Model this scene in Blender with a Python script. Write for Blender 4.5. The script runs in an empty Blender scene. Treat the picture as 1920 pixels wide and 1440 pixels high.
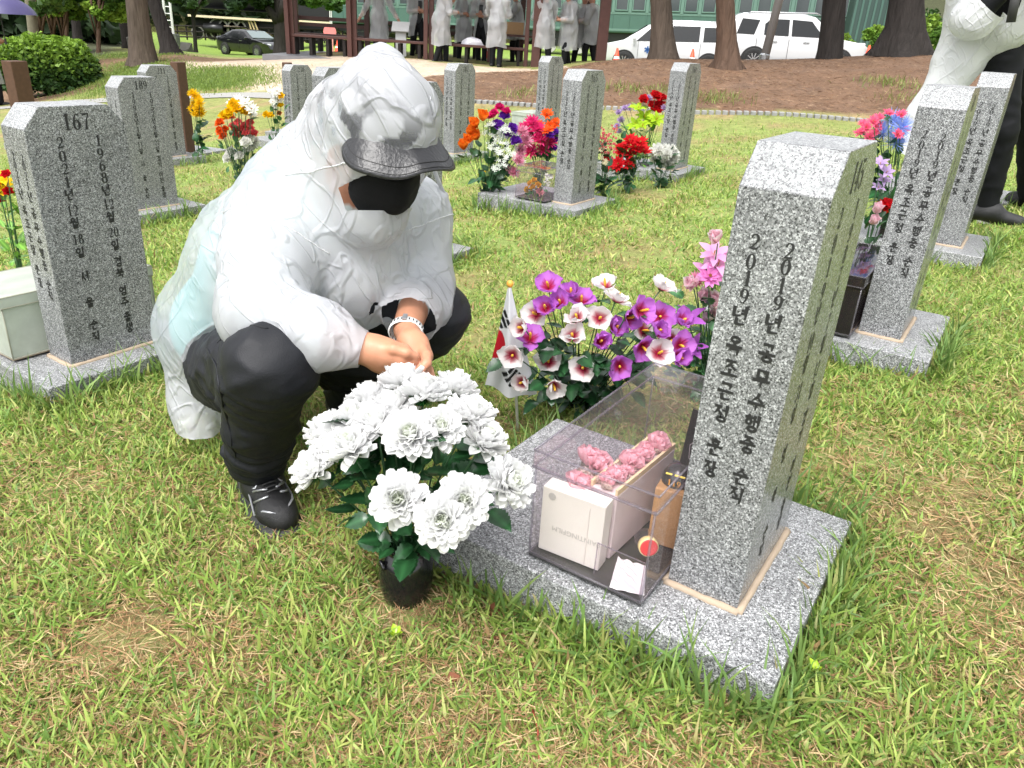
import bpy, bmesh, math, random
import numpy as np
from mathutils import Vector, Matrix, Euler

# ------------------------------------------------------------------ camera
S = bpy.context.scene
COL = S.collection
R = math.radians
FPX, TH, RO, CH = 1416.51, R(24.8864), R(3.58278), 0.9016
_f = np.array([0, math.cos(TH), -math.sin(TH)])
_r0 = np.array([1.0, 0, 0]); _u0 = np.cross(_r0, _f)
_r = math.cos(RO) * _r0 + math.sin(RO) * _u0
_u = -math.sin(RO) * _r0 + math.cos(RO) * _u0
CAMP = np.array([0, 0, CH])
def W(px, py, Y):
    """world point seen at photo pixel (1920 wide) at forward distance Y"""
    d = _f * FPX + _r * (px - 960) - _u * (py - 720)
    return CAMP + d * (Y / d[1])
cam = bpy.data.cameras.new('camera'); camo = bpy.data.objects.new('camera', cam); COL.objects.link(camo)
cam.sensor_fit = 'HORIZONTAL'; cam.sensor_width = 36.0; cam.lens = 36.0 * FPX / 1920
cam.clip_start = 0.02; cam.clip_end = 600
mw = Matrix.Identity(4)
for i in range(3):
    mw[i][0], mw[i][1], mw[i][2], mw[i][3] = _r[i], _u[i], -_f[i], CAMP[i]
camo.matrix_world = mw
S.camera = camo

# ------------------------------------------------------------------ light: rainy overcast noon
SUN_EL, SUN_ROT = R(62), R(205)
wd = bpy.data.worlds.new("World"); S.world = wd; wd.use_nodes = True
nt = wd.node_tree; bg = nt.nodes['Background']
sky = nt.nodes.new('ShaderNodeTexSky'); sky.sky_type = 'NISHITA'; sky.sun_disc = False
sky.sun_elevation = SUN_EL; sky.sun_rotation = SUN_ROT; sky.air_density = 1.0; sky.dust_density = 4.0
hs = nt.nodes.new('ShaderNodeHueSaturation'); hs.inputs['Saturation'].default_value = 0.12
nt.links.new(sky.outputs[0], hs.inputs['Color']); nt.links.new(hs.outputs[0], bg.inputs[0])
bg.inputs[1].default_value = 0.15
sun = bpy.data.lights.new('sun', 'SUN'); sun.energy = .9; sun.angle = R(32); sun.color = (1, 0.97, 0.93)
suno = bpy.data.objects.new('sun', sun); COL.objects.link(suno)
# direction towards the sun
sd = Vector((math.cos(SUN_EL) * math.sin(SUN_ROT), math.cos(SUN_EL) * math.cos(SUN_ROT), math.sin(SUN_EL)))
suno.rotation_euler = sd.to_track_quat('Z', 'Y').to_euler()
S.view_settings.view_transform = 'Standard'; S.view_settings.look = 'None'
S.view_settings.exposure = 1.42; S.view_settings.gamma = 1.0
S.view_settings.use_curve_mapping = False
S.render.engine = 'CYCLES'
cy = S.cycles
cy.max_bounces = 10; cy.diffuse_bounces = 4; cy.glossy_bounces = 4; cy.transmission_bounces = 8
cy.transparent_max_bounces = 24; cy.caustics_reflective = False; cy.caustics_refractive = False
cy.use_denoising = True
try:
    cy.denoiser = 'OPENIMAGEDENOISE'; cy.denoising_input_passes = 'RGB_ALBEDO_NORMAL'; cy.denoising_prefilter = 'ACCURATE'
except Exception:
    pass
cy.sample_clamp_indirect = 6.0
rng = np.random.default_rng(7); random.seed(7)

# ------------------------------------------------------------------ helpers
def thing(name, label=None, cat=None, loc=(0, 0, 0), rz=0.0, group=None, rot=None):
    o = bpy.data.objects.new(name, None); COL.objects.link(o)
    o.empty_display_size = 0.05
    o.location = [float(c) for c in loc]; o.rotation_euler = rot if rot is not None else (0, 0, rz)
    tag(o, label, cat, group)
    return o
def tag(o, label=None, cat=None, group=None, kind=None):
    if label: o['label'] = label
    if cat: o['category'] = cat
    if group: o['group'] = group
    if kind: o['kind'] = kind
    return o
def mesh(V, F, smooth=False):
    """V (n,3); F list of tuples, an (m,k) array, or a list of such arrays"""
    me = bpy.data.meshes.new('m')
    V = np.asarray(V, dtype=np.float32).reshape(-1, 3)
    if isinstance(F, np.ndarray): F = [F]
    if len(F) and not isinstance(F[0], np.ndarray):
        me.from_pydata(V.tolist(), [], [tuple(int(i) for i in f) for f in F])
    else:
        F = [f for f in F if len(f)]
        me.vertices.add(len(V)); me.vertices.foreach_set('co', V.ravel())
        li = np.concatenate([f.ravel() for f in F]).astype(np.int32)
        tot = np.concatenate([np.full(len(f), f.shape[1], np.int32) for f in F])
        st = np.concatenate([[0], np.cumsum(tot)[:-1]]).astype(np.int32)
        me.loops.add(len(li)); me.loops.foreach_set('vertex_index', li)
        me.polygons.add(len(tot)); me.polygons.foreach_set('loop_start', st)
        try: me.polygons.foreach_set('loop_total', tot)
        except Exception: pass
        me.update(calc_edges=True)
    if smooth and len(me.polygons):
        me.polygons.foreach_set('use_smooth', np.ones(len(me.polygons), dtype=bool))
    me.update()
    return me
def vattr(me, name, vals):
    vals = np.asarray(vals, np.float32)
    if vals.ndim == 1:
        a = me.attributes.new(name, 'FLOAT', 'POINT'); a.data.foreach_set('value', vals)
    else:
        if vals.shape[1] == 3: vals = np.hstack([vals, np.ones((len(vals), 1), np.float32)])
        a = me.attributes.new(name, 'FLOAT_COLOR', 'POINT'); a.data.foreach_set('color', vals.ravel())
def obj(name, me, mat=None, parent=None, loc=None, rot=None):
    o = bpy.data.objects.new(name, me); COL.objects.link(o)
    if mat is not None and len(me.materials) == 0:
        me.materials.append(mat)
    if parent is not None: o.parent = parent
    if loc is not None: o.location = [float(c) for c in loc]
    if rot is not None: o.rotation_euler = rot
    return o
def copy_tree(o, parent=None):
    c = o.copy(); COL.objects.link(c)
    if parent is not None: c.parent = parent
    for ch in list(o.children):
        copy_tree(ch, c)
    return c
class MB:
    """collects simple solids into one mesh"""
    def __init__(s): s.V = []; s.F = []; s.n = 0
    def add(s, V, F):
        V = np.asarray(V, float).reshape(-1, 3)
        s.V.append(V); s.F += [tuple(i + s.n for i in f) for f in F]; s.n += len(V); return s
    def box(s, c, size, rz=0, M=None):
        x, y, z = [k / 2 for k in size]
        V = np.array([(-x, -y, -z), (x, -y, -z), (x, y, -z), (-x, y, -z), (-x, -y, z), (x, -y, z), (x, y, z), (-x, y, z)])
        if rz: V = V @ rotz(rz).T
        if M is not None: V = V @ np.asarray(M).T
        return s.add(V + np.asarray(c), [(3, 2, 1, 0), (4, 5, 6, 7), (0, 1, 5, 4), (1, 2, 6, 5), (2, 3, 7, 6), (3, 0, 4, 7)])
    def tube(s, P, r, n=8, cap=True):
        P = np.asarray(P, float); m = len(P); r = np.broadcast_to(np.asarray(r, float), (m,))
        T = np.gradient(P, axis=0); T /= np.linalg.norm(T, axis=1)[:, None] + 1e-9
        ref = np.array([0, 0, 1.0]) if abs(T[0][2]) < 0.9 else np.array([1.0, 0, 0])
        V = []
        for i in range(m):
            a = np.cross(T[i], ref); a /= np.linalg.norm(a) + 1e-9; b = np.cross(T[i], a); ref = np.cross(a, T[i])
            for k in range(n):
                t = 2 * math.pi * k / n
                V.append(P[i] + r[i] * (math.cos(t) * a + math.sin(t) * b))
        F = [(i * n + k, i * n + (k + 1) % n, (i + 1) * n + (k + 1) % n, (i + 1) * n + k) for i in range(m - 1) for k in range(n)]
        if cap: F += [tuple(range(n))[::-1], tuple((m - 1) * n + k for k in range(n))]
        return s.add(V, F)
    def lathe(s, prof, n=24, c=(0, 0, 0)):
        V = []; m = len(prof)
        for r, z in prof:
            for k in range(n):
                t = 2 * math.pi * k / n; V.append((r * math.cos(t), r * math.sin(t), z))
        F = [(i * n + k, i * n + (k + 1) % n, (i + 1) * n + (k + 1) % n, (i + 1) * n + k) for i in range(m - 1) for k in range(n)]
        return s.add(np.array(V) + np.asarray(c), F)
    def prism(s, poly, z0, z1):
        n = len(poly); V = [(x, y, z0) for x, y in poly] + [(x, y, z1) for x, y in poly]
        F = [tuple(range(n))[::-1], tuple(range(n, 2 * n))] + [(i, (i + 1) % n, n + (i + 1) % n, n + i) for i in range(n)]
        return s.add(V, F)
    def mesh(s, smooth=False): return mesh(np.concatenate(s.V), s.F, smooth)
    def build(s, name, mat, parent=None, smooth=False, bevel=0, seg=2, **k):
        o = obj(name, s.mesh(smooth), mat, parent, **k)
        if bevel: bev(o, bevel, seg)
        return o
def bev(o, w, seg=2):
    """real bevelled edges, applied on the mesh"""
    bm = bmesh.new(); bm.from_mesh(o.data)
    bmesh.ops.bevel(bm, geom=[e for e in bm.edges if len(e.link_faces) == 2 and e.calc_face_angle(0) > 0.5], offset=w, segments=seg, affect='EDGES', profile=0.5)
    bm.to_mesh(o.data); bm.free(); return o
def rotz(a): return np.array([[math.cos(a), -math.sin(a), 0], [math.sin(a), math.cos(a), 0], [0, 0, 1]])
def frame(z, up=(0, 0, 1)):
    """rotation matrix whose columns are x,y,z axes with z along the given vector"""
    z = np.asarray(z, float); z = z / np.linalg.norm(z); up = np.asarray(up, float)
    x = np.cross(up, z)
    if np.linalg.norm(x) < 1e-4: x = np.cross((1, 0, 0), z)
    x /= np.linalg.norm(x); return np.stack([x, np.cross(z, x), z], axis=1)

# ---- numpy gradient noise
_perm = np.random.default_rng(3).permutation(256); _perm = np.concatenate([_perm, _perm, _perm])
_g = np.random.default_rng(4).normal(size=(256, 3)); _g /= np.linalg.norm(_g, axis=1)[:, None]
def pnoise(P):
    P = np.asarray(P, float); I = np.floor(P).astype(int); f = P - I; I &= 255
    w = f * f * f * (f * (f * 6 - 15) + 10); out = 0
    for dx in (0, 1):
        for dy in (0, 1):
            for dz in (0, 1):
                h = _perm[_perm[_perm[I[:, 0] + dx] + I[:, 1] + dy] + I[:, 2] + dz]
                d = ((f - (dx, dy, dz)) * _g[h]).sum(1)
                out = out + d * (w[:, 0] if dx else 1 - w[:, 0]) * (w[:, 1] if dy else 1 - w[:, 1]) * (w[:, 2] if dz else 1 - w[:, 2])
    return out
def n2(x, y, s, seed=0): return pnoise(np.stack([np.asarray(x) * s, np.asarray(y) * s, np.full(np.shape(x), seed * 7.31)], 1))
def sstep(a, b, x): t = np.clip((x - a) / (b - a), 0, 1); return t * t * (3 - 2 * t)

# ---- materials
def nodes_mat(name):
    m = bpy.data.materials.new(name); m.use_nodes = True
    t = m.node_tree; return m, t, t.nodes['Principled BSDF']
def setp(p, **k):
    for a, v in k.items(): p.inputs[a.replace('_', ' ')].default_value = v
def plain(name, col, rough=0.6, metal=0.0, spec=0.5, var=0.12, scale=30.0, bump=0.0, bscale=200.0, emit=0, coat=0.0, transl=0.0, stretch=None, bdist=.002):
    """base colour with a fine noise variation and relief"""
    m, t, p = nodes_mat(name); N, L = t.nodes, t.links
    setp(p, Roughness=rough, Metallic=metal); p.inputs['Specular IOR Level'].default_value = spec
    p.inputs['Coat Weight'].default_value = coat
    tc = N.new('ShaderNodeTexCoord')
    nz = N.new('ShaderNodeTexNoise'); nz.inputs['Scale'].default_value = scale; nz.inputs['Detail'].default_value = 4
    vec = tc.outputs['Object']
    if stretch:
        mp = N.new('ShaderNodeMapping'); mp.inputs['Scale'].default_value = stretch; L.new(vec, mp.inputs[0]); vec = mp.outputs[0]
    L.new(vec, nz.inputs['Vector'])
    mx = N.new('ShaderNodeMix'); mx.data_type = 'RGBA'
    mx.inputs[6].default_value = (*[c * (1 - var) for c in col], 1); mx.inputs[7].default_value = (*[min(1, c * (1 + var)) for c in col], 1)
    L.new(nz.outputs[0], mx.inputs[0]); L.new(mx.outputs[2], p.inputs['Base Color'])
    if bump:
        n2_ = N.new('ShaderNodeTexNoise'); n2_.inputs['Scale'].default_value = bscale; n2_.inputs['Detail'].default_value = 3
        L.new(vec, n2_.inputs['Vector'])
        b = N.new('ShaderNodeBump'); b.inputs['Strength'].default_value = bump; b.inputs['Distance'].default_value = bdist
        L.new(n2_.outputs[0], b.inputs['Height']); L.new(b.outputs[0], p.inputs['Normal'])
    if transl:
        tr = N.new('ShaderNodeBsdfTranslucent'); L.new(mx.outputs[2], tr.inputs[0])
        ms = N.new('ShaderNodeMixShader'); ms.inputs[0].default_value = transl
        L.new(p.outputs[0], ms.inputs[1]); L.new(tr.outputs[0], ms.inputs[2]); L.new(ms.outputs[0], N['Material Output'].inputs[0])
    return m
def attr_mat(name, attr='col', rough=0.6, transl=0.0, spec=0.3, var=0.15, scale=60):
    """colour of each blade, leaf or petal comes from its own mesh attribute"""
    m, t, p = nodes_mat(name); N, L = t.nodes, t.links
    setp(p, Roughness=rough); p.inputs['Specular IOR Level'].default_value = spec
    a = N.new('ShaderNodeAttribute'); a.attribute_name = attr
    L.new(a.outputs['Color'], p.inputs['Base Color'])
    if transl:
        tr = N.new('ShaderNodeBsdfTranslucent'); L.new(a.outputs['Color'], tr.inputs[0])
        ms = N.new('ShaderNodeMixShader'); ms.inputs[0].default_value = transl
        L.new(p.outputs[0], ms.inputs[1]); L.new(tr.outputs[0], ms.inputs[2]); L.new(ms.outputs[0], N['Material Output'].inputs[0])
    return m
# ================================================================== TERRAIN
STX = math.radians(57.4756)            # stones: local x runs along the number face, local y towards the flower side
SE_B = np.array([math.cos(STX), math.sin(STX), 0]); SE_A = np.array([-math.sin(STX), math.cos(STX), 0])
STONES = {'145': (.420, 1.051, 0.0), '167': (-1.404, 2.173, -.142), '165': (.298, 4.760, -.053), '189': (-2.425, 4.697, -.246),
          '144': (1.265, 2.350, .052), '143': (2.116, 3.638, .083), '187': (-.679, 7.296, -.157), '210': (-2.503, 8.416, -.310),
          '188': (-1.504, 5.889, -.185), '211': (-3.342, 6.995, -.313), '209': (.179, 8.598, -.079), '164': (1.156, 6.130, -.010),
          '142': (2.95, 4.92, .13), '166': (-.56, 3.47, -.10)}
def plane0(x, y): return -.065 + .085 * (x - .42) - .008 * (y - 1)
ctrl = []
for x in np.linspace(-3, 3, 7):
    for y in (-3, 0, 2.2, 4.5): ctrl.append((x, y, plane0(x, y)))
for k, (x, y, z) in STONES.items(): ctrl.append((x, y, z - .065))
for px, py, Y in [(700, 192, 11.0), (1000, 200, 10.3), (1300, 212, 10.1), (1640, 228, 9.9), (1900, 243, 9.7), (480, 177, 13), (340, 184, 13.5), (180, 187, 14.5), (60, 193, 15), (-150, 205, 15),
                  (900, 150, 12.6), (1150, 150, 12.4), (1400, 160, 12.2), (1650, 165, 12.2), (1850, 170, 12.2),
                  (1050, 131, 15.5), (1240, 110, 17), (1370, 130, 15), (1480, 113, 17.5), (1600, 108, 17.5), (1700, 103, 17.2), (1900, 96, 17.5),
                  (760, 112, 19.0), (900, 127, 18.2), (1000, 132, 18), (560, 108, 19.6), (620, 130, 16.6), (480, 150, 14.8), (420, 125, 17.5), (800, 104, 22), (600, 98, 23), (1080, 115, 21),
                  (265, 120, 18), (330, 100, 21), (150, 160, 18.3), (0, 178, 18), (100, 176, 17), (60, 120, 24), (200, 92, 26), (-250, 160, 20),
                  (460, 112, 25), (400, 116, 23), (530, 112, 24), (460, 104, 50), (360, 98, 44), (700, 94, 40), (300, 66, 60), (700, 74, 60), (250, 88, 34), (100, 60, 36), (900, 98, 36),
                  (1140, 126, 29), (1400, 129, 30), (1600, 131, 30), (1750, 122, 30), (1000, 105, 45), (1400, 112, 45), (1700, 110, 45), (2200, 120, 30), (-300, 60, 44), (600, 70, 80), (1500, 90, 80), (2300, 90, 80), (-500, 50, 80)]:
    ctrl.append(tuple(W(px, py, Y)))
ctrl = np.array(ctrl)
def _tps(r): return np.where(r > 0, r * r * np.log(np.maximum(r, 1e-9)), 0)
def _warp(x, y):                          # compress distance so that far controls weigh like near ones
    x = np.asarray(x, float); y = np.asarray(y, float); s = 1 / (1 + 0.045 * np.maximum(y, 0))
    return np.stack([x * s, np.log1p(0.12 * np.maximum(y + 6, 0.1)) * 8], -1)
_cw = _warp(ctrl[:, 0], ctrl[:, 1]); _n = len(ctrl)
_A = _tps(np.linalg.norm(_cw[:, None] - _cw[None], axis=2)) + np.eye(_n) * 0.02
_B = np.hstack([np.ones((_n, 1)), _cw]); _M = np.block([[_A, _B], [_B.T, np.zeros((3, 3))]])
_sol = np.linalg.solve(_M, np.concatenate([ctrl[:, 2], np.zeros(3)]))
def gz(x, y):
    x = np.atleast_1d(np.asarray(x, float)); y = np.atleast_1d(np.asarray(y, float)); sh = x.shape
    q = _warp(x.ravel(), y.ravel()); out = np.zeros(len(q))
    for i in range(0, len(q), 20000):
        d = np.linalg.norm(q[i:i + 20000, None] - _cw[None], axis=2)
        out[i:i + 20000] = _tps(d) @ _sol[:_n] + _sol[_n] + q[i:i + 20000] @ _sol[_n + 1:]
    xf, yf = x.ravel(), y.ravel()
    out += .006 * n2(xf, yf, 3.1, 1) + .012 * n2(xf, yf, .9, 2) * np.minimum(1, np.maximum(yf, 1) / 4)
    return out.reshape(sh)
def G(px, py):
    """ground point seen at a photo pixel"""
    d = _f * FPX + _r * (px - 960) - _u * (py - 720); d /= d[1]
    ts = np.geomspace(.5, 90, 900); P = CAMP + d * ts[:, None]
    below = P[:, 2] < gz(P[:, 0], P[:, 1])
    return P[np.argmax(below)] if below.any() else P[-1]
# wooded hillside behind everything
def hill(x, y):
    return 9 * sstep(70, 100, y + 0.08 * np.abs(x - 5)) + 6 * sstep(40, 62, y + .6 * (x - 18)) * sstep(16, 30, x)
def graded(lo, hi, c, d0, g):
    a = [c]; s = d0
    while a[-1] < hi: a.append(a[-1] + s); s *= g
    b = [c]; s = d0
    while b[-1] > lo: b.append(b[-1] - s); s *= g
    return np.array(sorted(set(b[1:] + a)))
gx = graded(-75, 80, 0, .05, 1.035); gy = graded(-4, 130, 1.2, .05, 1.028)
XX, YY = np.meshgrid(gx, gy); ZZ = gz(XX, YY) + hill(XX, YY)
nx, ny = len(gx), len(gy)
idx = np.arange(nx * ny).reshape(ny, nx)
GF = np.stack([idx[:-1, :-1], idx[:-1, 1:], idx[1:, 1:], idx[1:, :-1]], -1).reshape(-1, 4)
xs, ys = XX.ravel(), YY.ravel()
def inpoly(x, y, poly):
    c = np.zeros(len(x), bool); n = len(poly)
    for i in range(n):
        x0, y0 = poly[i][:2]; x1, y1 = poly[(i + 1) % n][:2]
        if y0 == y1: continue
        c ^= ((y0 > y) != (y1 > y)) & (x < (x1 - x0) * (y - y0) / (y1 - y0) + x0)
    return c
def softpoly(x, y, poly, w=.25, ws=1.3):
    xx = x + w * n2(x, y, ws, 5) * 2; yy = y + w * n2(x, y, ws, 6) * 2
    return inpoly(xx, yy, poly).astype(float)
MOUND = [(-1.5, 11.0), (.25, 10.4), (2.3, 10.25), (4.6, 10.1), (9, 9.7), (14, 9.5), (20, 27), (4.5, 27), (1.6, 19), (.8, 17.6), (-.9, 15.4), (-2.9, 12.2)]
SAND = [(-8.2, 18.3), (-6.0, 15.6), (-4.6, 13.6), (-2.9, 12.2), (-1.2, 14.6), (.7, 17.4), (.9, 18.6), (-3.0, 19.3), (-5.6, 20.6)]
NEEDLE = [(-13, 20.5), (-9.8, 17.3), (-8.4, 17.6), (-7.2, 18.6), (-6.2, 20.6), (-4.5, 22.5), (-6, 26), (-12, 25)]
LAWN = [(-15.5, 32), (-12, 28), (-4, 25), (12, 25), (14, 64), (-33, 66)]
SHRUBBED = [(-13.5, 15.4), (-8.4, 15.2), (-8.6, 19), (-14, 19)]
PARK = [(3, 27), (45, 27), (45, 40), (3, 40)]
def ground_weights(x, y):
    mound = softpoly(x, y, MOUND, .2); sand = softpoly(x, y, SAND, .3); needle = np.maximum(softpoly(x, y, NEEDLE, .3), softpoly(x, y, SHRUBBED, .15))
    lawn = softpoly(x, y, LAWN, .5, .4); park = inpoly(x, y, PARK).astype(float)
    wood = sstep(0.3, 1.5, hill(x, y))
    return mound, sand, needle, lawn, park, wood
mo, sa, ne, la, pk, wo = ground_weights(xs, ys)
C = np.zeros((len(xs), 3))
nA = n2(xs, ys, 1.7, 9); nB = n2(xs, ys, 5.0, 10); nC = n2(xs, ys, .5, 11)
bare = sstep(-.05, .35, nA + .6 * nB)[:, None]
fad = sstep(7.6, 10.0, ys + .3 * nC)[:, None]
soil = np.array([.25, .16, .085]); grs = np.array([.20, .26, .07]); sandy = np.array([.30, .20, .11])
C[:] = grs * (1 - .55 * bare) + soil * (.55 * bare)
C = C * (1 - .55 * fad) + (sandy * bare + np.array([.19, .19, .06]) * (1 - bare)) * .55 * fad
def over(w, col): 
    global C; C = C * (1 - w[:, None]) + np.asarray(col) * w[:, None]
over(la, (.17, .25, .045)); over(pk, (.16, .155, .15)); over(wo, (.05, .055, .025)); over(inpoly(xs, ys, [(-80, 25), (-12.6, 24), (-16, 33), (-34, 68), (-80, 70)]).astype(float), (.055, .06, .03))
mc = np.array([.135, .078, .046]) * (1 + .5 * nB[:, None]) * (1 - mo[:, None] * 0) + .03 * np.maximum(nA, 0)[:, None]
C = C * (1 - mo[:, None]) + mc * mo[:, None]
C = C * (1 - sa[:, None]) + np.array([.46, .37, .28]) * (1 + .3 * nB[:, None]) * sa[:, None]
C = C * (1 - ne[:, None]) + np.array([.17, .105, .06]) * (1 + .4 * nB[:, None]) * ne[:, None]
gm = mesh(np.stack([xs, ys, ZZ.ravel()], 1), GF, True); vattr(gm, 'col', np.clip(C, .01, 1))
def ground_material():
    m, t, p = nodes_mat('soil_and_turf'); N, L = t.nodes, t.links
    setp(p, Roughness=.85); p.inputs['Specular IOR Level'].default_value = .25
    a = N.new('ShaderNodeAttribute'); a.attribute_name = 'col'
    g = N.new('ShaderNodeNewGeometry')
    n1 = N.new('ShaderNodeTexNoise'); n1.inputs['Scale'].default_value = 55; n1.inputs['Detail'].default_value = 8; n1.inputs['Roughness'].default_value = .75
    n3 = N.new('ShaderNodeTexNoise'); n3.inputs['Scale'].default_value = 9; n3.inputs['Detail'].default_value = 8; n3.inputs['Roughness'].default_value = .75
    vo = N.new('ShaderNodeTexVoronoi'); vo.inputs['Scale'].default_value = 60; vo.inputs['Randomness'].default_value = 1
    L.new(g.outputs['Position'], n1.inputs[0]); L.new(g.outputs['Position'], n3.inputs[0]); L.new(g.outputs['Position'], vo.inputs['Vector'])
    ad = N.new('ShaderNodeMath'); ad.operation = 'ADD'; L.new(n1.outputs[0], ad.inputs[0]); L.new(n3.outputs[0], ad.inputs[1])
    mr = N.new('ShaderNodeMapRange'); mr.inputs[1].default_value = .7; mr.inputs[2].default_value = 1.3; mr.inputs[3].default_value = .45; mr.inputs[4].default_value = 1.6
    L.new(ad.outputs[0], mr.inputs[0])
    vm = N.new('ShaderNodeVectorMath'); vm.operation = 'SCALE'; L.new(a.outputs['Color'], vm.inputs[0]); L.new(mr.outputs[0], vm.inputs['Scale'])
    L.new(vm.outputs[0], p.inputs['Base Color'])
    b = N.new('ShaderNodeBump'); b.inputs['Strength'].default_value = .9; b.inputs['Distance'].default_value = .012
    L.new(ad.outputs[0], b.inputs['Height']); L.new(b.outputs[0], p.inputs['Normal'])
    return m
ground = obj('ground', gm, ground_material()); tag(ground, 'sloping cemetery ground of turf, bare earth and pine needles', 'ground', kind='structure')

# ================================================================== GRANITE TOMBSTONES
def granite(name, dark, mid, light, rough, scale=480, rand=True):
    m, t, p = nodes_mat(name); N, L = t.nodes, t.links
    p.inputs['Specular IOR Level'].default_value = .5
    tc = N.new('ShaderNodeTexCoord'); oi = N.new('ShaderNodeObjectInfo')
    vm = N.new('ShaderNodeVectorMath'); vm.operation = 'MULTIPLY_ADD'; vm.inputs[1].default_value = (1, 1, 1)
    sc = N.new('ShaderNodeVectorMath'); sc.operation = 'SCALE'; sc.inputs[0].default_value = (7, 3, 5)
    L.new(oi.outputs['Random'], sc.inputs['Scale']); L.new(tc.outputs['Object'], vm.inputs[0]); L.new(sc.outputs[0], vm.inputs[2])
    # jitter the cells so that the grains are ragged
    dn = N.new('ShaderNodeTexNoise'); dn.inputs['Scale'].default_value = scale * 1.3; dn.inputs['Detail'].default_value = 2
    L.new(vm.outputs[0], dn.inputs['Vector'])
    dm = N.new('ShaderNodeVectorMath'); dm.operation = 'MULTIPLY_ADD'; dm.inputs[1].default_value = (.006, .006, .006)
    L.new(dn.outputs['Color'], dm.inputs[0]); L.new(vm.outputs[0], dm.inputs[2])
    vo = N.new('ShaderNodeTexVoronoi'); vo.inputs['Scale'].default_value = scale
    L.new(dm.outputs[0], vo.inputs['Vector'])
    sp = N.new('ShaderNodeSeparateColor'); L.new(vo.outputs['Color'], sp.inputs[0])
    cl = N.new('ShaderNodeTexNoise'); cl.inputs['Scale'].default_value = scale * .22; cl.inputs['Detail'].default_value = 3
    L.new(vm.outputs[0], cl.inputs['Vector'])
    mm = N.new('ShaderNodeMath'); mm.operation = 'MULTIPLY_ADD'; mm.inputs[1].default_value = .85
    L.new(sp.outputs[0], mm.inputs[0])
    m2 = N.new('ShaderNodeMath'); m2.operation = 'MULTIPLY_ADD'; m2.inputs[1].default_value = .32; m2.inputs[2].default_value = -.085
    L.new(cl.outputs[0], m2.inputs[0]); L.new(m2.outputs[0], mm.inputs[2])
    cr = N.new('ShaderNodeValToRGB'); e = cr.color_ramp.elements
    e[0].position = .12; e[0].color = (*dark, 1); e[1].position = .88; e[1].color = (*light, 1)
    for pos_, c in ((.30, [a * .6 + b * .4 for a, b in zip(dark, mid)]), (.42, mid), (.68, mid)):
        k = cr.color_ramp.elements.new(pos_); k.color = (*c, 1)
    L.new(mm.outputs[0], cr.inputs[0])
    st = N.new('ShaderNodeTexNoise'); st.inputs['Scale'].default_value = 5; st.inputs['Detail'].default_value = 6
    L.new(vm.outputs[0], st.inputs['Vector'])
    mr = N.new('ShaderNodeMapRange'); mr.inputs[1].default_value = .3; mr.inputs[2].default_value = .7; mr.inputs[3].default_value = .86; mr.inputs[4].default_value = 1.08
    L.new(st.outputs[0], mr.inputs[0])
    v2 = N.new('ShaderNodeVectorMath'); v2.operation = 'SCALE'; L.new(cr.outputs[0], v2.inputs[0]); L.new(mr.outputs[0], v2.inputs['Scale'])
    L.new(v2.outputs[0], p.inputs['Base Color'])
    rr = N.new('ShaderNodeMapRange'); rr.inputs[3].default_value = rough; rr.inputs[4].default_value = rough + .12
    L.new(st.outputs[0], rr.inputs[0]); L.new(rr.outputs[0], p.inputs['Roughness'])
    b = N.new('ShaderNodeBump'); b.inputs['Strength'].default_value = .12; b.inputs['Distance'].default_value = .0006
    L.new(sp.outputs[0], b.inputs['Height']); L.new(b.outputs[0], p.inputs['Normal'])
    return m
M_polished = granite('polished_granite', (.035, .035, .037), (.20, .205, .21), (.50, .51, .52), .16)
M_slab = granite('honed_granite', (.02, .02, .022), (.23, .235, .24), (.66, .67, .68), .30)
M_dressed = granite('dressed_granite', (.08, .08, .085), (.27, .28, .285), (.50, .51, .52), .55)
M_mortar = plain('mortar', (.38, .30, .22), .9, bump=.6, bscale=300, var=.2)
M_ink = plain('engraved_black', (.012, .012, .013), .55)
SW, SD, SH, SCX, SCZ = .30, .1308, .78, .0505, .059
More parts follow.
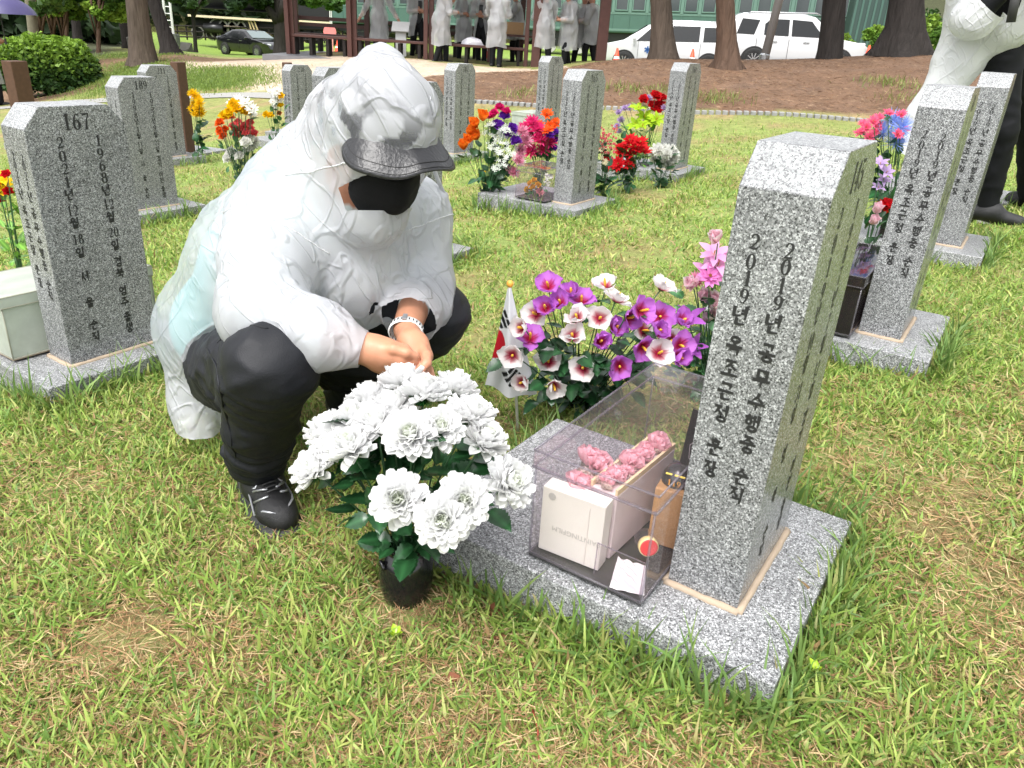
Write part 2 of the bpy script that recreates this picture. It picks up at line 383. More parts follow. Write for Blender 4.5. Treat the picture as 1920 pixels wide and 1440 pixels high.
# ---- brush lettering: every glyph is a few tapered strokes in a unit square
def _arc(cx, cy, rx, ry, a0, a1, n=14):
    t = np.linspace(R(a0), R(a1), n); return [(cx + rx * math.cos(k), cy + ry * math.sin(k)) for k in t]
def _st(pts, w=None): return (pts, w)
DIG = {
 '0': [(_arc(.5, .5, .27, .47, 90, 450, 22), 'ring')],
 '1': [([(.3, .80), (.50, .97)], [.05, .10]), ([(.52, .97), (.52, .03)], [.15, .15]), ([(.3, .03), (.74, .03)], [.05, .05])],
 '2': [(_arc(.5, .70, .25, .26, 170, -40, 12) + [(.42, .22), (.22, .06)], [.12, .10, .07, .06, .06, .08, .12, .14, .14, .14, .12, .10, .07, .05]), ([(.22, .07), (.5, .05), (.78, .10), (.80, .22)], [.06, .12, .10, .04])],
 '3': [(_arc(.48, .73, .24, .23, 160, -80, 12), [.1, .08, .06, .06, .08, .12, .14, .13, .1, .07, .05, .05]), (_arc(.48, .27, .28, .26, 85, -160, 14), [.05, .06, .09, .13, .15, .15, .13, .1, .07, .06, .06, .08, .1, .12])],
 '4': [([(.62, .97), (.15, .32)], [.06, .05]), ([(.12, .30), (.85, .30)], [.06, .06]), ([(.62, .97), (.62, .02)], [.13, .13])],
 '5': [([(.30, .95), (.74, .95)], [.10, .12]), ([(.30, .95), (.27, .55)], [.05, .05]), (_arc(.48, .32, .28, .29, 130, -160, 14), [.05, .06, .07, .1, .14, .15, .15, .13, .1, .07, .06, .06, .08, .1])],
 '6': [([(.70, .90), (.50, .94), (.33, .72), (.25, .40)], [.11, .06, .11, .14]), (_arc(.5, .30, .25, .28, 0, 360, 20), 'ring')],
 '7': [([(.22, .80), (.24, .93), (.5, .92), (.78, .95)], [.04, .10, .12, .06]), ([(.78, .95), (.52, .5), (.46, .03)], [.05, .09, .16])],
 '8': [(_arc(.5, .74, .21, .21, 0, 360, 18), 'ring'), (_arc(.5, .27, .26, .25, 0, 360, 18), 'ring')],
 '9': [(_arc(.5, .68, .25, .28, 0, 360, 20), 'ring'), ([(.75, .62), (.68, .28), (.5, .06), (.30, .10)], [.14, .11, .06, .11])],
}
def jamo(c, pos='l'):
    V, H_ = .13, .11
    circ = [(_arc(.5, .5, .42, .42, 100, 460, 20), [.12] * 20)]
    if c == 'g': return {'l': [([(.05, .92), (.85, .95)], [.14, H_]), ([(.85, .95), (.72, .5), (.2, .02)], [V, .11, .04])], 't': [([(.02, .85), (.9, .88)], [.14, H_]), ([(.9, .88), (.86, .05)], [V, .06])], 'f': [([(.05, .9), (.85, .93)], [.14, H_]), ([(.85, .93), (.83, .0)], [V, .08])]}[pos]
    if c == 'n': return [([(.12, .98), (.12, .15)], [.15, V]), ([(.12, .12), (.5, .08), (.95, .22)], [V, H_, .06])]
    if c == 'r': return [([(.05, .95), (.85, .97)], [.13, H_]), ([(.85, .97), (.83, .55)], [V, .1]), ([(.08, .53), (.85, .54)], [H_, H_]), ([(.1, .53), (.1, .1)], [V, .1]), ([(.08, .07), (.6, .04), (.98, .14)], [V, H_, .05])]
    if c == 'm': return [([(.1, .95), (.12, .05)], [V, V]), ([(.1, .92), (.9, .94)], [H_, H_]), ([(.9, .94), (.88, .05)], [V, V]), ([(.1, .07), (.9, .07)], [H_, H_])]
    if c == 'b': return [([(.1, .98), (.12, .04)], [.16, V]), ([(.88, .98), (.87, .04)], [.16, V]), ([(.1, .55), (.9, .56)], [H_, H_]), ([(.1, .07), (.9, .07)], [H_, H_])]
    if c == 's': return [([(.56, 1.0), (.48, .6), (.05, .05)], [.15, V, .04]), ([(.50, .62), (.72, .3), (.97, .05)], [.05, .11, .14])]
    if c == 'j': return [([(.08, .93), (.9, .96)], [.14, H_]), ([(.6, .94), (.45, .5), (.03, .04)], [.1, V, .04]), ([(.48, .55), (.72, .28), (.98, .04)], [.05, .11, .14])]
    if c == 'c': return [([(.42, 1.1), (.6, 1.0)], [.14, .06])] + [([(x, y * .85) for x, y in p], w) for p, w in jamo('j')]
    if c == 'h': return [([(.4, 1.08), (.6, .98)], [.13, .07]), ([(.05, .80), (.95, .82)], [.13, H_]), (_arc(.5, .32, .3, .3, 100, 460, 18), [.11] * 18)]
    if c == 'o': return circ
VOW = {
 'a': ('r', [([(.4, 1.0), (.4, .0)], [.17, .07]), ([(.4, .52), (.85, .5)], [.12, .07])]),
 'eo': ('r', [([(.65, 1.0), (.65, .0)], [.17, .07]), ([(.2, .55), (.62, .55)], [.12, .07])]),
 'yeo': ('r', [([(.65, 1.0), (.65, .0)], [.17, .07]), ([(.2, .68), (.62, .68)], [.11, .07]), ([(.2, .42), (.62, .42)], [.11, .07])]),
 'i': ('r', [([(.6, 1.0), (.6, .0)], [.17, .07])]),
 'ae': ('r', [([(.30, .94), (.30, .02)], [.13, .07]), ([(.75, 1.0), (.75, .0)], [.16, .07]), ([(.3, .5), (.75, .5)], [.1, .1])]),
 'o': ('b', [([(.5, 1.0), (.5, .35)], [.15, .1]), ([(.0, .3), (1.0, .33)], [.15, .11])]),
 'u': ('b', [([(.0, .78), (1.0, .82)], [.15, .11]), ([(.52, .78), (.5, .0)], [.13, .06])]),
 'eu': ('b', [([(.0, .5), (1.0, .54)], [.15, .11])]),
 'wo': ('w', None)}
SYL = {'년': 'n yeo n', '월': 'o wo r', '일': 'o i r', '공': 'g o o', '무': 'm u', '수': 's u', '행': 'h ae o', '중': 'j u o', '순': 's u n', '직': 'j i g', '옥': 'o o g', '조': 'j o', '근': 'g eu n',
       '정': 'j eo o', '훈': 'h u n', '장': 'j a o', '경': 'g yeo o', '북': 'b u g', '영': 'o yeo o', '주': 'j u', '출': 'c u r', '생': 's ae o', '서': 's eo', '울': 'o u r', '기': 'g i', '이': 'o i', '천': 'c eo n'}
def place(st, x0, y0, x1, y1): return [([(x0 + (x1 - x0) * x, y0 + (y1 - y0) * y) for x, y in p], w) for p, w in st]
def glyph(ch):
    if ch in DIG: return DIG[ch]
    s = SYL[ch].split(); kind, vs = VOW[s[1]]; fin = len(s) > 2; out = []
    lo = .36 if fin else .03
    if kind == 'w':
        out += place(jamo('o'), .10, .66, .52, .98); out += place(VOW['u'][1], .0, .34, .62, .66)
        out += [([(.82, 1.0), (.82, .33)], [.15, .08]), ([(.64, .52), (.82, .52)], [.1, .07])]
    elif kind == 'r':
        out += place(jamo(s[0], 'l'), .04, lo + .06, .52, .94); out += place(vs, .45, lo, 1.0, 1.0)
    elif fin:
        out += place(jamo(s[0], 't'), .22, .66, .80, 1.0); out += place(vs, .04, .36, .96, .62)
    else:
        out += place(jamo(s[0], 't'), .18, .50, .84, .98); out += place(vs, .02, .02, .98, .48)
    if fin: out += place(jamo(s[2], 'f'), .24, .0, .84, .32)
    return out
def ribbon(pts, w, sx, sy, ox, oy, V, F, dz):
    P = np.array(pts, float)
    if isinstance(w, str):                                    # ring with thick sides and thin top
        a = np.linspace(0, 2 * math.pi, len(P)); c = P[:-1].mean(0); T = P - c; T = T / (np.abs(T).max(0) + 1e-9)
        w = .055 + .10 * np.abs(T[:, 0]) ** 1.5
    w = np.interp(np.linspace(0, 1, len(P)), np.linspace(0, 1, len(w)), w)
    P = P * (sx, sy) + (ox, oy); w = w * min(sx, sy) * .76
    T = np.gradient(P, axis=0); T /= np.linalg.norm(T, axis=1)[:, None] + 1e-9
    N = np.stack([-T[:, 1], T[:, 0]], 1)
    P[0] -= T[0] * w[0] * .5; P[-1] += T[-1] * w[-1] * .5
    n0 = len(V); L_ = P + N * w[:, None]; R_ = P - N * w[:, None]
    for i in range(len(P)): V.append((*L_[i], dz)); V.append((*R_[i], dz))
    for i in range(len(P) - 1): F.append((n0 + 2 * i, n0 + 2 * i + 1, n0 + 2 * i + 3, n0 + 2 * i + 2))
_gc = {}
def glyph_mesh(ch, w, h):
    k = (ch, round(w, 4), round(h, 4))
    if k not in _gc:
        V, F = [], []
        for q, (p, wd_) in enumerate(glyph(ch)): ribbon(p, wd_, w, h, -w / 2, -h / 2, V, F, .0006 + .00004 * (q % 6))
        _gc[k] = (np.array(V), F)
    return _gc[k]
def char_items(items):
    """items: (char or digits, cx, cy, w, h) laid in a plane -> single characters"""
    out = []
    for s, cx, cy, w, h in items:
        k = len(s); cw = w / k
        for i, ch in enumerate(s): out.append((ch, cx - w / 2 + (i + .5) * cw, cy, cw * (1.0 if k == 1 else 1.12), h))
    return out
def on_face(V, face):
    if face == 'number': return np.stack([V[:, 0], -V[:, 2], V[:, 1]], 1)                 # plane y = 0, facing -y, x to the right
    return np.stack([-V[:, 2], SD - V[:, 0], V[:, 1]], 1)                                 # plane x = 0, facing -x
_fc = {}
def engrave(t, items, face, single):
    it = char_items(items)
    if single:
        for ch, cx, cy, w, h in it:
            k = (ch, round(w, 4), round(h, 4), face)
            if k not in _fc:
                V, F = glyph_mesh(ch, w, h); V = V.copy()
                V2 = on_face(V, face)
                if face == 'side': V2[:, 1] -= SD
                _fc[k] = mesh(V2, F)
            obj('engraved_character', _fc[k], M_ink, t, loc=(cx, 0, cy) if face == 'number' else (0, SD - cx, cy))
    else:
        mb = MB()
        for ch, cx, cy, w, h in it:
            V, F = glyph_mesh(ch, w, h); mb.add(on_face(V + (cx, cy, 0), face), F)
        tag(mb.build('inscription', M_ink, t), kind='stuff')
ROWS = lambda s, x, z0, z1, w, h: [(c, x, z0 + (z1 - z0) * i / max(1, len(s) - 1), w, h) for i, c in enumerate(s) if c.strip()]
# shaft and slab meshes shared by every tombstone
def shaft_mesh():
    sil = [(0, 0), (SW, 0), (SW, SH - SCZ), (SW - SCX, SH), (SCX, SH), (0, SH - SCZ)]
    bm = bmesh.new()
    a = [bm.verts.new((x, 0, z)) for x, z in sil]; b = [bm.verts.new((x, SD, z)) for x, z in sil]; n = len(sil)
    bm.faces.new(a); bm.faces.new(b[::-1])
    for i in range(n):
        f = bm.faces.new((a[i], b[i], b[(i + 1) % n], a[(i + 1) % n]))
        if i in (2, 3, 4): f.material_index = 1
    bmesh.ops.recalc_face_normals(bm, faces=bm.faces)
    bmesh.ops.bevel(bm, geom=bm.edges[:], offset=.0016, segments=2, affect='EDGES', profile=.5)
    me = bpy.data.meshes.new('shaft'); bm.to_mesh(me); bm.free()
    me.materials.append(M_polished); me.materials.append(M_dressed); return me
ME_shaft = shaft_mesh()
SA, SB, SL = .107, .13, .735
def slab_mesh():
    o = MB().box((SW / 2, (SL - .11) / 2 - .054 + .005, -.11), (SW + 2 * SB, SL, .22)).build('x', M_slab, bevel=.003)
    me = o.data; V = np.empty(len(me.vertices) * 3); me.vertices.foreach_get('co', V); V = V.reshape(-1, 3)
    V[:, 1] += -SA - V[:, 1].min(); me.vertices.foreach_set('co', V.ravel()); me.update()
    bpy.data.objects.remove(o); return me
ME_slab = slab_mesh()
def mortar_mesh():
    mb = MB(); r = .0075; e = .004
    P = [(-e, -e), (SW + e, -e), (SW + e, SD + e), (-e, SD + e)]
    for i in range(4):
        a, b = np.array(P[i]), np.array(P[(i + 1) % 4]); t = np.linspace(0, 1, 14)[:, None]
        Q = np.hstack([a + (b - a) * t, np.full((14, 1), .001)]); Q[1:-1, :2] += rng.normal(0, .0006, (12, 2))
        mb.tube(Q, r * (1 + .08 * rng.normal(size=14)), 8)
    return mb.mesh(True)
ME_mortar = mortar_mesh()
SIDE_L = [('2', .645), ('0', .615), ('1', .589), ('9', .561), ('년', .530), ('옥', .481), ('조', .441), ('근', .402), ('정', .362), ('훈', .299), ('장', .258)]
SIDE_R = [('2', .641), ('0', .617), ('1', .589), ('9', .562), ('년', .529), ('공', .482), ('무', .439), ('수', .399), ('행', .361), ('중', .322), ('순', .262), ('직', .226)]
SIDE_L21 = [('2', .64)] + [(c, z) for c, z in SIDE_L[1:2]] + [('2', .589), ('1', .561)] + SIDE_L[4:]
SIDE_R21 = [('2', .64), ('0', .617), ('2', .589), ('1', .562)] + SIDE_R[4:]
def cols(tokens, zs, x): return [(t, x, z, (.027 if len(t) == 1 else .036), .031) for t, z in zip(tokens, zs)]
ZB = [.679, .640, .605, .569, .530, .487, .447, .399, .358, .303, .264, .205, .167, .114, .076]
ZD = [.681, .642, .606, .567, .531, .483, .446, .396, .355, .278, .193, .118, .077]
def inscr(number, born, died, side_l, side_r):
    return [(number, SW / 2, .736, .085, .046)], cols(born, ZB, .205) + cols(died, ZD, .092), [(c, SD - a_, z, *((.019, .0235) if c in DIG else (.026, .029))) for a_, sd_ in ((.0925, side_l), (.0415, side_r)) for c, z in sd_]
def spl(s): return s.split()
ALL_TXT = {
 '145': ('1 9 8 7 년 7 월 12 일 경 기 이 천 출 생', '2 0 1 9 년 10 월 31 일 영 북 순 직'),
 '167': ('1 9 6 8 년 12 월 20 일 경 북 영 주 출 생', '2 0 2 1 년 12 월 18 일 서 울 순 직'),
 '189': ('1 9 5 2 년 9 월 22 일 경 기 이 천 출 생', '1 9 9 8 년 1 월 11 일 서 울 순 직')}
LAB = {
 '145': 'granite tombstone at right front, next to the clear acrylic case',
 '167': 'granite tombstone numbered 167 at the left, beside the milky white case',
 '165': 'granite tombstone numbered 165 behind the orange and white bouquet',
 '189': 'granite tombstone numbered 189 between the 167 stone and the 211 stone',
 '144': 'granite tombstone right behind the nearest one, its own dark case at its left',
 '143': 'third granite tombstone in the right hand row, in front of the black shoe',
 '187': 'granite tombstone numbered 187 behind the orange flowers, right of the hood',
 '210': 'small far granite tombstone numbered 210 with a brown post behind it',
 '188': 'far granite tombstone partly hidden by the back of the kneeling person',
 '211': 'far granite tombstone numbered 211 in front of the brown post with yellow flowers',
 '209': 'tallest looking far granite tombstone, in front of the earth mound and behind 165',
 '164': 'far granite tombstone beside the red and green bouquet, white pompoms at its foot',
 '142': 'granite tombstone cut by the right edge, behind the standing legs',
 '166': 'granite tombstone hidden mostly behind the hooded head and shoulder'}
for num, (x, y, z) in STONES.items():
    t = thing('tombstone', LAB[num], 'tombstone', (x, y, z), STX, 'granite tombstones')
    obj('shaft', ME_shaft, None, t); obj('base_slab', ME_slab, None, t); obj('mortar_joint', ME_mortar, M_mortar, t)
    b, d = ALL_TXT.get(num, ALL_TXT['167'] if int(num) % 2 else ALL_TXT['189'])
    sl, sr = (SIDE_L21, SIDE_R21) if num == '167' else (SIDE_L, SIDE_R)
    n_, w_, s_ = inscr(num, spl(b), spl(d), sl, sr)
    one = num in ('145', '167', '189', '144', '143', '165')
    engrave(t, n_ + w_, 'number', one); engrave(t, s_, 'side', one)
# ================================================================== GRASS
def blades(P, length, width, tilt, az, bend, col, nseg):
    """curved tapering blades; returns V, F list, colours"""
    n = len(P); d = np.stack([np.cos(az), np.sin(az), np.zeros(n)], 1); sd_ = np.stack([-np.sin(az), np.cos(az), np.zeros(n)], 1)
    up = np.array([0, 0, 1.0]); rows = []
    cur = P.copy(); t0 = tilt.copy(); step = (length / nseg)[:, None]
    tw = rng.uniform(-.9, .9, n)
    for k in range(nseg + 1):
        f = k / nseg; w = width * (1 - f ** 1.8) * .5 * (.75 + .6 * min(1, f * 3))
        dirv = np.cos(t0)[:, None] * up + np.sin(t0)[:, None] * d
        nrm = np.cross(sd_, dirv); s2 = sd_ * np.cos(tw)[:, None] + nrm * np.sin(tw)[:, None]
        if k < nseg: rows.append(cur - s2 * w[:, None]); rows.append(cur + s2 * w[:, None])
        else: rows.append(cur.copy())
        cur = cur + dirv * step; t0 = t0 + bend / nseg
    nr = len(rows); V = np.stack(rows, 1).reshape(-1, 3); base = np.arange(n)[:, None] * nr
    Q = []
    for k in range(nseg - 1): Q.append(base + np.array([2 * k, 2 * k + 1, 2 * k + 3, 2 * k + 2]))
    T = base + np.array([2 * (nseg - 1), 2 * nseg - 1, 2 * nseg])
    Cc = np.repeat(col, nr, axis=0)
    Fs = ([np.concatenate(Q)] if Q else []) + [T]
    return V, Fs, Cc
_slabs = []
for k, (x, y, z) in STONES.items(): _slabs.append((x, y))
def slab_dist(X, Y):
    """signed distance to the nearest base slab"""
    best = np.full(len(X), 9.0)
    for (x, y) in _slabs:
        dx, dy = X - x, Y - y
        b = dx * SE_B[0] + dy * SE_B[1]; a = dx * SE_A[0] + dy * SE_A[1]
        qx = np.abs(b - SW / 2) - (SW / 2 + SB); qy = np.abs(a - (SL / 2 - SA)) - SL / 2
        best = np.minimum(best, np.minimum(np.maximum(qx, qy), 0) + np.hypot(np.maximum(qx, 0), np.maximum(qy, 0)))
    return best
BARE = []   # spots with no turf, (x, y, r)
for px, py, r_ in [(755, 1140, .085), (240, 1200, .09), (1330, 1290, .05)]:
    g = G(px, py); BARE.append((g[0], g[1], r_))
def scatter(n, y0, y1, power):
    """points spread over the view wedge between two distances"""
    u = rng.uniform(0, 1, n); Y = (y0 ** (1 - power) + u * (y1 ** (1 - power) - y0 ** (1 - power))) ** (1 / (1 - power)) if power != 1 else y0 * (y1 / y0) ** u
    X = rng.uniform(-1, 1, n) * (Y * .80 + .50) + .02 * Y
    return X, Y
PAL = np.array([[.26, .38, .075], [.195, .31, .055], [.335, .43, .10], [.40, .43, .13], [.155, .27, .055], [.48, .42, .19], [.39, .255, .125]])
def turf(n, y0, y1, power, seg, L0, L1, w0, w1, dryb=0.0):
    X, Y = scatter(n, y0, y1, power)
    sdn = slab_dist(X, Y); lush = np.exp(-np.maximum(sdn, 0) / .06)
    dens = sstep(-.62, .16, n2(X, Y, 2.2, 21) + .7 * n2(X, Y, 6.0, 22)); keep = rng.uniform(0, 1, n) < np.maximum(.10 + .90 * dens, .8 * lush)
    for bx, by, br in BARE: keep &= np.hypot(X - bx, Y - by) > br * rng.uniform(.75, 1.25, n)
    keep &= sdn > .004
    mo_, sa_, ne_, *_ = ground_weights(X, Y)
    keep &= rng.uniform(0, 1, n) > np.maximum.reduce([mo_ * .97, sa_, ne_ * .95])
    keep &= rng.uniform(0, 1, n) > .75 * sstep(7.6, 9.8, Y)
    X, Y, sdn, lush, dens = X[keep], Y[keep], sdn[keep], lush[keep], dens[keep]; n = len(X)
    Z = gz(X, Y) - .004
    big = sstep(.0, .5, n2(X, Y, 4.0, 30) + .25 * rng.normal(size=n))
    Ln = rng.uniform(L0, L1, n) * (.75 + .5 * big) * (1 + .75 * lush * rng.uniform(.2, 1, n)) * (.7 + .3 * dens)
    wd_ = rng.uniform(w0, w1, n) * (1 + .5 * lush)
    tilt = np.abs(rng.normal(.95, .42, n)) * (1 - .55 * lush); az = rng.uniform(0, 2 * math.pi, n); bend = rng.uniform(-.2, 1.3, n)
    dry = np.clip(.36 - .35 * dens + .25 * n2(X, Y, 1.1, 33) + dryb - .5 * lush, .04, .7)
    pick = rng.uniform(0, 1, n); ci = rng.integers(0, 5, n); isd = pick < dry; ci[isd] = rng.integers(5, 7, isd.sum())
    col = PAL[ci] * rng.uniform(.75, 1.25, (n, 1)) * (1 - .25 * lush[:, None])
    return blades(np.stack([X, Y, Z], 1), Ln, wd_, tilt, az, bend, col, seg)
def join(parts):
    V = []; Q = []; T = []; Cc = []; n = 0
    for v, fs, c in parts:
        for f in fs: (Q if f.shape[1] == 4 else T).append(f + n)
        V.append(v); Cc.append(c); n += len(v)
    out = []
    if Q: out.append(np.concatenate(Q))
    if T: out.append(np.concatenate(T))
    return np.concatenate(V), out, np.concatenate(Cc)
M_blade = attr_mat('grass_blade', rough=.45, transl=.35, spec=.35)
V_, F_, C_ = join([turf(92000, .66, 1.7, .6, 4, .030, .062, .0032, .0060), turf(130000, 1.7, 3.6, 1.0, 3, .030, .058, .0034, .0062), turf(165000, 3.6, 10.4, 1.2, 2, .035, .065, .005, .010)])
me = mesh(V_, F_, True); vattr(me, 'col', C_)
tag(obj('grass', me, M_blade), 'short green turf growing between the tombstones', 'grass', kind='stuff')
# dry clippings and thatch lying on the soil
def thatch(n, y0, y1, power):
    X, Y = scatter(n, y0, y1, power); k = slab_dist(X, Y) > .01; mo_, sa_, ne_, *_ = ground_weights(X, Y); k &= rng.uniform(0, 1, n) > np.maximum(mo_ * .6, sa_); X, Y = X[k], Y[k]; n = len(X)
    P = np.stack([X, Y, gz(X, Y) + rng.uniform(.002, .012, n)], 1)
    c0 = np.array([[.38, .26, .13], [.30, .17, .085], [.46, .35, .19], [.20, .11, .055]])[rng.integers(0, 4, n)] * rng.uniform(.7, 1.2, (n, 1))
    return blades(P, rng.uniform(.015, .055, n), rng.uniform(.0008, .0022, n), rng.normal(1.48, .16, n), rng.uniform(0, 6.28, n), rng.normal(0, .5, n), c0, 2)
V_, F_, C_ = join([thatch(75000, .66, 2.2, .7), thatch(40000, 2.2, 12.5, 1.1)])
me = mesh(V_, F_, False); vattr(me, 'col', C_)
tag(obj('straw', me, attr_mat('dry_straw', rough=.8, spec=.15)), 'dry brown straw lying loose under the turf', 'straw', kind='stuff')
# tall tufts along the edges of the near slabs
def tufts(n_t, per, sel, L0, L1, name):
    P = []; A = []
    while len(P) < n_t:
        k = sel[rng.integers(len(sel))]; x, y, z = STONES[k]; s_ = rng.uniform(-.02, 1.02); e = rng.integers(0, 4); off = rng.uniform(.008, .05)
        b, a = [(-SB - off, -SA + SL * s_), (SW + SB + off, -SA + SL * s_), (-SB + (SW + 2 * SB) * s_, -SA - off), (-SB + (SW + 2 * SB) * s_, SL - SA + off)][e]
        q = np.array([x, y, 0]) + SE_B * b + SE_A * a
        if n2(np.array([q[0]]), np.array([q[1]]), 3.5, 41)[0] + .2 * rng.normal() < -.08: continue
        P.append(q[:2])
    P = np.repeat(np.array(P), per, 0) + rng.normal(0, .012, (n_t * per, 2)); k = slab_dist(P[:, 0], P[:, 1]) > .004; P = P[k]; n = len(P)
    Z = gz(P[:, 0], P[:, 1])
    c0 = np.array([[.15, .26, .065], [.12, .21, .055], [.21, .30, .085], [.17, .27, .07]])[rng.integers(0, 4, n)] * rng.uniform(.8, 1.25, (n, 1))
    return blades(np.column_stack([P, Z]), rng.uniform(L0, L1, n), rng.uniform(.0035, .007, n), np.abs(rng.normal(.35, .3, n)), rng.uniform(0, 6.28, n), rng.uniform(.1, 1.1, n), c0, 4)
V_, F_, C_ = join([tufts(125, 5, ['145'], .05, .15, ''), tufts(280, 5, ['144', '167', '143', '166'], .07, .17, ''), tufts(480, 5, ['165', '164', '189', '187', '188', '211', '142', '209'], .07, .16, '')])
me = mesh(V_, F_, True); vattr(me, 'col', C_)
tag(obj('tall_grass', me, M_blade), 'longer uncut grass growing along the edges of the stone slabs', 'grass', kind='stuff')
# ================================================================== FLOWERS, VASES, CASES
M_petal = attr_mat('silk_petal', rough=.6, transl=.45, spec=.2)
M_leaf = attr_mat('plastic_leaf', rough=.28, transl=.05, spec=.5)
M_stem = plain('stem_green', (.03, .085, .035), .4)
M_blackvase = plain('black_glazed_vase', (.008, .008, .009), .12, spec=.6)
M_greyvase = plain('grey_stone_vase', (.10, .10, .10), .6, var=.25, bump=.4)
def petal(length, width, cup, curl, ncol=(1, 1, 1), tipcol=None, nu=3, nv=3, ruffle=0.0, shape=.55, seed=0, basecol=None, bk=.25, tipr=False, bp_=1.0):
    """one petal from the origin along +x, normal +z"""
    V = []; Cc = []; rg = np.random.default_rng(seed)
    tipcol = tipcol or ncol; basecol = basecol or ncol
    for i in range(nu + 1):
        u = i / nu; w = width * ((math.sin(math.pi * .5 * min(1, u / shape))) ** .75 if u < shape else max(.30 if tipr else .12, math.cos(math.pi * .5 * (u - shape) / (1 - shape) * .97)) ** (.45 if tipr else .75)) if u > 0 else width * .16
        ang = curl * u; x = length * (math.sin(ang) / ang if abs(ang) > 1e-4 else 1) * u; z = length * u * (1 - math.cos(ang)) / ang if abs(ang) > 1e-4 else 0
        for j in range(nv + 1):
            v = j / nv * 2 - 1
            rz_ = ruffle * length * rg.normal() * u * u * (abs(v) + .3)
            V.append((x - abs(v) ** 2 * length * .06 * u, v * w * .5, z + cup * w * (v * v) + rz_))
            wb_ = min(1, u / bk) ** bp_; c = np.array(basecol) * (1 - wb_) + np.array(ncol) * wb_; c = c * (1 - u ** 3) + np.array(tipcol) * u ** 3
            Cc.append(c)
    F = [(i * (nv + 1) + j, (i + 1) * (nv + 1) + j, (i + 1) * (nv + 1) + j + 1, i * (nv + 1) + j + 1) for i in range(nu) for j in range(nv)]
    return np.array(V), F, np.array(Cc)
class PB:
    """petal builder: keeps colours per vertex"""
    def __init__(s): s.V = []; s.F = []; s.C = []; s.n = 0
    def add(s, V, F, Cc):
        s.V.append(V); s.F += [tuple(i + s.n for i in f) for f in F]; s.C.append(Cc); s.n += len(V)
    def mesh(s, smooth=True):
        me = mesh(np.concatenate(s.V), s.F, smooth); vattr(me, 'col', np.concatenate(s.C)); return me
def roty(a): return np.array([[math.cos(a), 0, math.sin(a)], [0, 1, 0], [-math.sin(a), 0, math.cos(a)]])
def place_petal(pt, elev, az, off, lift):
    V, F, Cc = pt; M = rotz(az) @ roty(-elev)
    return (V + (off, 0, 0)) @ M.T + (0, 0, lift), F, Cc
def mum_mesh(Rr, rings, col, core, seed, nu=5, cup=.38, wid=.43, jit=.13):
    """chrysanthemum head, facing +z"""
    rg = np.random.default_rng(seed); pb = PB(); k = 0
    for ri, (n, elev, ln, lift) in enumerate(rings):
        for i in range(n):
            f = ri / max(1, len(rings) - 1); cc = np.array(core) * (1 - min(1, f * 2.2)) + np.array(col) * min(1, f * 2.2); cc = tuple(cc * rg.uniform(.93, 1.0))
            base = tuple(np.array(cc) * np.array([.86, .90, .84]))
            p = petal(Rr * ln * rg.uniform(.88, 1.1), Rr * wid * rg.uniform(.85, 1.15), cup, .65 + .35 * rg.normal() * .5, cc, None, nu, 2, .012, .62, rg.integers(1e6), base, .25, True)
            pb.add(*place_petal(p, elev + jit * rg.normal(), 2 * math.pi * (i + .5 * (ri % 2)) / n + .12 * rg.normal(), Rr * .06, Rr * lift)); k += 1
    return pb.mesh()
WHITE = (.90, .90, .90)
MUM_R = [(6, 1.5, .40, .10), (8, 1.28, .52, .08), (11, 1.05, .64, .06), (13, .80, .76, .04), (15, .54, .86, .01), (17, .28, .95, -.02), (18, .05, 1.0, -.04), (14, -.18, 1.0, -.06)]
def calyx_mesh(Rr, seed=0):
    rg = np.random.default_rng(seed); pb = PB()
    for ri, (n, el, ln) in enumerate(((22, .02, .62), (22, -.18, .55), (16, -.5, .4))):
        for i in range(n):
            c = (.035 * rg.uniform(.7, 1.3), .16 * rg.uniform(.7, 1.3), .035)
            pb.add(*place_petal(petal(Rr * ln, Rr * .07, .1, .25, c, None, 2, 1, 0, .4), el + .1, 2 * math.pi * (i + .5 * ri) / n, Rr * .05, -Rr * (.12 + .03 * ri)))
    return pb.mesh()
def leaf_mesh(L, Wd, seed, col=(.014, .055, .018), serr=7, fold=.22):
    rg = np.random.default_rng(seed); n = serr * 2; V = []; F = []; Cc = []
    for i in range(n + 1):
        u = i / n; w = Wd * math.sin(math.pi * min(1, u ** .75)) ** .8 * (1 + .10 * (1 if i % 2 else -1)) * .5 + .0008
        z = -.35 * L * u * u + .05 * L * math.sin(5 * u + seed)
        ridge = .035 * L * (1 if i % 2 else -1) * math.sin(math.pi * u)
        V += [(L * u - .04 * L, -w, z + fold * w + ridge * .3), (L * u, -w * .5, z + fold * w * .3 + ridge * .35), (L * u + .03 * L, 0, z), (L * u, w * .5, z + fold * w * .3 + ridge * .35), (L * u - .04 * L, w, z + fold * w + ridge * .3)]
        c = np.array(col) * rg.uniform(.85, 1.2); Cc += [c * 1.15, c, np.array(col) * 1.9, c, c * 1.15]
    for i in range(n):
        for j in range(4): a = i * 5 + j; F.append((a, a + 5, a + 6, a + 1))
    me = mesh(V, F, True); vattr(me, 'col', np.array(Cc)); return me
LEAVES = [leaf_mesh(.052, .034, k) for k in range(4)]
LEAVES_S = [leaf_mesh(.042, .026, 10 + k, (.028, .095, .03), 6) for k in range(3)]
LEAVES_L = [leaf_mesh(.05, .018, 20 + k, (.10, .22, .03), 4) for k in range(2)]
def orient(o, z, up=(0, 0, 1), spin=0.0, loc=None):
    M = frame(z, up) @ rotz(spin); m4 = Matrix([[*M[0], 0], [*M[1], 0], [*M[2], 0], [0, 0, 0, 1]])
    if loc is not None: m4.translation = Vector([float(c) for c in loc])
    o.matrix_basis = m4; return o
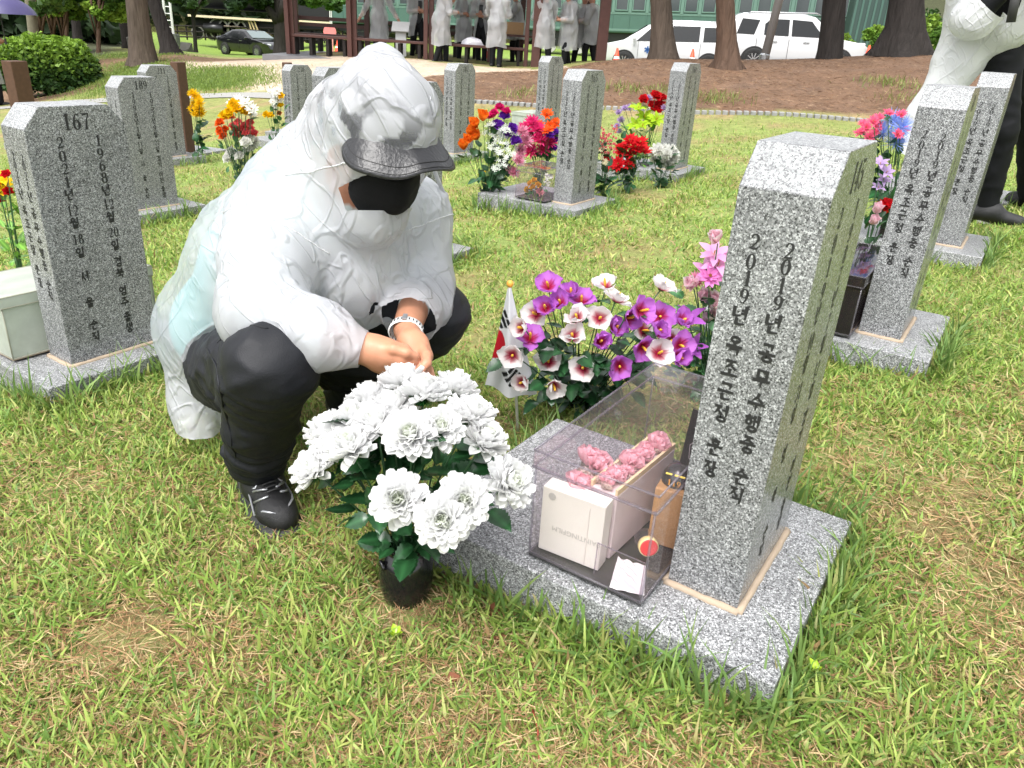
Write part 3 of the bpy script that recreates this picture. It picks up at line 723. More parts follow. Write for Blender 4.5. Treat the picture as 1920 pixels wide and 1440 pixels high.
def leaf_at(parent, pos, outdir, meshes, scale=1.0, tilt=0.0):
    """leaf whose long axis follows outdir"""
    o = obj('leaf', meshes[rng.integers(len(meshes))], M_leaf, parent)
    x = np.asarray(outdir, float); x = x / np.linalg.norm(x); z = np.array([0, 0, 1.0]) + rng.normal(0, .35, 3); z -= x * (z @ x); z /= np.linalg.norm(z); y = np.cross(z, x)
    m4 = Matrix([[x[i] * scale, y[i] * scale, z[i] * scale, float(pos[i])] for i in range(3)] + [[0, 0, 0, 1]])
    o.matrix_basis = m4; return o
def vase(name, label, loc, prof, mat, group=None, n=32):
    t = thing(name, label, 'vase', loc, 0, group)
    MB().lathe(prof, n).build('vase_body', mat, t, smooth=True)
    return t
def stem(parent, a, b, r=.0016, bow=.015, mat=None, name='stem'):
    a, b = np.asarray(a, float), np.asarray(b, float); t = np.linspace(0, 1, 7)[:, None]
    P = a + (b - a) * t + np.array([0, 0, 1.0]) * bow * np.sin(math.pi * t)
    return MB().tube(P, r, 6).build(name, mat or M_stem, parent, smooth=True)

# ---- white chrysanthemums in the black vase in front
vg = G(755, 1150); vx, vy = vg[0], vg[1] + .045; vz = gz(vx, vy)[0] - .008
vt = vase('vase', 'glossy black round vase standing in the turf under the white chrysanthemums', (vx, vy, vz),
          [(.001, 0), (.034, .0), (.044, .012), (.050, .035), (.053, .062), (.052, .088), (.046, .108), (.037, .119), (.0345, .124), (.036, .130), (.039, .134), (.038, .136), (.034, .134), (.031, .122), (.031, .06), (.001, .05)], M_blackvase, None, 40)
mh = MB()
for sg in (1,): mh.tube([(.052 * math.cos(a), .052 * math.sin(a), .098 + .012 * math.sin(k)) for k, a in zip(np.linspace(0, math.pi, 9), np.linspace(3.55, 3.95, 9))], .004, 8)
mh.build('lug', M_blackvase, vt, smooth=True)
bq = thing('chrysanthemum_bouquet', 'large bouquet of white artificial chrysanthemums in the black vase before the kneeling person', 'bouquet', (vx, vy, vz + .13))
B0 = np.array([vx, vy, vz + .13])
MUMS = [mum_mesh(.050, MUM_R, WHITE, (.70, .76, .58), 100 + k) for k in range(4)]
CALYX = calyx_mesh(.052)
mum_px = [(757, 722, 1.30), (795, 742, 1.24), (850, 735, 1.30), (880, 785, 1.20), (905, 832, 1.16), (697, 757, 1.28), (668, 795, 1.20), (707, 805, 1.17), (622, 815, 1.22), (660, 845, 1.12), (590, 885, 1.13), (772, 820, 1.10), (822, 808, 1.12), (748, 937, 1.02), (828, 978, .99), (868, 940, 1.03), (948, 908, 1.07), (735, 775, 1.23), (630, 850, 1.16)]
for i, (px, py, Y) in enumerate(mum_px):
    p = W(px, py, Y) - B0; d = p / np.linalg.norm(p); z = d + np.array([0, 0, .30])
    if i in (13, 14, 15): z = np.array([.05, -.85, .62]) + .3 * d
    if i in (11, 12): z = np.array([-.1 if i == 11 else .25, -.55, .8])
    if i == 16: z = np.array([.55, -.45, .6])
    o = orient(obj('chrysanthemum', MUMS[i % 4], M_petal, bq), z, spin=i * 1.3, loc=p); o.scale = [rng.uniform(.88, 1.02)] * 3
    obj('calyx', CALYX, M_leaf, o)
    zz = z / np.linalg.norm(z)
    stem(bq, rng.normal(0, .010, 3) * (1, 1, 0) + (0, 0, -.05), p - zz * .012, .0019)
    for k in range(8):
        f = rng.uniform(.2, .85); q = p * f + rng.normal(0, .018, 3); q[2] += .01
        leaf_at(bq, q, (p * (1, 1, .25) + rng.normal(0, .06, 3)), LEAVES, rng.uniform(.75, 1.2))
for k in range(22):
    a = rng.uniform(0, 6.28); e = rng.uniform(.02, .07); q = np.array([math.cos(a) * e, math.sin(a) * e, rng.uniform(-.005, .05)])
    leaf_at(bq, q + (0, 0, .03), (math.cos(a), math.sin(a), rng.uniform(-.15, .7)), LEAVES, rng.uniform(.7, 1.05))

# ---- rose of Sharon bouquet behind the slab
def hib_petal(kind, seed):
    main = {'p': (.56, .18, .66), 'w': (.88, .85, .85)}[kind]; base = (.42, .01, .06)
    return petal(.047, .041, .18, .30 + .35 * (seed % 3), main, main, 6, 6, .075, .70, seed, base, .50 if kind == 'p' else .52, False, 3.0)
HIBP = {}
for kd in 'pw':
    HIBP[kd] = []
    for k in range(3):
        V, F, Cc = hib_petal(kd, 300 + k); me = mesh(V, F, True); vattr(me, 'col', Cc); HIBP[kd].append(me)
pb = PB()
for k in range(5):
    pb.add(*place_petal(petal(.016, .010, .3, .3, (.05, .17, .04), None, 2, 2), .35, k * 1.2566 + .6, .001, -.004))
ME_hcal = pb.mesh()
M_pistil = plain('yellow_pistil', (.75, .42, .03), .6, bump=.8, bscale=900)
ME_pistil = MB().tube([(0, 0, .0), (0, 0, .012), (.001, 0, .024), (.002, 0, .030)], [.0022, .0032, .0036, .0016], 8).mesh(True)
hb0 = G(1085, 772); HB = np.array([hb0[0], hb0[1] + .03, hb0[2] - .01])
hq = thing('hibiscus_bouquet', 'bouquet of purple and white artificial hibiscus behind the clear acrylic case', 'bouquet', HB)
hibs = 'p1165,180 w1485,180 w1795,190 p1300,230 p1230,275 p1350,265 w1540,260 w1100,330 w1325,360 w1450,355 p1680,310 p1600,350 p1790,340 w1025,405 w1300,455 p1450,485 p1530,420 w1690,420 p1690,505 w965,555 w1165,600 w1360,635 p1565,615 w1025,710 w1190,715 p1770,430 w1870,470 p1905,370 w1780,550 p1880,570 p1060,470 p1150,300 p1900,500'.split()
for i, s_ in enumerate(hibs):
    kd = s_[0]; x, y = [float(v) for v in s_[1:].split(',')]; px, py = x / 3 + 640, y / 3 + 480
    Y = 2.02 - .16 * math.sin(min(1, max(0, (py - 520) / 200)) * math.pi * .6) - .05 + .03 * rng.normal()
    p = W(px, py, Y) - HB; d = p / np.linalg.norm(p)
    z = d * .9 + np.array([0, -.75, .05]) + rng.normal(0, .38, 3) if py > 560 else d + rng.normal(0, .2, 3) + (0, -.15, .2)
    o = orient(obj('hibiscus', ME_hcal, M_leaf, hq), z, spin=rng.uniform(0, 6), loc=p); op = .15 + .55 * rng.uniform() + (.6 if py < 540 else 0)
    for k in range(5):
        c = obj('petal', HIBP[kd][rng.integers(3)], M_petal, o); M = rotz(k * 1.2566) @ roty(-op + .1 * rng.normal())
        c.matrix_basis = Matrix([[*M[0], 0], [*M[1], 0], [*M[2], 0], [0, 0, 0, 1]])
    obj('pistil', ME_pistil, M_pistil, o)
    zz = z / np.linalg.norm(z); stem(hq, (rng.normal(0, .012), rng.normal(0, .012), -.02), p - zz * .004, .0017)
    for k in range(4):
        f = rng.uniform(.35, .93); q = p * f + rng.normal(0, .018, 3)
        leaf_at(hq, q, p * (1, 1, .2) + rng.normal(0, .08, 3) + (0, -.06, 0), LEAVES, rng.uniform(.8, 1.25))
for k in range(40):
    a = rng.uniform(0, 6.28); q = np.array([math.cos(a) * .08, math.sin(a) * .08, 0]) * rng.uniform(.3, 1.3) + (0, 0, rng.uniform(.02, .16))
    leaf_at(hq, q, (math.cos(a), math.sin(a) - .3, rng.uniform(-.3, .3)), LEAVES, rng.uniform(.9, 1.3))
MB().lathe([(.03, 0), (.038, .02), (.035, .09), (.03, .1)], 20).build('pot', M_blackvase, hq, smooth=True)

# ---- small flag on a stick
fp = G(973, 812); FB = np.array([fp[0], fp[1], fp[2]]); ftop = W(956, 538, fp[1] - .012)
fl = thing('hand_flag', 'small national flag with red and black marks on a white stick in the grass', 'flag', FB)
MB().tube([(0, 0, -.03), (ftop - FB) * .5, ftop - FB], .0042, 10).build('stick', plain('white_plastic', (.75, .75, .74), .4), fl, smooth=True)
MB().lathe([(.001, -.001), (.006, .0), (.0085, .005), (.009, .009), (.0075, .014), (.004, .017), (.001, .018)], 16).build('finial', plain('orange_finial', (.80, .38, .06), .4), fl, smooth=True, loc=ftop - FB)
nu_, nv_ = 72, 90; V = []; Cc = []
hl = np.linalg.norm(ftop - FB)
for j in range(nv_ + 1):
    v = j / nv_                                                       # 0 top .. 1 bottom
    for i in range(nu_ + 1):
        u = i / nu_                                                   # around the drape
        L_ = .285 * (1 - .10 * abs(u - .45)); wd_ = .012 + .140 * v ** 1.1
        ang = -2.35 + 2.6 * u; fold = .010 * v * math.sin(u * 11) + .006 * v * math.sin(u * 5 + 1)
        x = wd_ * (u - .60) * .93; y_ = -(.010 + .030 * v) * math.sin(math.pi * u) + fold
        hz_ = hl * .985 - L_ * v - .030 * v * abs(u - .3); pk_ = (ftop - FB) * (hz_ / (ftop - FB)[2])
        V.append((x + pk_[0], y_ - .003 + pk_[1], hz_))
        c = (.72, .73, .76)
        # marks drawn on the cloth: circle near the fold at left, bars lower right and upper left
        cx_, cz_ = (u - .02) * 1.25 * (.3 + v), v
        if ((u - .0) / (.34)) ** 2 + ((v - .56) / .15) ** 2 < 1: c = (.52, .015, .03)
        q = np.array([(u - .50) * (.16 + .84 * v) * .9 + 0 * v, v - .80]); th_ = -.62
        for rot_c, uc, vc in ((-.75, .52, .80), (.95, .10, .30)):
            q = np.array([(u - uc) * (.012 + .128 * v), (v - vc) * .268]); a_, b_ = math.cos(rot_c), math.sin(rot_c)
            s_, w_ = q[0] * a_ + q[1] * b_, -q[0] * b_ + q[1] * a_
            for k in (-1, 0, 1):
                if abs(w_ - k * .0125) < .0045 and abs(s_) < .021 and not (k != 0 and abs(s_) < .0016): c = (.012, .012, .014)
        Cc.append(c)
F = [(j * (nu_ + 1) + i, j * (nu_ + 1) + i + 1, (j + 1) * (nu_ + 1) + i + 1, (j + 1) * (nu_ + 1) + i) for j in range(nv_) for i in range(nu_)]
me = mesh(V, F, True); vattr(me, 'col', np.array(Cc)); obj('flag_cloth', me, attr_mat('flag_cloth', rough=.5, transl=.25), fl)
# ---- acrylic cases
def clear_mat(name, tint, gl=.04, haze=0.0, hazecol=(.8, .8, .8), rough=.03):
    m, t, p = nodes_mat(name); N, L = t.nodes, t.links
    tr = N.new('ShaderNodeBsdfTransparent'); tr.inputs[0].default_value = (*tint, 1)
    g = N.new('ShaderNodeBsdfGlossy'); g.inputs['Roughness'].default_value = rough
    fr = N.new('ShaderNodeFresnel'); fr.inputs[0].default_value = 1.45
    tc = N.new('ShaderNodeTexCoord'); nz = N.new('ShaderNodeTexNoise'); nz.inputs['Scale'].default_value = 9; nz.inputs['Detail'].default_value = 5
    L.new(tc.outputs['Object'], nz.inputs[0]); bp = N.new('ShaderNodeBump'); bp.inputs['Strength'].default_value = .03; bp.inputs['Distance'].default_value = .01
    L.new(nz.outputs[0], bp.inputs['Height']); L.new(bp.outputs[0], g.inputs['Normal'])
    ge = N.new('ShaderNodeNewGeometry'); ff = N.new('ShaderNodeMath'); ff.operation = 'SUBTRACT'; ff.inputs[0].default_value = 1; L.new(ge.outputs['Backfacing'], ff.inputs[1])
    fm = N.new('ShaderNodeMath'); fm.operation = 'MULTIPLY'; L.new(fr.outputs[0], fm.inputs[0]); L.new(ff.outputs[0], fm.inputs[1])
    ms = N.new('ShaderNodeMixShader'); L.new(fm.outputs[0], ms.inputs[0]); L.new(tr.outputs[0], ms.inputs[1]); L.new(g.outputs[0], ms.inputs[2])
    out = ms
    if haze:
        df = N.new('ShaderNodeBsdfDiffuse'); df.inputs[0].default_value = (*hazecol, 1)
        tl = N.new('ShaderNodeBsdfTranslucent'); tl.inputs[0].default_value = (*hazecol, 1)
        m0 = N.new('ShaderNodeMixShader'); L.new(df.outputs[0], m0.inputs[1]); L.new(tl.outputs[0], m0.inputs[2])
        m2 = N.new('ShaderNodeMixShader')
        mr = N.new('ShaderNodeMapRange'); mr.inputs[1].default_value = .3; mr.inputs[2].default_value = .75; mr.inputs[3].default_value = haze * .7; mr.inputs[4].default_value = min(1, haze * 1.25)
        L.new(nz.outputs[0], mr.inputs[0]); L.new(mr.outputs[0], m2.inputs[0])
        L.new(ms.outputs[0], m2.inputs[1]); L.new(m0.outputs[0], m2.inputs[2]); out = m2
    L.new(out.outputs[0], N['Material Output'].inputs[0]); return m
M_clear = clear_mat('clear_acrylic', (.97, .95, .965), haze=.03, hazecol=(.75, .70, .72))
M_edge = clear_mat('acrylic_edge', (.80, .78, .82), haze=.20, hazecol=(.52, .49, .54), rough=.1)
M_smoke = clear_mat('smoked_acrylic', (.45, .40, .42), haze=.12, hazecol=(.2, .18, .18))
M_milky = clear_mat('weathered_acrylic', (.85, .88, .85), haze=.80, hazecol=(.66, .70, .64), rough=.3)
M_milkedge = clear_mat('weathered_edge', (.7, .72, .66), haze=.85, hazecol=(.50, .50, .42), rough=.3)
M_darkfloor = plain('dark_case_floor', (.035, .036, .033), .25, spec=.5)
M_rubber = plain('rubber_foot', (.03, .03, .03), .7)
def case(stone, b0, b1, a0, a1, h, label, mats=(None, None), floor=None, lid=.032, z0=.012):
    x, y, z = STONES[stone]; t = thing('display_case', label, 'display case', (x, y, z), STX, 'cases for keepsakes beside the tombstones')
    mc, me_ = mats[0] or M_clear, mats[1] or M_edge; th = .003
    w, d = b1 - b0, a1 - a0; cb, ca = (b0 + b1) / 2, (a0 + a1) / 2; zt = h - lid
    for c, s in (((b0 + th / 2, ca, (z0 + zt) / 2), (th, d - 2 * th, zt - z0)), ((b1 - th / 2, ca, (z0 + zt) / 2), (th, d - 2 * th, zt - z0)), ((cb, a0 + th / 2, (z0 + zt) / 2), (w, th, zt - z0)), ((cb, a1 - th / 2, (z0 + zt) / 2), (w, th, zt - z0))):
        MB().box(c, s).build('side_panel', mc, t)
    MB().box((cb, ca, z0 - .002), (w + .002, d + .002, .004)).build('floor_panel', floor or M_darkfloor, t)
    o = .004
    lidp = MB().box((cb, ca, h), (w + 2 * o, d + 2 * o, th)).build('lid', mc, t)
    for c, s in (((b0 - o, ca, h - lid / 2 - .002), (th, d + 2 * o - th, lid)), ((b1 + o, ca, h - lid / 2 - .002), (th, d + 2 * o - th, lid)), ((cb, a0 - o, h - lid / 2 - .002), (w + 2 * o + th, th, lid)), ((cb, a1 + o, h - lid / 2 - .002), (w + 2 * o + th, th, lid))):
        MB().box(c, s).build('lid_skirt', mc, lidp)
    e = MB(); r = .0022
    for b in (b0, b1):
        for a in (a0, a1): e.tube([(b, a, z0), (b, a, zt)], r, 6)
    for zz, oo in ((z0 + .001, 0), (h + .001, o), (zt - .001, o)):
        P = [(b0 - oo, a0 - oo, zz), (b1 + oo, a0 - oo, zz), (b1 + oo, a1 + oo, zz), (b0 - oo, a1 + oo, zz)]
        for i in range(4): e.tube([P[i], P[(i + 1) % 4]], r * (1.2 if zz < h else 1), 6)
    e.build('glued_edge', me_, t, smooth=True)
    for b in (b0 + .02, b1 - .02):
        for a in (a0 + .02, a1 - .02): MB().lathe([(.0, 0), (.012, 0), (.013, z0 - .0055), (0, z0 - .0055)], 14, (b, a, 0)).build('foot', M_rubber, t, smooth=False)
    return t
def in_case(name, label, cat, stone, loc, rz=0): # things that lie inside a case, in stone-local coordinates
    x, y, z = STONES[stone]; p = np.array([x, y, z]) + SE_B * loc[0] + SE_A * loc[1] + (0, 0, loc[2])
    return thing(name, label, cat, p, STX + rz)
case('145', -.10, .405, .140, .372, .235, 'large clear acrylic case full of keepsakes beside the nearest tombstone')
# contents of the near case
M_card = plain('ivory_card', (.74, .73, .66), .5, var=.04, scale=8)
M_cardside = plain('ivory_card_edge', (.66, .62, .58), .5, var=.05)
M_faint = plain('faint_grey_print', (.46, .46, .42), .6)
t = in_case('ivory_gift_box', 'ivory carton with faint upside down lettering, at the front of the clear case', 'carton', '145', (-.060, .303, .0155), R(4))
MB().box((0, 0, .070), (.036, .125, .140)).build('carton', M_card, t, bevel=.002)
MB().box((-.0192, -.034, .064), (.0012, .001, .124)).build('carton_seam', M_cardside, t)
MB().lathe([(0, 0), (.0075, .0), (.0075, .0008), (0, .0008)], 16).build('round_seal', M_faint, t, loc=(-.0186, .042, .124), rot=(0, -math.pi / 2, 0))
cu = bpy.data.curves.new('t', 'FONT'); cu.body = 'PAINTINGFILM'; cu.size = .0150; cu.align_x = 'CENTER'; cu.extrude = .0002
to = bpy.data.objects.new('x', cu); COL.objects.link(to); bpy.context.view_layer.update()
tm = bpy.data.meshes.new_from_object(to.evaluated_get(bpy.context.evaluated_depsgraph_get())); bpy.data.objects.remove(to); tm.materials.append(M_faint)
o = obj('printed_name', tm, None, t)
# lettering lies on the face that looks to -x, upside down
o.matrix_basis = Matrix(((0, 0, -1, -.0186), (1, 0, 0, -.012), (0, -1, 0, .062), (0, 0, 0, 1)))
t = in_case('flower_carton', 'long pale carton topped by a row of pink rosebuds in the clear case', 'gift box', '145', (.09, .262, .0155), R(-3))
MB().box((0, 0, .070), (.235, .058, .140)).build('carton', plain('pale_pink_card', (.62, .54, .53), .5), t, bevel=.002)
MB().box((0, -.026, .146), (.235, .005, .012)).box((0, .026, .146), (.235, .005, .012)).build('wood_rim', plain('pale_wood', (.66, .52, .32), .6, scale=80), t)
pb = PB(); rg = np.random.default_rng(5)
def bud(center, rad, col, seed, nl=3):
    rg = np.random.default_rng(seed); pb = PB()
    for ri in range(nl):
        for k in range(5):
            p = petal(rad * 1.5, rad * 1.5, .5, 1.5 - .35 * ri, tuple(np.array(col) * rg.uniform(.85, 1.1)), None, 4, 4, .03, .7, rg.integers(1e6))
            pb.add(*place_petal(p, 1.15 - .42 * ri, k * 1.257 + ri * .6, rad * (.1 + .1 * ri), -rad * .5))
    return pb.mesh()
BUD = [bud(None, .016, (.95, .60, .66), k) for k in range(3)]; BUD_C = [bud(None, .012, (.78, .66, .60), 20 + k) for k in range(2)]
for k, (xx, yy, sc_) in enumerate(((-.075, .0, 1.0), (-.045, -.006, .7), (-.012, .004, 1.25), (.030, -.002, 1.0), (.055, .008, .8), (.085, -.003, 1.25), (.108, .004, .9), (-.1, .006, .8))):
    o = orient(obj('rosebud', BUD[k % 3], M_petal, t), (rng.normal(0, .3), -.25, 1), loc=(xx, yy, .150)); o.scale = [sc_] * 3
for k in range(26):
    o = orient(obj('filler_blossom', BUD_C[k % 2], M_petal, t), (rng.normal(0, .5), rng.normal(-.3, .4), 1), loc=(rng.uniform(-.115, .115), rng.uniform(-.026, .026), .147)); o.scale = [rng.uniform(.35, .6)] * 3
t = in_case('trophy_block', 'oak block with a black dome and yellow marks, at the right of the clear case', 'trophy', '145', (.115, .182, .0155), R(8))
MB().box((0, 0, .062), (.085, .062, .124)).build('oak_block', plain('oak', (.42, .24, .10), .4, scale=60, var=.3), t, bevel=.002)
MB().lathe([(.030, 0), (.031, .004), (.029, .016), (.023, .028), (.012, .036), (.0, .038)], 24).build('black_dome', plain('black_dome', (.02, .018, .016), .15), t, smooth=True, loc=(0, 0, .124))
M_yel = plain('yellow_print', (.80, .62, .05), .5)
mb = MB(); mb.box((-.0145, -.008, .026), (.003, .020, .0035), M=roty(-.7)); mb.box((-.0145, .013, .026), (.003, .012, .0035), M=roty(-.7)); mb.build('yellow_stripe', M_yel, t, loc=(-.010, 0, .124))
mb = MB()
for k, ch in enumerate('119'):
    V, F = glyph_mesh(ch, .010, .012); V = V * (1.0, 1, 1); mb.add(np.stack([-V[:, 2], -(V[:, 0] + (k - 1) * .009), V[:, 1]], 1), F)
mb.build('dome_number', plain('orange_print', (.75, .35, .04), .5), t, loc=(-.0312, 0, .137))
t = in_case('black_picture_card', 'black card with a fine pale line drawing leaning at the far end of the case', 'card', '145', (.315, .205, .0155), R(-12))
ob = MB().box((0, 0, .085), (.004, .10, .17)).build('card', plain('black_card', (.014, .013, .012), .35), t, rot=(0, R(8), 0))
mb = MB()
for k in range(5): mb.box((-.0026, .0, .150 - .006 * k), (.0008, .07 - .008 * (k % 3), .0010))
for pts in ([(.02, .11), (.035, .09), (.03, .06), (.01, .05), (-.005, .062), (.004, .082), (.02, .085)], [(.012, .05), (.0, .03), (-.02, .028), (-.036, .02)]):
    mb.tube([(-.0026, a, b) for a, b in pts], .0007, 4)
mb.build('line_drawing', plain('pale_print', (.55, .50, .50), .6), ob)
mb = MB()
for k in range(9): mb.box((-.0027, -.012 - .004 * k, .100 - .003 * k + .004 * (k % 2)), (.0008, .003, .010))
mb.build('pink_mark', plain('pink_print', (.75, .38, .42), .6), ob)
t = in_case('small_jar', 'small glass jar with a red and yellow lid lying in the clear case', 'jar', '145', (.0, .180, .060), 0)
t.rotation_euler = (R(10), R(-78), STX + R(25))
MB().lathe([(0, 0), (.016, 0), (.019, .004), (.019, .03), (.014, .036)], 20).build('glass', M_clear, t, smooth=True, loc=(0, 0, -.036))
MB().lathe([(.017, 0), (.0185, .001), (.0185, .012), (.0165, .014)], 24).build('lid_band', plain('cream_lid', (.75, .62, .28), .4), t, smooth=True)
MB().lathe([(.0163, .0142), (.0145, .0152), (0, .0154)], 24).build('lid_top', plain('red_lid', (.62, .03, .035), .35), t)
t = in_case('folded_tissue', 'crumpled white paper lying flat on the dark floor of the case', 'paper', '145', (-.055, .185, .014), R(20))
V = []; n_ = 9
for i in range(n_ + 1):
    for j in range(n_ + 1): V.append((.085 * (i / n_ - .5), .062 * (j / n_ - .5) * (1 - .15 * i / n_), .004 + .010 * abs(math.sin(i * 1.7 + j * .9)) * (.3 if i < 4 else 1) * (j / n_)))
me = mesh(V, [(i * (n_ + 1) + j, (i + 1) * (n_ + 1) + j, (i + 1) * (n_ + 1) + j + 1, i * (n_ + 1) + j + 1) for i in range(n_) for j in range(n_)], False)
obj('paper', me, plain('tissue', (.80, .79, .77), .8), t)
t = in_case('acrylic_divider', 'short clear acrylic divider standing at the front of the case', 'divider', '145', (-.088, .194, .0155), 0)
MB().box((0, 0, .036), (.0025, .092, .072)).build('sheet', M_clear, t)
MB().tube([(0, -.046, .0), (0, -.046, .072), (0, .046, .072), (0, .046, .004)], .0016, 6).build('rim', M_edge, t)
t = in_case('reflection_posy', 'cream and pink flowers added for reflections in the left part of the clear case', 'posy', '145', (.02, .335, .0155), 0)  # blooms added where pink and cream reflections show in the case
for k in range(9):
    q = (rng.uniform(-.05, .08), rng.uniform(-.02, .02), rng.uniform(.08, .15)); o = orient(obj('bloom', (BUD_C if k < 5 else BUD)[k % 2], M_petal, t), (rng.normal(0, .4), -.3, 1), loc=q); o.scale = [rng.uniform(1.1, 1.7)] * 3
    stem(t, (0, 0, 0), q, .0015)
# other cases
case('167', -.10, .40, .155, .42, .215, 'milky weathered acrylic case at the left, beside the 167 tombstone', (M_milky, M_milkedge), floor=M_mortar)
t = in_case('plastic_wrap', 'crumpled silver plastic wrap inside the milky case', 'wrap', '167', (-.03, .185, .10), 0)
V = rng.normal(0, 1, (40, 3)); V /= np.linalg.norm(V, axis=1)[:, None]; bm = bmesh.new()
for v in V: bm.verts.new(v * (.045, .02, .03) * rng.uniform(.75, 1.1))
bmesh.ops.convex_hull(bm, input=bm.verts); me = bpy.data.meshes.new('wrap'); bm.to_mesh(me); bm.free(); obj('wrap', me, plain('silver_film', (.75, .76, .78), .25, metal=.6), t)
case('144', -.10, .40, .140, .36, .21, 'dark smoked acrylic case beside the second tombstone of the right row', (M_smoke, M_edge))
case('143', -.08, .38, .140, .36, .20, 'dark case with a red ribbon flower inside, behind the second right hand tombstone', (M_smoke, M_edge))
case('165', -.09, .20, .140, .36, .205, 'clear case with golden flowers inside, left of the 165 tombstone')
case('209', -.05, .36, .140, .40, .20, 'far weathered case beside the far tombstone before the earth mound', (M_milky, M_milkedge))
case('188', -.05, .36, .140, .42, .18, 'far yellowish case among flowers left of the hooded person', (M_milky, M_milkedge))
# ---- bouquets standing at the other graves
def bloom_mesh(kind, col, col2=None, seed=0):
    """unit-radius flower head facing +z"""
    rg = np.random.default_rng(seed); pb = PB(); col2 = col2 or col
    def ring(n, elev, ln, wid, lift, c, tip=None, cup=.3, curl=.6, nu=3, nv=2, ruf=.03, sh=.6, base=None, ofs=.05):
        for k in range(n):
            cc = tuple(np.array(c) * rg.uniform(.85, 1.1))
            pb.add(*place_petal(petal(ln * rg.uniform(.9, 1.1), wid, cup, curl, cc, tip, nu, nv, ruf, sh, rg.integers(1e6), base), elev + .1 * rg.normal(), 2 * math.pi * (k + .5 * rg.uniform()) / n + lift * 3, ofs, lift))
    if kind == 'rose':
        for i, (n, e, l) in enumerate(((3, 1.45, .55), (4, 1.25, .75), (5, .95, .9), (6, .6, 1.0), (6, .25, 1.0))): ring(n, e, l, .85, .12 - .04 * i, np.array(col) * (.8 + .06 * i), None, .4, 1.0 - .15 * i)
    elif kind == 'lily': ring(6, .75, 1.15, .5, 0, col, col, .3, -.7, 4, 2, .02, .55, col2); ring(4, 1.3, .5, .06, 0, (.6, .35, .05))
    elif kind == 'tulip': ring(4, 1.25, 1.2, .95, 0, col, None, .45, .5, 4, 3); ring(4, 1.0, 1.25, .95, 0, col, col2, .4, .3, 4, 3)
    elif kind == 'pom':
        for i, (n, e, l) in enumerate(((5, 1.4, .8), (9, 1.1, .9), (12, .75, 1), (14, .4, 1), (14, .05, 1), (12, -.3, .95), (10, -.7, .85))): ring(n, e, l, .34, .0, np.array(col) * (.92 + .01 * i), None, .35, .6, 2, 2)
    elif kind == 'mum':
        for i, (n, e, l) in enumerate(((6, 1.4, .5), (10, 1.1, .7), (14, .75, .9), (16, .4, 1), (16, .05, 1))): ring(n, e, l, .24, .08 - .02 * i, np.array(col) * (.85 + .04 * i), None, .3, .4, 2, 2)
    elif kind == 'gerb': ring(12, .25, 1, .36, 0, col, None, .2, .2); ring(10, .6, .7, .3, .05, col, None, .2, .3); ring(8, 1.0, .25, .15, .06, (.55, .30, .10))
    elif kind == 'aster':
        for i, (n, e) in enumerate(((10, 1.3), (16, 1.0), (20, .65), (20, .3), (16, -.05))): ring(n, e, 1.05, .07, 0, col, col2, .1, .15, 2, 1, 0)
    elif kind == 'star':
        for q in range(7):
            a = rg.uniform(0, 6.28); off = np.array([math.cos(a), math.sin(a), 0]) * (0 if q == 0 else rg.uniform(.35, .9)) + (0, 0, rg.uniform(-.15, .2))
            for k in range(5):
                V, F, Cc = place_petal(petal(.42, .15, .2, .1, col, None, 2, 1, 0, .5, 0, col2), .3, k * 1.2566 + q, .01, 0); pb.add(V + off, F, Cc)
    elif kind == 'berry':
        for q in range(9):
            off = rg.normal(0, .5, 3)
            for el in (1.2, .5, -.2, -.9):
                for k in range(6): V, F, Cc = place_petal(petal(.22, .24, .4, 1.2, col, col2, 2, 1, 0, .6), el, k * 1.05, .02, 0); pb.add(V + off, F, Cc)
    return pb.mesh()
_bm = {}
def bloom(kind, col, col2=None, var=2):
    k = (kind, col, col2)
    if k not in _bm: _bm[k] = [bloom_mesh(kind, col, col2, 7 * i + len(_bm)) for i in range(var)]
    return _bm[k][rng.integers(var)]
OR = (.85, .22, .02); MG = (.68, .02, .18); HP = (.80, .05, .25); PU = (.20, .04, .48); RD = (.62, .012, .02); WH = (.82, .82, .78); YE = (.88, .58, .01); PK = (.82, .36, .50); LP = (.85, .58, .66); CO = (.80, .14, .15); LM = (.42, .62, .03); LV = (.50, .36, .62); BL = (.26, .38, .78); OD = (.82, .12, .015); GO = (.75, .40, .02)
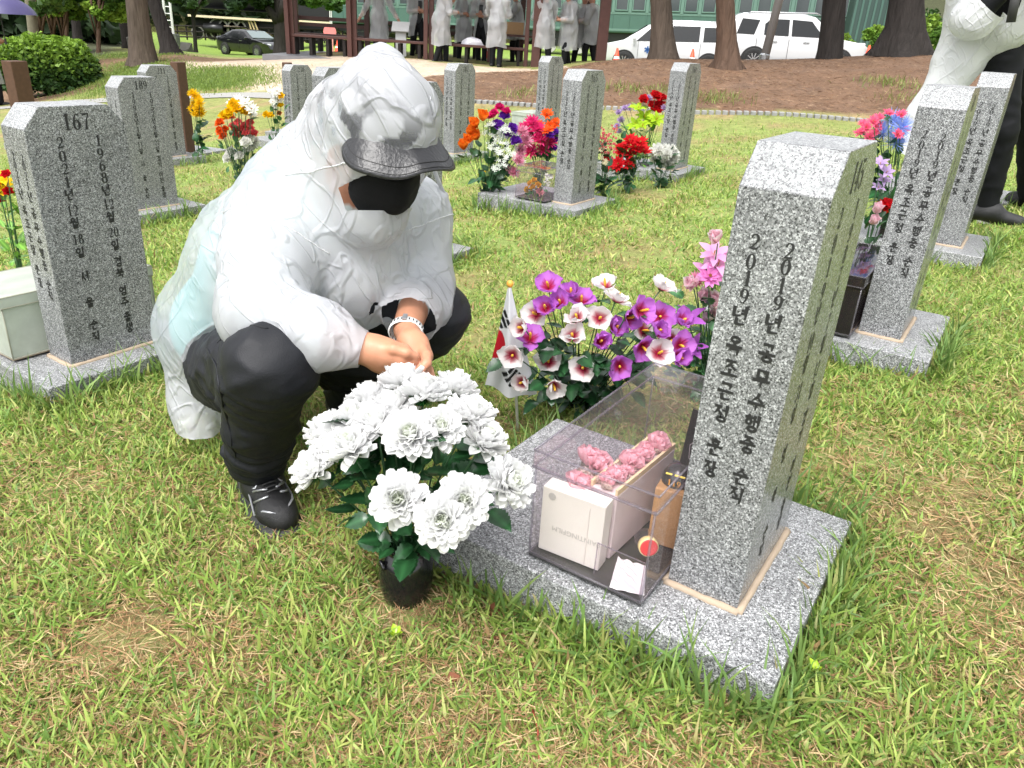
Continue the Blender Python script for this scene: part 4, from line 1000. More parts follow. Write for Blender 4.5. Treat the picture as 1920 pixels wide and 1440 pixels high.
def bouquet(label, base, Y, blooms, leaves=30, leafset=None, lsize=1.0, vase_prof=None, vlabel=None, spread=.07, facing=.7, vmat=None, ground_at=None, name='flower_bouquet', hneck=.0):
    """blooms: (kind, colour, colour2, px, py, radius_px)"""
    g = ground_at if ground_at is not None else np.array([*W(base[0], base[1], Y)[:2], 0])
    if ground_at is None: g[2] = gz(g[0], g[1])[0]
    if vase_prof is not None:
        vase('vase', vlabel, g - (0, 0, .006), vase_prof, vmat or M_greyvase, 'vases beside the graves', 24); neck = np.array([0, 0, vase_prof[-1][1] * .9])
    else: neck = np.array([0, 0, hneck])
    t = thing(name, label, 'bouquet', g, 0, 'bouquets left at the graves')
    ppm = FPX / ((g - CAMP) @ _f)
    for i, (kd, c, c2, px, py, rp) in enumerate(blooms):
        p = W(px, py, g[1] + rng.normal(0, spread * .5) - (.02 if kd in ('star',) else 0)) - g
        d = p - neck; d = d / np.linalg.norm(d); z = d + np.array([0, -facing, .1]) + rng.normal(0, .2, 3)
        o = orient(obj('flower', bloom(kd, c, c2), M_petal, t), z, spin=rng.uniform(0, 6), loc=p); o.scale = [rp / ppm * rng.uniform(.92, 1.1)] * 3
        zz = z / np.linalg.norm(z); stem(t, neck + rng.normal(0, .01, 3) * (1, 1, 0), p - zz * rp / ppm * .1, .0018)
    ls = leafset or LEAVES
    ps = np.array([W(b[3], b[4], g[1]) - g for b in blooms])
    for k in range(int(leaves * 1.8)):
        q = ps[rng.integers(len(ps))]; f = rng.uniform(.12, .93); q = neck + (q - neck) * f + rng.normal(0, .022, 3) + (0, .01, 0)
        leaf_at(t, q, (q - neck) * (1, 1, .3) + rng.normal(0, .05, 3), ls, lsize * rng.uniform(.95, 1.5))
    return t
VP = [(.0, 0), (.045, 0), (.055, .012), (.060, .04), (.052, .075), (.036, .098), (.034, .105), (.044, .118), (.046, .122), (.038, .12), (.034, .1), (.036, .05)]
stars = [('star', WH, (.55, .75, .55), 915 + 14 * (k % 4) + 4 * (k // 4), 232 + 15 * (k // 4) + 5 * (k % 3), 13) for k in range(22)]
bouquet('tall mixed bouquet of orange tulips, white starry sprays and purple roses in a grey vase', (911, 385), 5.05,
        [('tulip', OR, None, x, y, 17) for x, y in ((906, 228), (885, 255), (870, 282), (896, 262), (880, 268), (892, 240))] + [('rose', MG, None, x, y, 11) for x, y in ((936, 204), (916, 222), (926, 216), (948, 212))] +
        [('rose', PU, None, x, y, 13) for x, y in ((946, 222), (960, 243), (966, 268), (932, 238), (952, 256))] + stars + [('mum', PK, None, x, y, 15) for x, y in ((978, 248), (985, 266), (975, 283), (970, 300), (960, 325))] + [('lily', YE, None, 907, 328, 10)],
        46, LEAVES, 1.1, VP, 'small round grey vase on the grass before tombstone 165')
bouquet('bouquet of hot pink mums and orange blossoms behind the golden case', (1015, 305), 5.75,
        [('mum', HP, None, x, y, 17) for x, y in ((998, 232), (992, 262), (1012, 262), (1030, 268), (995, 285), (1018, 282), (985, 245), (1008, 245))] + [('gerb', OD, None, x, y, 14) for x, y in ((1025, 215), (1010, 236), (1032, 238), (1043, 232), (1026, 246))] + [('rose', PU, None, x, y, 9) for x, y in ((1040, 264), (1042, 250), (1038, 280), (1030, 256))], 26, LEAVES, 1.0, facing=.9)
bouquet('spray of pink berries with small cream blossoms at the right of tombstone 165', (1135, 330), 5.3,
        [('berry', (.72, .10, .12), (.80, .35, .35), x, y, 10) for x, y in ((1133, 250), (1143, 262), (1130, 272), (1146, 275), (1152, 242), (1138, 285), (1128, 258))] + [('star', (.75, .68, .45), None, x, y, 11) for x, y in ((1128, 292), (1134, 300), (1127, 283))] + [('rose', RD, None, 1136, 302, 8)], 26, LEAVES, 1.1)
bouquet('bouquet of scarlet gerberas low in the long grass', (1185, 330), 5.55,
        [('gerb', RD, None, x, y, 16) for x, y in ((1180, 265), (1172, 278), (1190, 278), (1200, 268), (1205, 284), (1186, 290), (1165, 282), (1160, 308), (1178, 308), (1152, 312))], 30, LEAVES, 1.1, facing=1.0)
bouquet('posy of round white pompom flowers at the foot of a far tombstone', (1240, 330), 5.7,
        [('pom', WH, None, x, y, 11) for x, y in ((1222, 286), (1236, 284), (1250, 290), (1226, 300), (1244, 306), (1258, 281), (1262, 300), (1255, 312), (1246, 279), (1232, 279), (1264, 290))], 26, LEAVES, .9, facing=.9)
bouquet('bouquet of red roses with lime lilies and a lavender spray in a grey vase', (1212, 285), 6.3,
        [('rose', RD, None, x, y, 13) for x, y in ((1206, 190), (1228, 184), (1240, 188), (1222, 202), (1236, 200), (1230, 210))] + [('lily', LM, None, x, y, 17) for x, y in ((1196, 208), (1208, 222), (1220, 232), (1192, 236), (1230, 226), (1204, 240))] + [('mum', LV, None, x, y, 8) for x, y in ((1160, 212), (1165, 226), (1172, 205), (1158, 238), (1180, 202), (1245, 205), (1216, 186), (1162, 248))],
        26, LEAVES_L, 1.3, VP, 'grey vase under the red and lime bouquet')
bouquet('bouquet of spiky blue asters among small pink flowers beside the standing person', (1690, 330), 3.75,
        [('aster', BL, (.35, .45, .85), x, y, 24) for x, y in ((1672, 232), (1655, 252), (1678, 268), (1690, 240))] + [('gerb', (.80, .14, .26), (.85, .5, .5), x, y, 11) for x, y in ((1612, 250), (1624, 240), (1637, 228), (1648, 222), (1630, 258), (1645, 238), (1665, 214), (1690, 216), (1683, 252), (1695, 245), (1618, 232), (1640, 250))], 36, LEAVES, 1.0, spread=.1, hneck=.12)
bouquet('trailing pale lavender blossoms at the case of the second right hand grave', (1650, 380), 3.3,
        [('lily', LV, None, x, y, 15) for x, y in ((1650, 310), (1660, 325), (1655, 340), (1645, 355))] + [('tulip', LP, None, x, y, 16) for x, y in ((1640, 400), (1632, 420))] + [('rose', RD, None, x, y, 14) for x, y in ((1660, 385), (1652, 392))], 10, LEAVES, .8)
bouquet('bouquet of pale pink pansies squeezed behind the nearest tombstone', (1335, 700), 2.05,
        [('lily', (.78, .40, .66), LP, x, y, 30) for x, y in ((1338, 480), (1325, 515), (1345, 500))] + [('gerb', (.78, .28, .62), None, 1330, 520, 26)] + [('tulip', LP, WH, x, y, 26) for x, y in ((1345, 455), (1300, 540), (1335, 575), (1325, 605), (1345, 590), (1318, 560))] + [('lily', (.50, .13, .62), (.42, .01, .06), x, y, 30) for x, y in ((1290, 605), (1300, 655), (1285, 660))] + [('mum', PK, None, 1305, 525, 16)], 36, LEAVES_S, 1.0, facing=.9, spread=.05)
bouquet('mixed bouquet of yellow, orange and coral roses left of the hooded person', (452, 315), 5.35,
        [('rose', YE, None, x, y, 13) for x, y in ((432, 214), (446, 208), (424, 220), (452, 203), (460, 212), (440, 200))] + [('rose', OD, None, x, y, 10) for x, y in ((414, 233), (424, 245), (416, 250), (433, 222), (421, 258), (414, 246))] + [('rose', CO, None, x, y, 10) for x, y in ((448, 232), (460, 238), (470, 244), (452, 246), (442, 248), (462, 252), (476, 252), (446, 258), (438, 240), (470, 232))] +
        [('gerb', WH, None, x, y, 13) for x, y in ((448, 190), (462, 196), (472, 206), (436, 195), (470, 215))] + [('rose', WH, None, x, y, 12) for x, y in ((470, 260), (462, 270), (478, 268), (466, 282), (435, 288), (442, 298), (430, 298), (452, 296), (474, 278))] + [('rose', PU, None, 432, 204, 7)], 40, LEAVES_S, 1.0, spread=.1, facing=.9)
bouquet('tall cluster of bright yellow chrysanthemums beside the brown post', (366, 245), 7.3,
        [('mum', YE, None, x, y, 11) for x, y in ((362, 178), (370, 186), (366, 196), (373, 204), (362, 206), (376, 214), (368, 214), (374, 194))], 16, LEAVES, 1.2, facing=.9)
bouquet('white and yellow flowers at the left of the small far tombstone', (515, 225), 7.9,
        [('gerb', WH, None, x, y, 9) for x, y in ((508, 174), (516, 178), (522, 190), (512, 192), (520, 172), (516, 200))] + [('rose', YE, None, x, y, 8) for x, y in ((527, 182), (527, 200), (500, 216), (508, 218))] + [('rose', OR, None, 524, 214, 6)], 18, LEAVES_S, 1.2, facing=.9)
bouquet('red and yellow flowers cut by the left edge of the picture', (10, 390), 3.2,
        [('lily', YE, None, x, y, 16) for x, y in ((4, 340), (14, 350), (0, 362), (12, 338))] + [('rose', RD, None, x, y, 11) for x, y in ((16, 360), (14, 330), (-4, 350), (2, 376))], 20, LEAVES_L, 1.1, facing=.9)
z165 = STONES['165']; p165 = np.array(z165) + SE_B * .02 + SE_A * .26 + (0, 0, .016)
bouquet('golden flowers standing inside the clear case beside tombstone 165', None, None,
        [('rose', GO, None, x, y, 8) for x, y in ((995, 345), (1002, 340), (1008, 348), (990, 355), (1000, 353))] + [('gerb', (.75, .3, .35), None, 1012, 360, 9), ('star', WH, None, 1028, 330, 10), ('star', WH, None, 1025, 345, 9)], 10, LEAVES_S, .7, ground_at=p165, spread=.03)
for stn, lab in (('143', 'red and orange ribbon flowers in the dark case of the second right hand grave'),):
    s_ = STONES[stn]; p_ = np.array(s_) + SE_B * .0 + SE_A * .26 + (0, 0, .016)
    bouquet(lab, None, None, [('tulip', RD, None, 1648, 395, 14), ('tulip', OD, None, 1660, 400, 10), ('rose', WH, None, 1655, 385, 8)], 5, LEAVES_S, .7, ground_at=p_, spread=.02)
# ================================================================== PEOPLE: smooth surfaces grown from blended capsules
class SDF:
    def __init__(s, lo, hi, h):
        s.lo = np.array(lo, float); s.h = h; s.n = np.ceil((np.array(hi) - s.lo) / h).astype(int) + 1
        s.D = np.full(s.n, 1.0, np.float32)
    def _sub(s, lo, hi):
        a = np.clip(np.floor((lo - s.lo) / s.h).astype(int), 0, s.n - 1); b = np.clip(np.ceil((hi - s.lo) / s.h).astype(int) + 1, 1, s.n)
        if (b <= a).any(): return None
        ax = [s.lo[i] + s.h * np.arange(a[i], b[i], dtype=np.float32) for i in range(3)]
        return tuple(slice(a[i], b[i]) for i in range(3)), np.stack(np.meshgrid(*ax, indexing='ij'), -1)
    def _mix(s, sl, d, k):
        D = s.D[sl]
        if k > 0:
            hh = np.maximum(k - np.abs(D - d), 0) / k; s.D[sl] = np.minimum(D, d) - hh * hh * k * .25
        else: s.D[sl] = np.minimum(D, d)
    def cap(s, p0, r0, p1, r1, k=.03, flat=None):
        p0 = np.asarray(p0, float); p1 = np.asarray(p1, float); m = max(r0, r1) + k + .03
        q = s._sub(np.minimum(p0, p1) - m, np.maximum(p0, p1) + m)
        if q is None: return s
        sl, P = q; ax = p1 - p0; L2 = ax @ ax + 1e-12
        t = np.clip(((P - p0) @ ax) / L2, 0, 1); V = P - p0 - t[..., None] * ax
        if flat is not None:
            nrm, f = np.asarray(flat[0], float), flat[1]; nrm = nrm / np.linalg.norm(nrm); c = V @ nrm; V = V + nrm * (c * (f - 1))[..., None]
            s._mix(sl, (np.linalg.norm(V, axis=-1) - (r0 + t * (r1 - r0))) / (1 if f < 1 else math.sqrt(f)), k)
        else: s._mix(sl, np.linalg.norm(V, axis=-1) - (r0 + t * (r1 - r0)), k)
        return s
    def chain(s, pts, k=.03):
        for (p0, r0), (p1, r1) in zip(pts[:-1], pts[1:]): s.cap(p0, r0, p1, r1, k)
        return s
    def ell(s, c, rad, M=None, k=.03):
        c = np.asarray(c, float); rad = np.asarray(rad, float); m = rad.max() + k + .03
        q = s._sub(c - m, c + m)
        if q is None: return s
        sl, P = q; X = P - c
        if M is not None: X = X @ np.asarray(M)
        k0 = np.linalg.norm(X / rad, axis=-1); k1 = np.linalg.norm(X / rad ** 2, axis=-1) + 1e-9
        s._mix(sl, k0 * (k0 - 1) / k1, k); return s
    def carve(s, d): s.D = np.maximum(s.D, -d); return s
    def surf(s, smooth=2):
        """naive surface nets"""
        D = s.D; I = D < 0; n = D.shape
        c = I[:-1, :-1, :-1].astype(np.int8)
        cnt = sum(I[i:n[0] - 1 + i, j:n[1] - 1 + j, k:n[2] - 1 + k].astype(np.int8) for i in (0, 1) for j in (0, 1) for k in (0, 1))
        cells = np.argwhere((cnt > 0) & (cnt < 8)); idx = -np.ones((n[0] - 1, n[1] - 1, n[2] - 1), np.int32); idx[tuple(cells.T)] = np.arange(len(cells))
        acc = np.zeros((len(cells), 3)); w = np.zeros(len(cells)); cs = [(i, j, k) for i in (0, 1) for j in (0, 1) for k in (0, 1)]
        val = {o: D[cells[:, 0] + o[0], cells[:, 1] + o[1], cells[:, 2] + o[2]] for o in cs}
        for a in cs:
            for ax in range(3):
                if a[ax] == 1: continue
                b = list(a); b[ax] = 1; b = tuple(b); va, vb = val[a], val[b]; m = (va < 0) != (vb < 0)
                t = np.where(m, va / np.where(m, va - vb, 1), 0); p = np.tile(np.array(a, float), (len(cells), 1)); p[:, ax] = t
                acc[m] += p[m]; w[m] += 1
        V = (cells + acc / w[:, None]) * s.h + s.lo; Q = []
        for ax in range(3):
            u, v = [(1, 2), (2, 0), (0, 1)][ax]
            sl0 = [slice(1, -1)] * 3; sl1 = [slice(1, -1)] * 3; sl0[ax] = slice(0, -1); sl1[ax] = slice(1, None)
            A, B = I[tuple(sl0)], I[tuple(sl1)]; e = np.argwhere(A != B)
            if not len(e): continue
            inside = A[tuple(e.T)]; off = np.ones(3, int); off[ax] = 0; e = e + off
            du = np.eye(3, dtype=int)[u]; dv = np.eye(3, dtype=int)[v]
            q = np.stack([idx[tuple((e - du - dv).T)], idx[tuple((e - dv).T)], idx[tuple(e.T)], idx[tuple((e - du).T)]], 1)
            q[~inside] = q[~inside][:, ::-1]; Q.append(q)
        Q = np.concatenate(Q); Q = Q[(Q >= 0).all(1)]
        for _ in range(smooth): V = relax(V, Q, .5)
        return V, Q
def relax(V, Q, f):
    acc = np.zeros_like(V); w = np.zeros(len(V))
    for a, b in ((0, 1), (1, 2), (2, 3), (3, 0)):
        for i, j in ((a, b), (b, a)):
            for k in range(3): acc[:, k] += np.bincount(Q[:, i], V[Q[:, j], k], len(V))
            w += np.bincount(Q[:, i], minlength=len(V))
    return V + f * (acc / np.maximum(w, 1)[:, None] - V)
def vnormals(V, Q):
    n = np.cross(V[Q[:, 2]] - V[Q[:, 0]], V[Q[:, 3]] - V[Q[:, 1]]); N = np.zeros_like(V)
    for c in range(4):
        for k in range(3): N[:, k] += np.bincount(Q[:, c], n[:, k], len(V))
    return N / (np.linalg.norm(N, axis=1)[:, None] + 1e-12)
def cut(V, Q, fun):
    """drop the quads on the positive side of fun(P) and pull the rim onto its zero"""
    d = fun(V); keep = (d[Q].mean(1) < 0); Q2 = Q[keep]
    e = .004
    b = np.abs(d) < .02
    used = np.zeros(len(V), bool); used[Q2.ravel()] = True
    dropped = np.zeros(len(V), bool); dropped[Q[~keep].ravel()] = True
    rim = np.where(used & dropped)[0]; P = V[rim]
    for _ in range(2):
        g = np.stack([(fun(P + np.eye(3)[k] * e) - fun(P - np.eye(3)[k] * e)) / (2 * e) for k in range(3)], 1)
        dd = fun(P); P = P - np.clip(dd, -.02, .02)[:, None] * g / (np.sum(g * g, 1)[:, None] + 1e-6)
    V = V.copy(); V[rim] = P
    m = np.cumsum(used) - 1
    return V[used], m[Q2], m[rim]
def ridged(P, s): return 1 - np.abs(pnoise(P * np.asarray(s))) * 2.2
def half(p, n):
    p = np.asarray(p, float); n = np.asarray(n, float); n = n / np.linalg.norm(n)
    return lambda X: (X - p) @ n
def ball(c, r): return lambda X: np.linalg.norm(X - np.asarray(c), axis=1) - r

# ---- materials for people
def film_mat(name, opac, col=(.60, .61, .645), rough=.28):
    """wet translucent plastic film: the attribute cling says where it sticks to what is under it"""
    m, t, p = nodes_mat(name); N, L = t.nodes, t.links
    setp(p, Roughness=rough); p.inputs['Base Color'].default_value = (*col, 1); p.inputs['Specular IOR Level'].default_value = .55
    g = N.new('ShaderNodeNewGeometry')
    n1 = N.new('ShaderNodeTexNoise'); n1.inputs['Scale'].default_value = 21; n1.inputs['Detail'].default_value = 1.5; n1.inputs['Distortion'].default_value = .25
    n2_ = N.new('ShaderNodeTexNoise'); n2_.inputs['Scale'].default_value = 13.0; n2_.inputs['Detail'].default_value = 1.5; n2_.inputs['Distortion'].default_value = .25; n2_.inputs['Roughness'].default_value = .55
    def stretched(rot, sc, node):
        mp0 = N.new('ShaderNodeMapping'); mp0.vector_type = 'TEXTURE'; mp0.inputs['Rotation'].default_value = rot
        mp1 = N.new('ShaderNodeVectorMath'); mp1.operation = 'MULTIPLY'; mp1.inputs[1].default_value = sc
        L.new(g.outputs['Position'], mp0.inputs[0]); L.new(mp0.outputs[0], mp1.inputs[0]); L.new(mp1.outputs[0], node.inputs['Vector'])
    stretched((.35, .5, .2), (1, 1, .22), n2_); stretched((-.6, -.35, .9), (1, 1, .2), n1)
    def crease(src, wd_, amp):
        q1 = N.new('ShaderNodeMath'); q1.operation = 'SUBTRACT'; q1.inputs[1].default_value = .5; L.new(src, q1.inputs[0])
        q2 = N.new('ShaderNodeMath'); q2.operation = 'ABSOLUTE'; L.new(q1.outputs[0], q2.inputs[0])
        q3 = N.new('ShaderNodeMapRange'); q3.interpolation_type = 'SMOOTHSTEP'; q3.inputs[1].default_value = 0; q3.inputs[2].default_value = wd_; q3.inputs[3].default_value = amp; q3.inputs[4].default_value = 0
        L.new(q2.outputs[0], q3.inputs[0]); return q3.outputs[0]
    m3 = N.new('ShaderNodeMath'); m3.operation = 'ADD'; L.new(crease(n2_.outputs[0], .05, .8), m3.inputs[0]); L.new(crease(n1.outputs[0], .04, .45), m3.inputs[1])
    n5 = N.new('ShaderNodeTexNoise'); n5.inputs['Scale'].default_value = 3.5; n5.inputs['Detail'].default_value = 2; L.new(g.outputs['Position'], n5.inputs[0])
    n6 = N.new('ShaderNodeMath'); n6.operation = 'MULTIPLY_ADD'; n6.inputs[1].default_value = 3.0; L.new(n5.outputs[0], n6.inputs[0]); L.new(m3.outputs[0], n6.inputs[2]); m3 = n6
    dr = N.new('ShaderNodeTexVoronoi'); dr.inputs['Scale'].default_value = 150; L.new(g.outputs['Position'], dr.inputs['Vector'])
    dl = N.new('ShaderNodeMath'); dl.operation = 'LESS_THAN'; dl.inputs[1].default_value = .16; L.new(dr.outputs['Distance'], dl.inputs[0])
    m4 = N.new('ShaderNodeMath'); m4.operation = 'MULTIPLY_ADD'; m4.inputs[1].default_value = .12; L.new(dl.outputs[0], m4.inputs[0]); L.new(m3.outputs[0], m4.inputs[2])
    b = N.new('ShaderNodeBump'); b.inputs['Strength'].default_value = .5; b.inputs['Distance'].default_value = .009
    L.new(m4.outputs[0], b.inputs['Height']); L.new(b.outputs[0], p.inputs['Normal'])
    tl = N.new('ShaderNodeBsdfTranslucent'); tl.inputs[0].default_value = (*col, 1); L.new(b.outputs[0], tl.inputs['Normal'])
    ms = N.new('ShaderNodeMixShader'); ms.inputs[0].default_value = .35; L.new(p.outputs[0], ms.inputs[1]); L.new(tl.outputs[0], ms.inputs[2])
    tr = N.new('ShaderNodeBsdfTransparent'); tr.inputs[0].default_value = (.97, .98, .98, 1)
    a = N.new('ShaderNodeAttribute'); a.attribute_name = 'cling'
    op = N.new('ShaderNodeMapRange'); op.inputs[3].default_value = opac; op.inputs[4].default_value = .10; L.new(a.outputs['Fac'], op.inputs[0])
    mx = N.new('ShaderNodeMixShader'); L.new(op.outputs[0], mx.inputs[0]); L.new(tr.outputs[0], mx.inputs[1]); L.new(ms.outputs[0], mx.inputs[2])
    L.new(mx.outputs[0], N['Material Output'].inputs[0]); return m
M_film = film_mat('raincoat_film', .82)
M_film3 = film_mat('raincoat_film_thick', .97, (.80, .81, .83))
M_film2 = film_mat('raincoat_film_grey', .54, (.90, .91, .93))
def skin_mat():
    m, t, p = nodes_mat('skin'); N, L = t.nodes, t.links
    setp(p, Roughness=.45); p.inputs['Specular IOR Level'].default_value = .4
    p.inputs['Subsurface Weight'].default_value = .12; p.inputs['Subsurface Radius'].default_value = (.012, .005, .003); p.inputs['Subsurface Scale'].default_value = .5
    g = N.new('ShaderNodeNewGeometry'); n1 = N.new('ShaderNodeTexNoise'); n1.inputs['Scale'].default_value = 40; n1.inputs['Detail'].default_value = 4; L.new(g.outputs['Position'], n1.inputs[0])
    a = N.new('ShaderNodeAttribute'); a.attribute_name = 'col'
    mr = N.new('ShaderNodeMapRange'); mr.inputs[3].default_value = .82; mr.inputs[4].default_value = 1.15; L.new(n1.outputs[0], mr.inputs[0])
    v = N.new('ShaderNodeVectorMath'); v.operation = 'SCALE'; L.new(a.outputs['Color'], v.inputs[0]); L.new(mr.outputs[0], v.inputs['Scale']); L.new(v.outputs[0], p.inputs['Base Color'])
    n2_ = N.new('ShaderNodeTexNoise'); n2_.inputs['Scale'].default_value = 380; L.new(g.outputs['Position'], n2_.inputs[0])
    b = N.new('ShaderNodeBump'); b.inputs['Strength'].default_value = .25; b.inputs['Distance'].default_value = .0008; L.new(n2_.outputs[0], b.inputs['Height']); L.new(b.outputs[0], p.inputs['Normal'])
    return m
M_skin = skin_mat()
M_trouser = plain('black_trousers', (.008, .0088, .012), .56, spec=.32, var=.2, bump=.35, bscale=420)
M_mint = plain('mint_shirt', (.42, .66, .66), .7, bump=.4, bscale=60)
M_maskcloth = plain('black_mask_cloth', (.005, .005, .006), .8, spec=.2, bump=.5, bscale=500)
M_leather = plain('black_wet_leather', (.016, .016, .018), .33, spec=.5, bump=.7, bscale=140)
M_shoe = plain('black_mesh_shoe', (.008, .008, .009), .42, bump=.9, bscale=700)
M_silver = plain('silver_trim', (.42, .43, .45), .3, metal=.7)
M_sole = plain('dark_sole', (.02, .02, .021), .55, bump=.5, bscale=200)
M_watchband = plain('white_band', (.78, .78, .77), .45)
M_hairblack = plain('black_hair', (.008, .007, .006), .5)
SKIN = (.50, .235, .14)

# ---- the kneeling person
J = dict(pelvis=W(440, 610, 1.90), waist=W(500, 500, 1.85), chest=W(612, 385, 1.76), neck=W(668, 320, 1.70),
         rsh=W(512, 420, 1.64), relb=W(492, 585, 1.47), rmid=W(590, 628, 1.42), rwri=W(690, 655, 1.42),
         lsh=W(778, 405, 1.84), lelb=W(790, 535, 1.80), lwri=W(762, 618, 1.57),
         rhip=W(440, 690, 1.76), rkne=W(505, 688, 1.38), rank=W(478, 858, 1.52), lhip=W(640, 650, 1.86), lkne=W(806, 592, 1.77), lank=W(650, 745, 1.94))
H0 = W(716, 288, 1.60)
HF = np.array([.52, -.74, -.41]); HF /= np.linalg.norm(HF)
HU = np.array([.04, 0, 1.0]) - HF * HF[2]; HU -= HF * (HU @ HF); HU /= np.linalg.norm(HU); HL = np.cross(HU, HF)
def hd(f, u, l=0): return H0 + HF * f + HU * u + HL * l
HM = np.stack([HF, HL, HU], 1)
kp = thing('person', 'crouching person in a wet white hooded raincoat, black bucket hat and black mask', 'person', (J['pelvis'][0], J['pelvis'][1], gz(J['pelvis'][0], J['pelvis'][1])[0]))
KO = np.array(kp.location)
def person_mesh(V, Q, org, smooth=True): return mesh(V - org, Q, smooth)
lo, hi = np.array([-1.20, 1.15, -.22]), np.array([.02, 2.20, .98])
# body (skin and shirt): torso, neck, head, arms as one surface
b = SDF(lo, hi, .009)
b.ell(J['pelvis'], (.150, .150, .135), k=.05).cap(J['pelvis'], .145, J['waist'], .145, .06).cap(J['waist'], .145, J['chest'], .145, .06)
b.cap(J['rsh'] + (.03, .04, 0), .075, J['lsh'] - (.02, .0, 0), .075, .06).cap(J['chest'], .10, J['neck'], .055, .04).cap(J['neck'], .056, hd(-.02, -.05), .055, .03)
b.ell(hd(-.012, .030), (.093, .073, .100), HM, .02).ell(hd(.028, -.045), (.062, .055, .070), HM, .03).cap(hd(.078, .005), .009, hd(.100, -.028), .014, .02)
for sg in (1, -1): b.ell(hd(-.012, -.008, sg * .077), (.020, .010, .032), HM, .008)
b.chain([(J['rsh'], .062), (J['relb'], .048), (J['rmid'], .044), (J['rwri'], .033)], .03).chain([(J['lsh'], .058), (J['lelb'], .045), (J['lwri'], .031)], .03)
b.cap(J['rhip'], .09, J['rkne'], .062, .04).cap(J['lhip'], .09, J['lkne'], .06, .04).cap(J['rkne'], .056, J['rank'], .045, .03).cap(J['lkne'], .056, J['lank'], .04, .03)
bV, bQ = b.surf(1)
# hands at fine resolution, continuous with the wrists
hand = SDF(W(660, 560, 1.66) - (.03, .30, .14), W(830, 560, 1.62) + (.04, .06, .02), .0026)
def fing(pts, r0, r1): # a finger as a short chain
    P = [np.asarray(p) for p in pts]; n = len(P)
    hand.chain([(P[i], r0 + (r1 - r0) * i / (n - 1)) for i in range(n)], .004)
Y0 = 1.42
hand.cap(J['rmid'] * .25 + J['rwri'] * .75, .036, W(716, 664, Y0), .030, .015, ).cap(W(708, 655, Y0), .026, W(752, 668, Y0 - .005), .027, .02).cap(W(712, 678, Y0 + .01), .024, W(748, 695, Y0 + .005), .022, .02)
# right hand: four fingers closing over the left hand
fing([W(752, 664, Y0 - .008), W(776, 676, Y0 - .012), W(783, 694, Y0 + .006), W(776, 706, Y0 + .02)], .0115, .0085)
fing([W(746, 676, Y0 - .006), W(768, 690, Y0 - .010), W(777, 706, Y0 + .006), W(770, 718, Y0 + .02)], .0115, .0085)
fing([W(740, 688, Y0 - .004), W(758, 702, Y0 - .008), W(768, 717, Y0 + .006), W(762, 727, Y0 + .02)], .0112, .0082)
fing([W(730, 698, Y0), W(745, 712, Y0 - .004), W(752, 726, Y0 + .006), W(750, 734, Y0 + .02)], .0102, .0075)
fing([W(715, 655, Y0 - .015), W(738, 655, Y0 - .022), W(762, 662, Y0 - .022), W(778, 668, Y0 - .014)], .0125, .0095)
# left hand comes down from the watch, thumb bent over the right hand
hand.cap(J['lwri'], .029, W(772, 640, 1.51), .027, .02).cap(W(766, 640, 1.50), .022, W(782, 668, 1.465), .022, .02).cap(W(786, 645, 1.50), .020, W(796, 668, 1.47), .018, .02)
fing([W(788, 652, 1.475), W(799, 668, 1.44), W(799, 682, 1.415), W(789, 694, 1.40)], .0135, .0098)
fing([W(790, 668, 1.47), W(800, 690, 1.45), W(792, 704, 1.425), W(772, 699, 1.395), W(752, 692, 1.385)], .0112, .0085)
fing([W(786, 675, 1.475), W(804, 694, 1.47), W(808, 706, 1.45), W(798, 716, 1.425)], .011, .0082)
fing([W(780, 680, 1.475), W(796, 706, 1.465), W(788, 724, 1.43), W(772, 728, 1.41)], .0105, .008)
hV, hQ = hand.surf(1)
V = np.concatenate([bV, hV]); Q = np.concatenate([bQ, hQ + len(bV)])
col = np.tile(np.array(SKIN), (len(V), 1)); is_b = np.arange(len(V)) < len(bV)
onshirt = is_b & ((V - J['neck']) @ (J['neck'] - J['chest']) < 0) & (np.linalg.norm(V - H0, axis=1) > .15)
wr = np.minimum(np.linalg.norm(V - J['rwri'], axis=1), np.linalg.norm(V - J['lwri'], axis=1)); onshirt &= wr > .10
col[onshirt] = (.30, .56, .57)
front = onshirt & (((V - J['chest']) @ np.array([.55, -.83, 0]) > .02) | (np.linalg.norm(V - J['relb'], axis=1) < .17) | (np.linalg.norm(V - J['lelb'], axis=1) < .2)); col[front] = (.70, .78, .78)
nails = [W(789, 693, 1.388), W(752, 690, 1.375)]
for q in nails:
    d = np.linalg.norm(V - q, axis=1); k = (d < .0075) & ~is_b; col[k] = (.66, .36, .29)
hk = ~is_b; rosy = np.exp(-((V - W(790, 690, 1.41)) ** 2).sum(1) / .03 ** 2); col[hk] = col[hk] * (1 - .25 * rosy[hk, None]) + np.array([.58, .26, .20]) * .25 * rosy[hk, None]
me = person_mesh(V, Q, KO); vattr(me, 'col', col); obj('body', me, M_skin, kp)
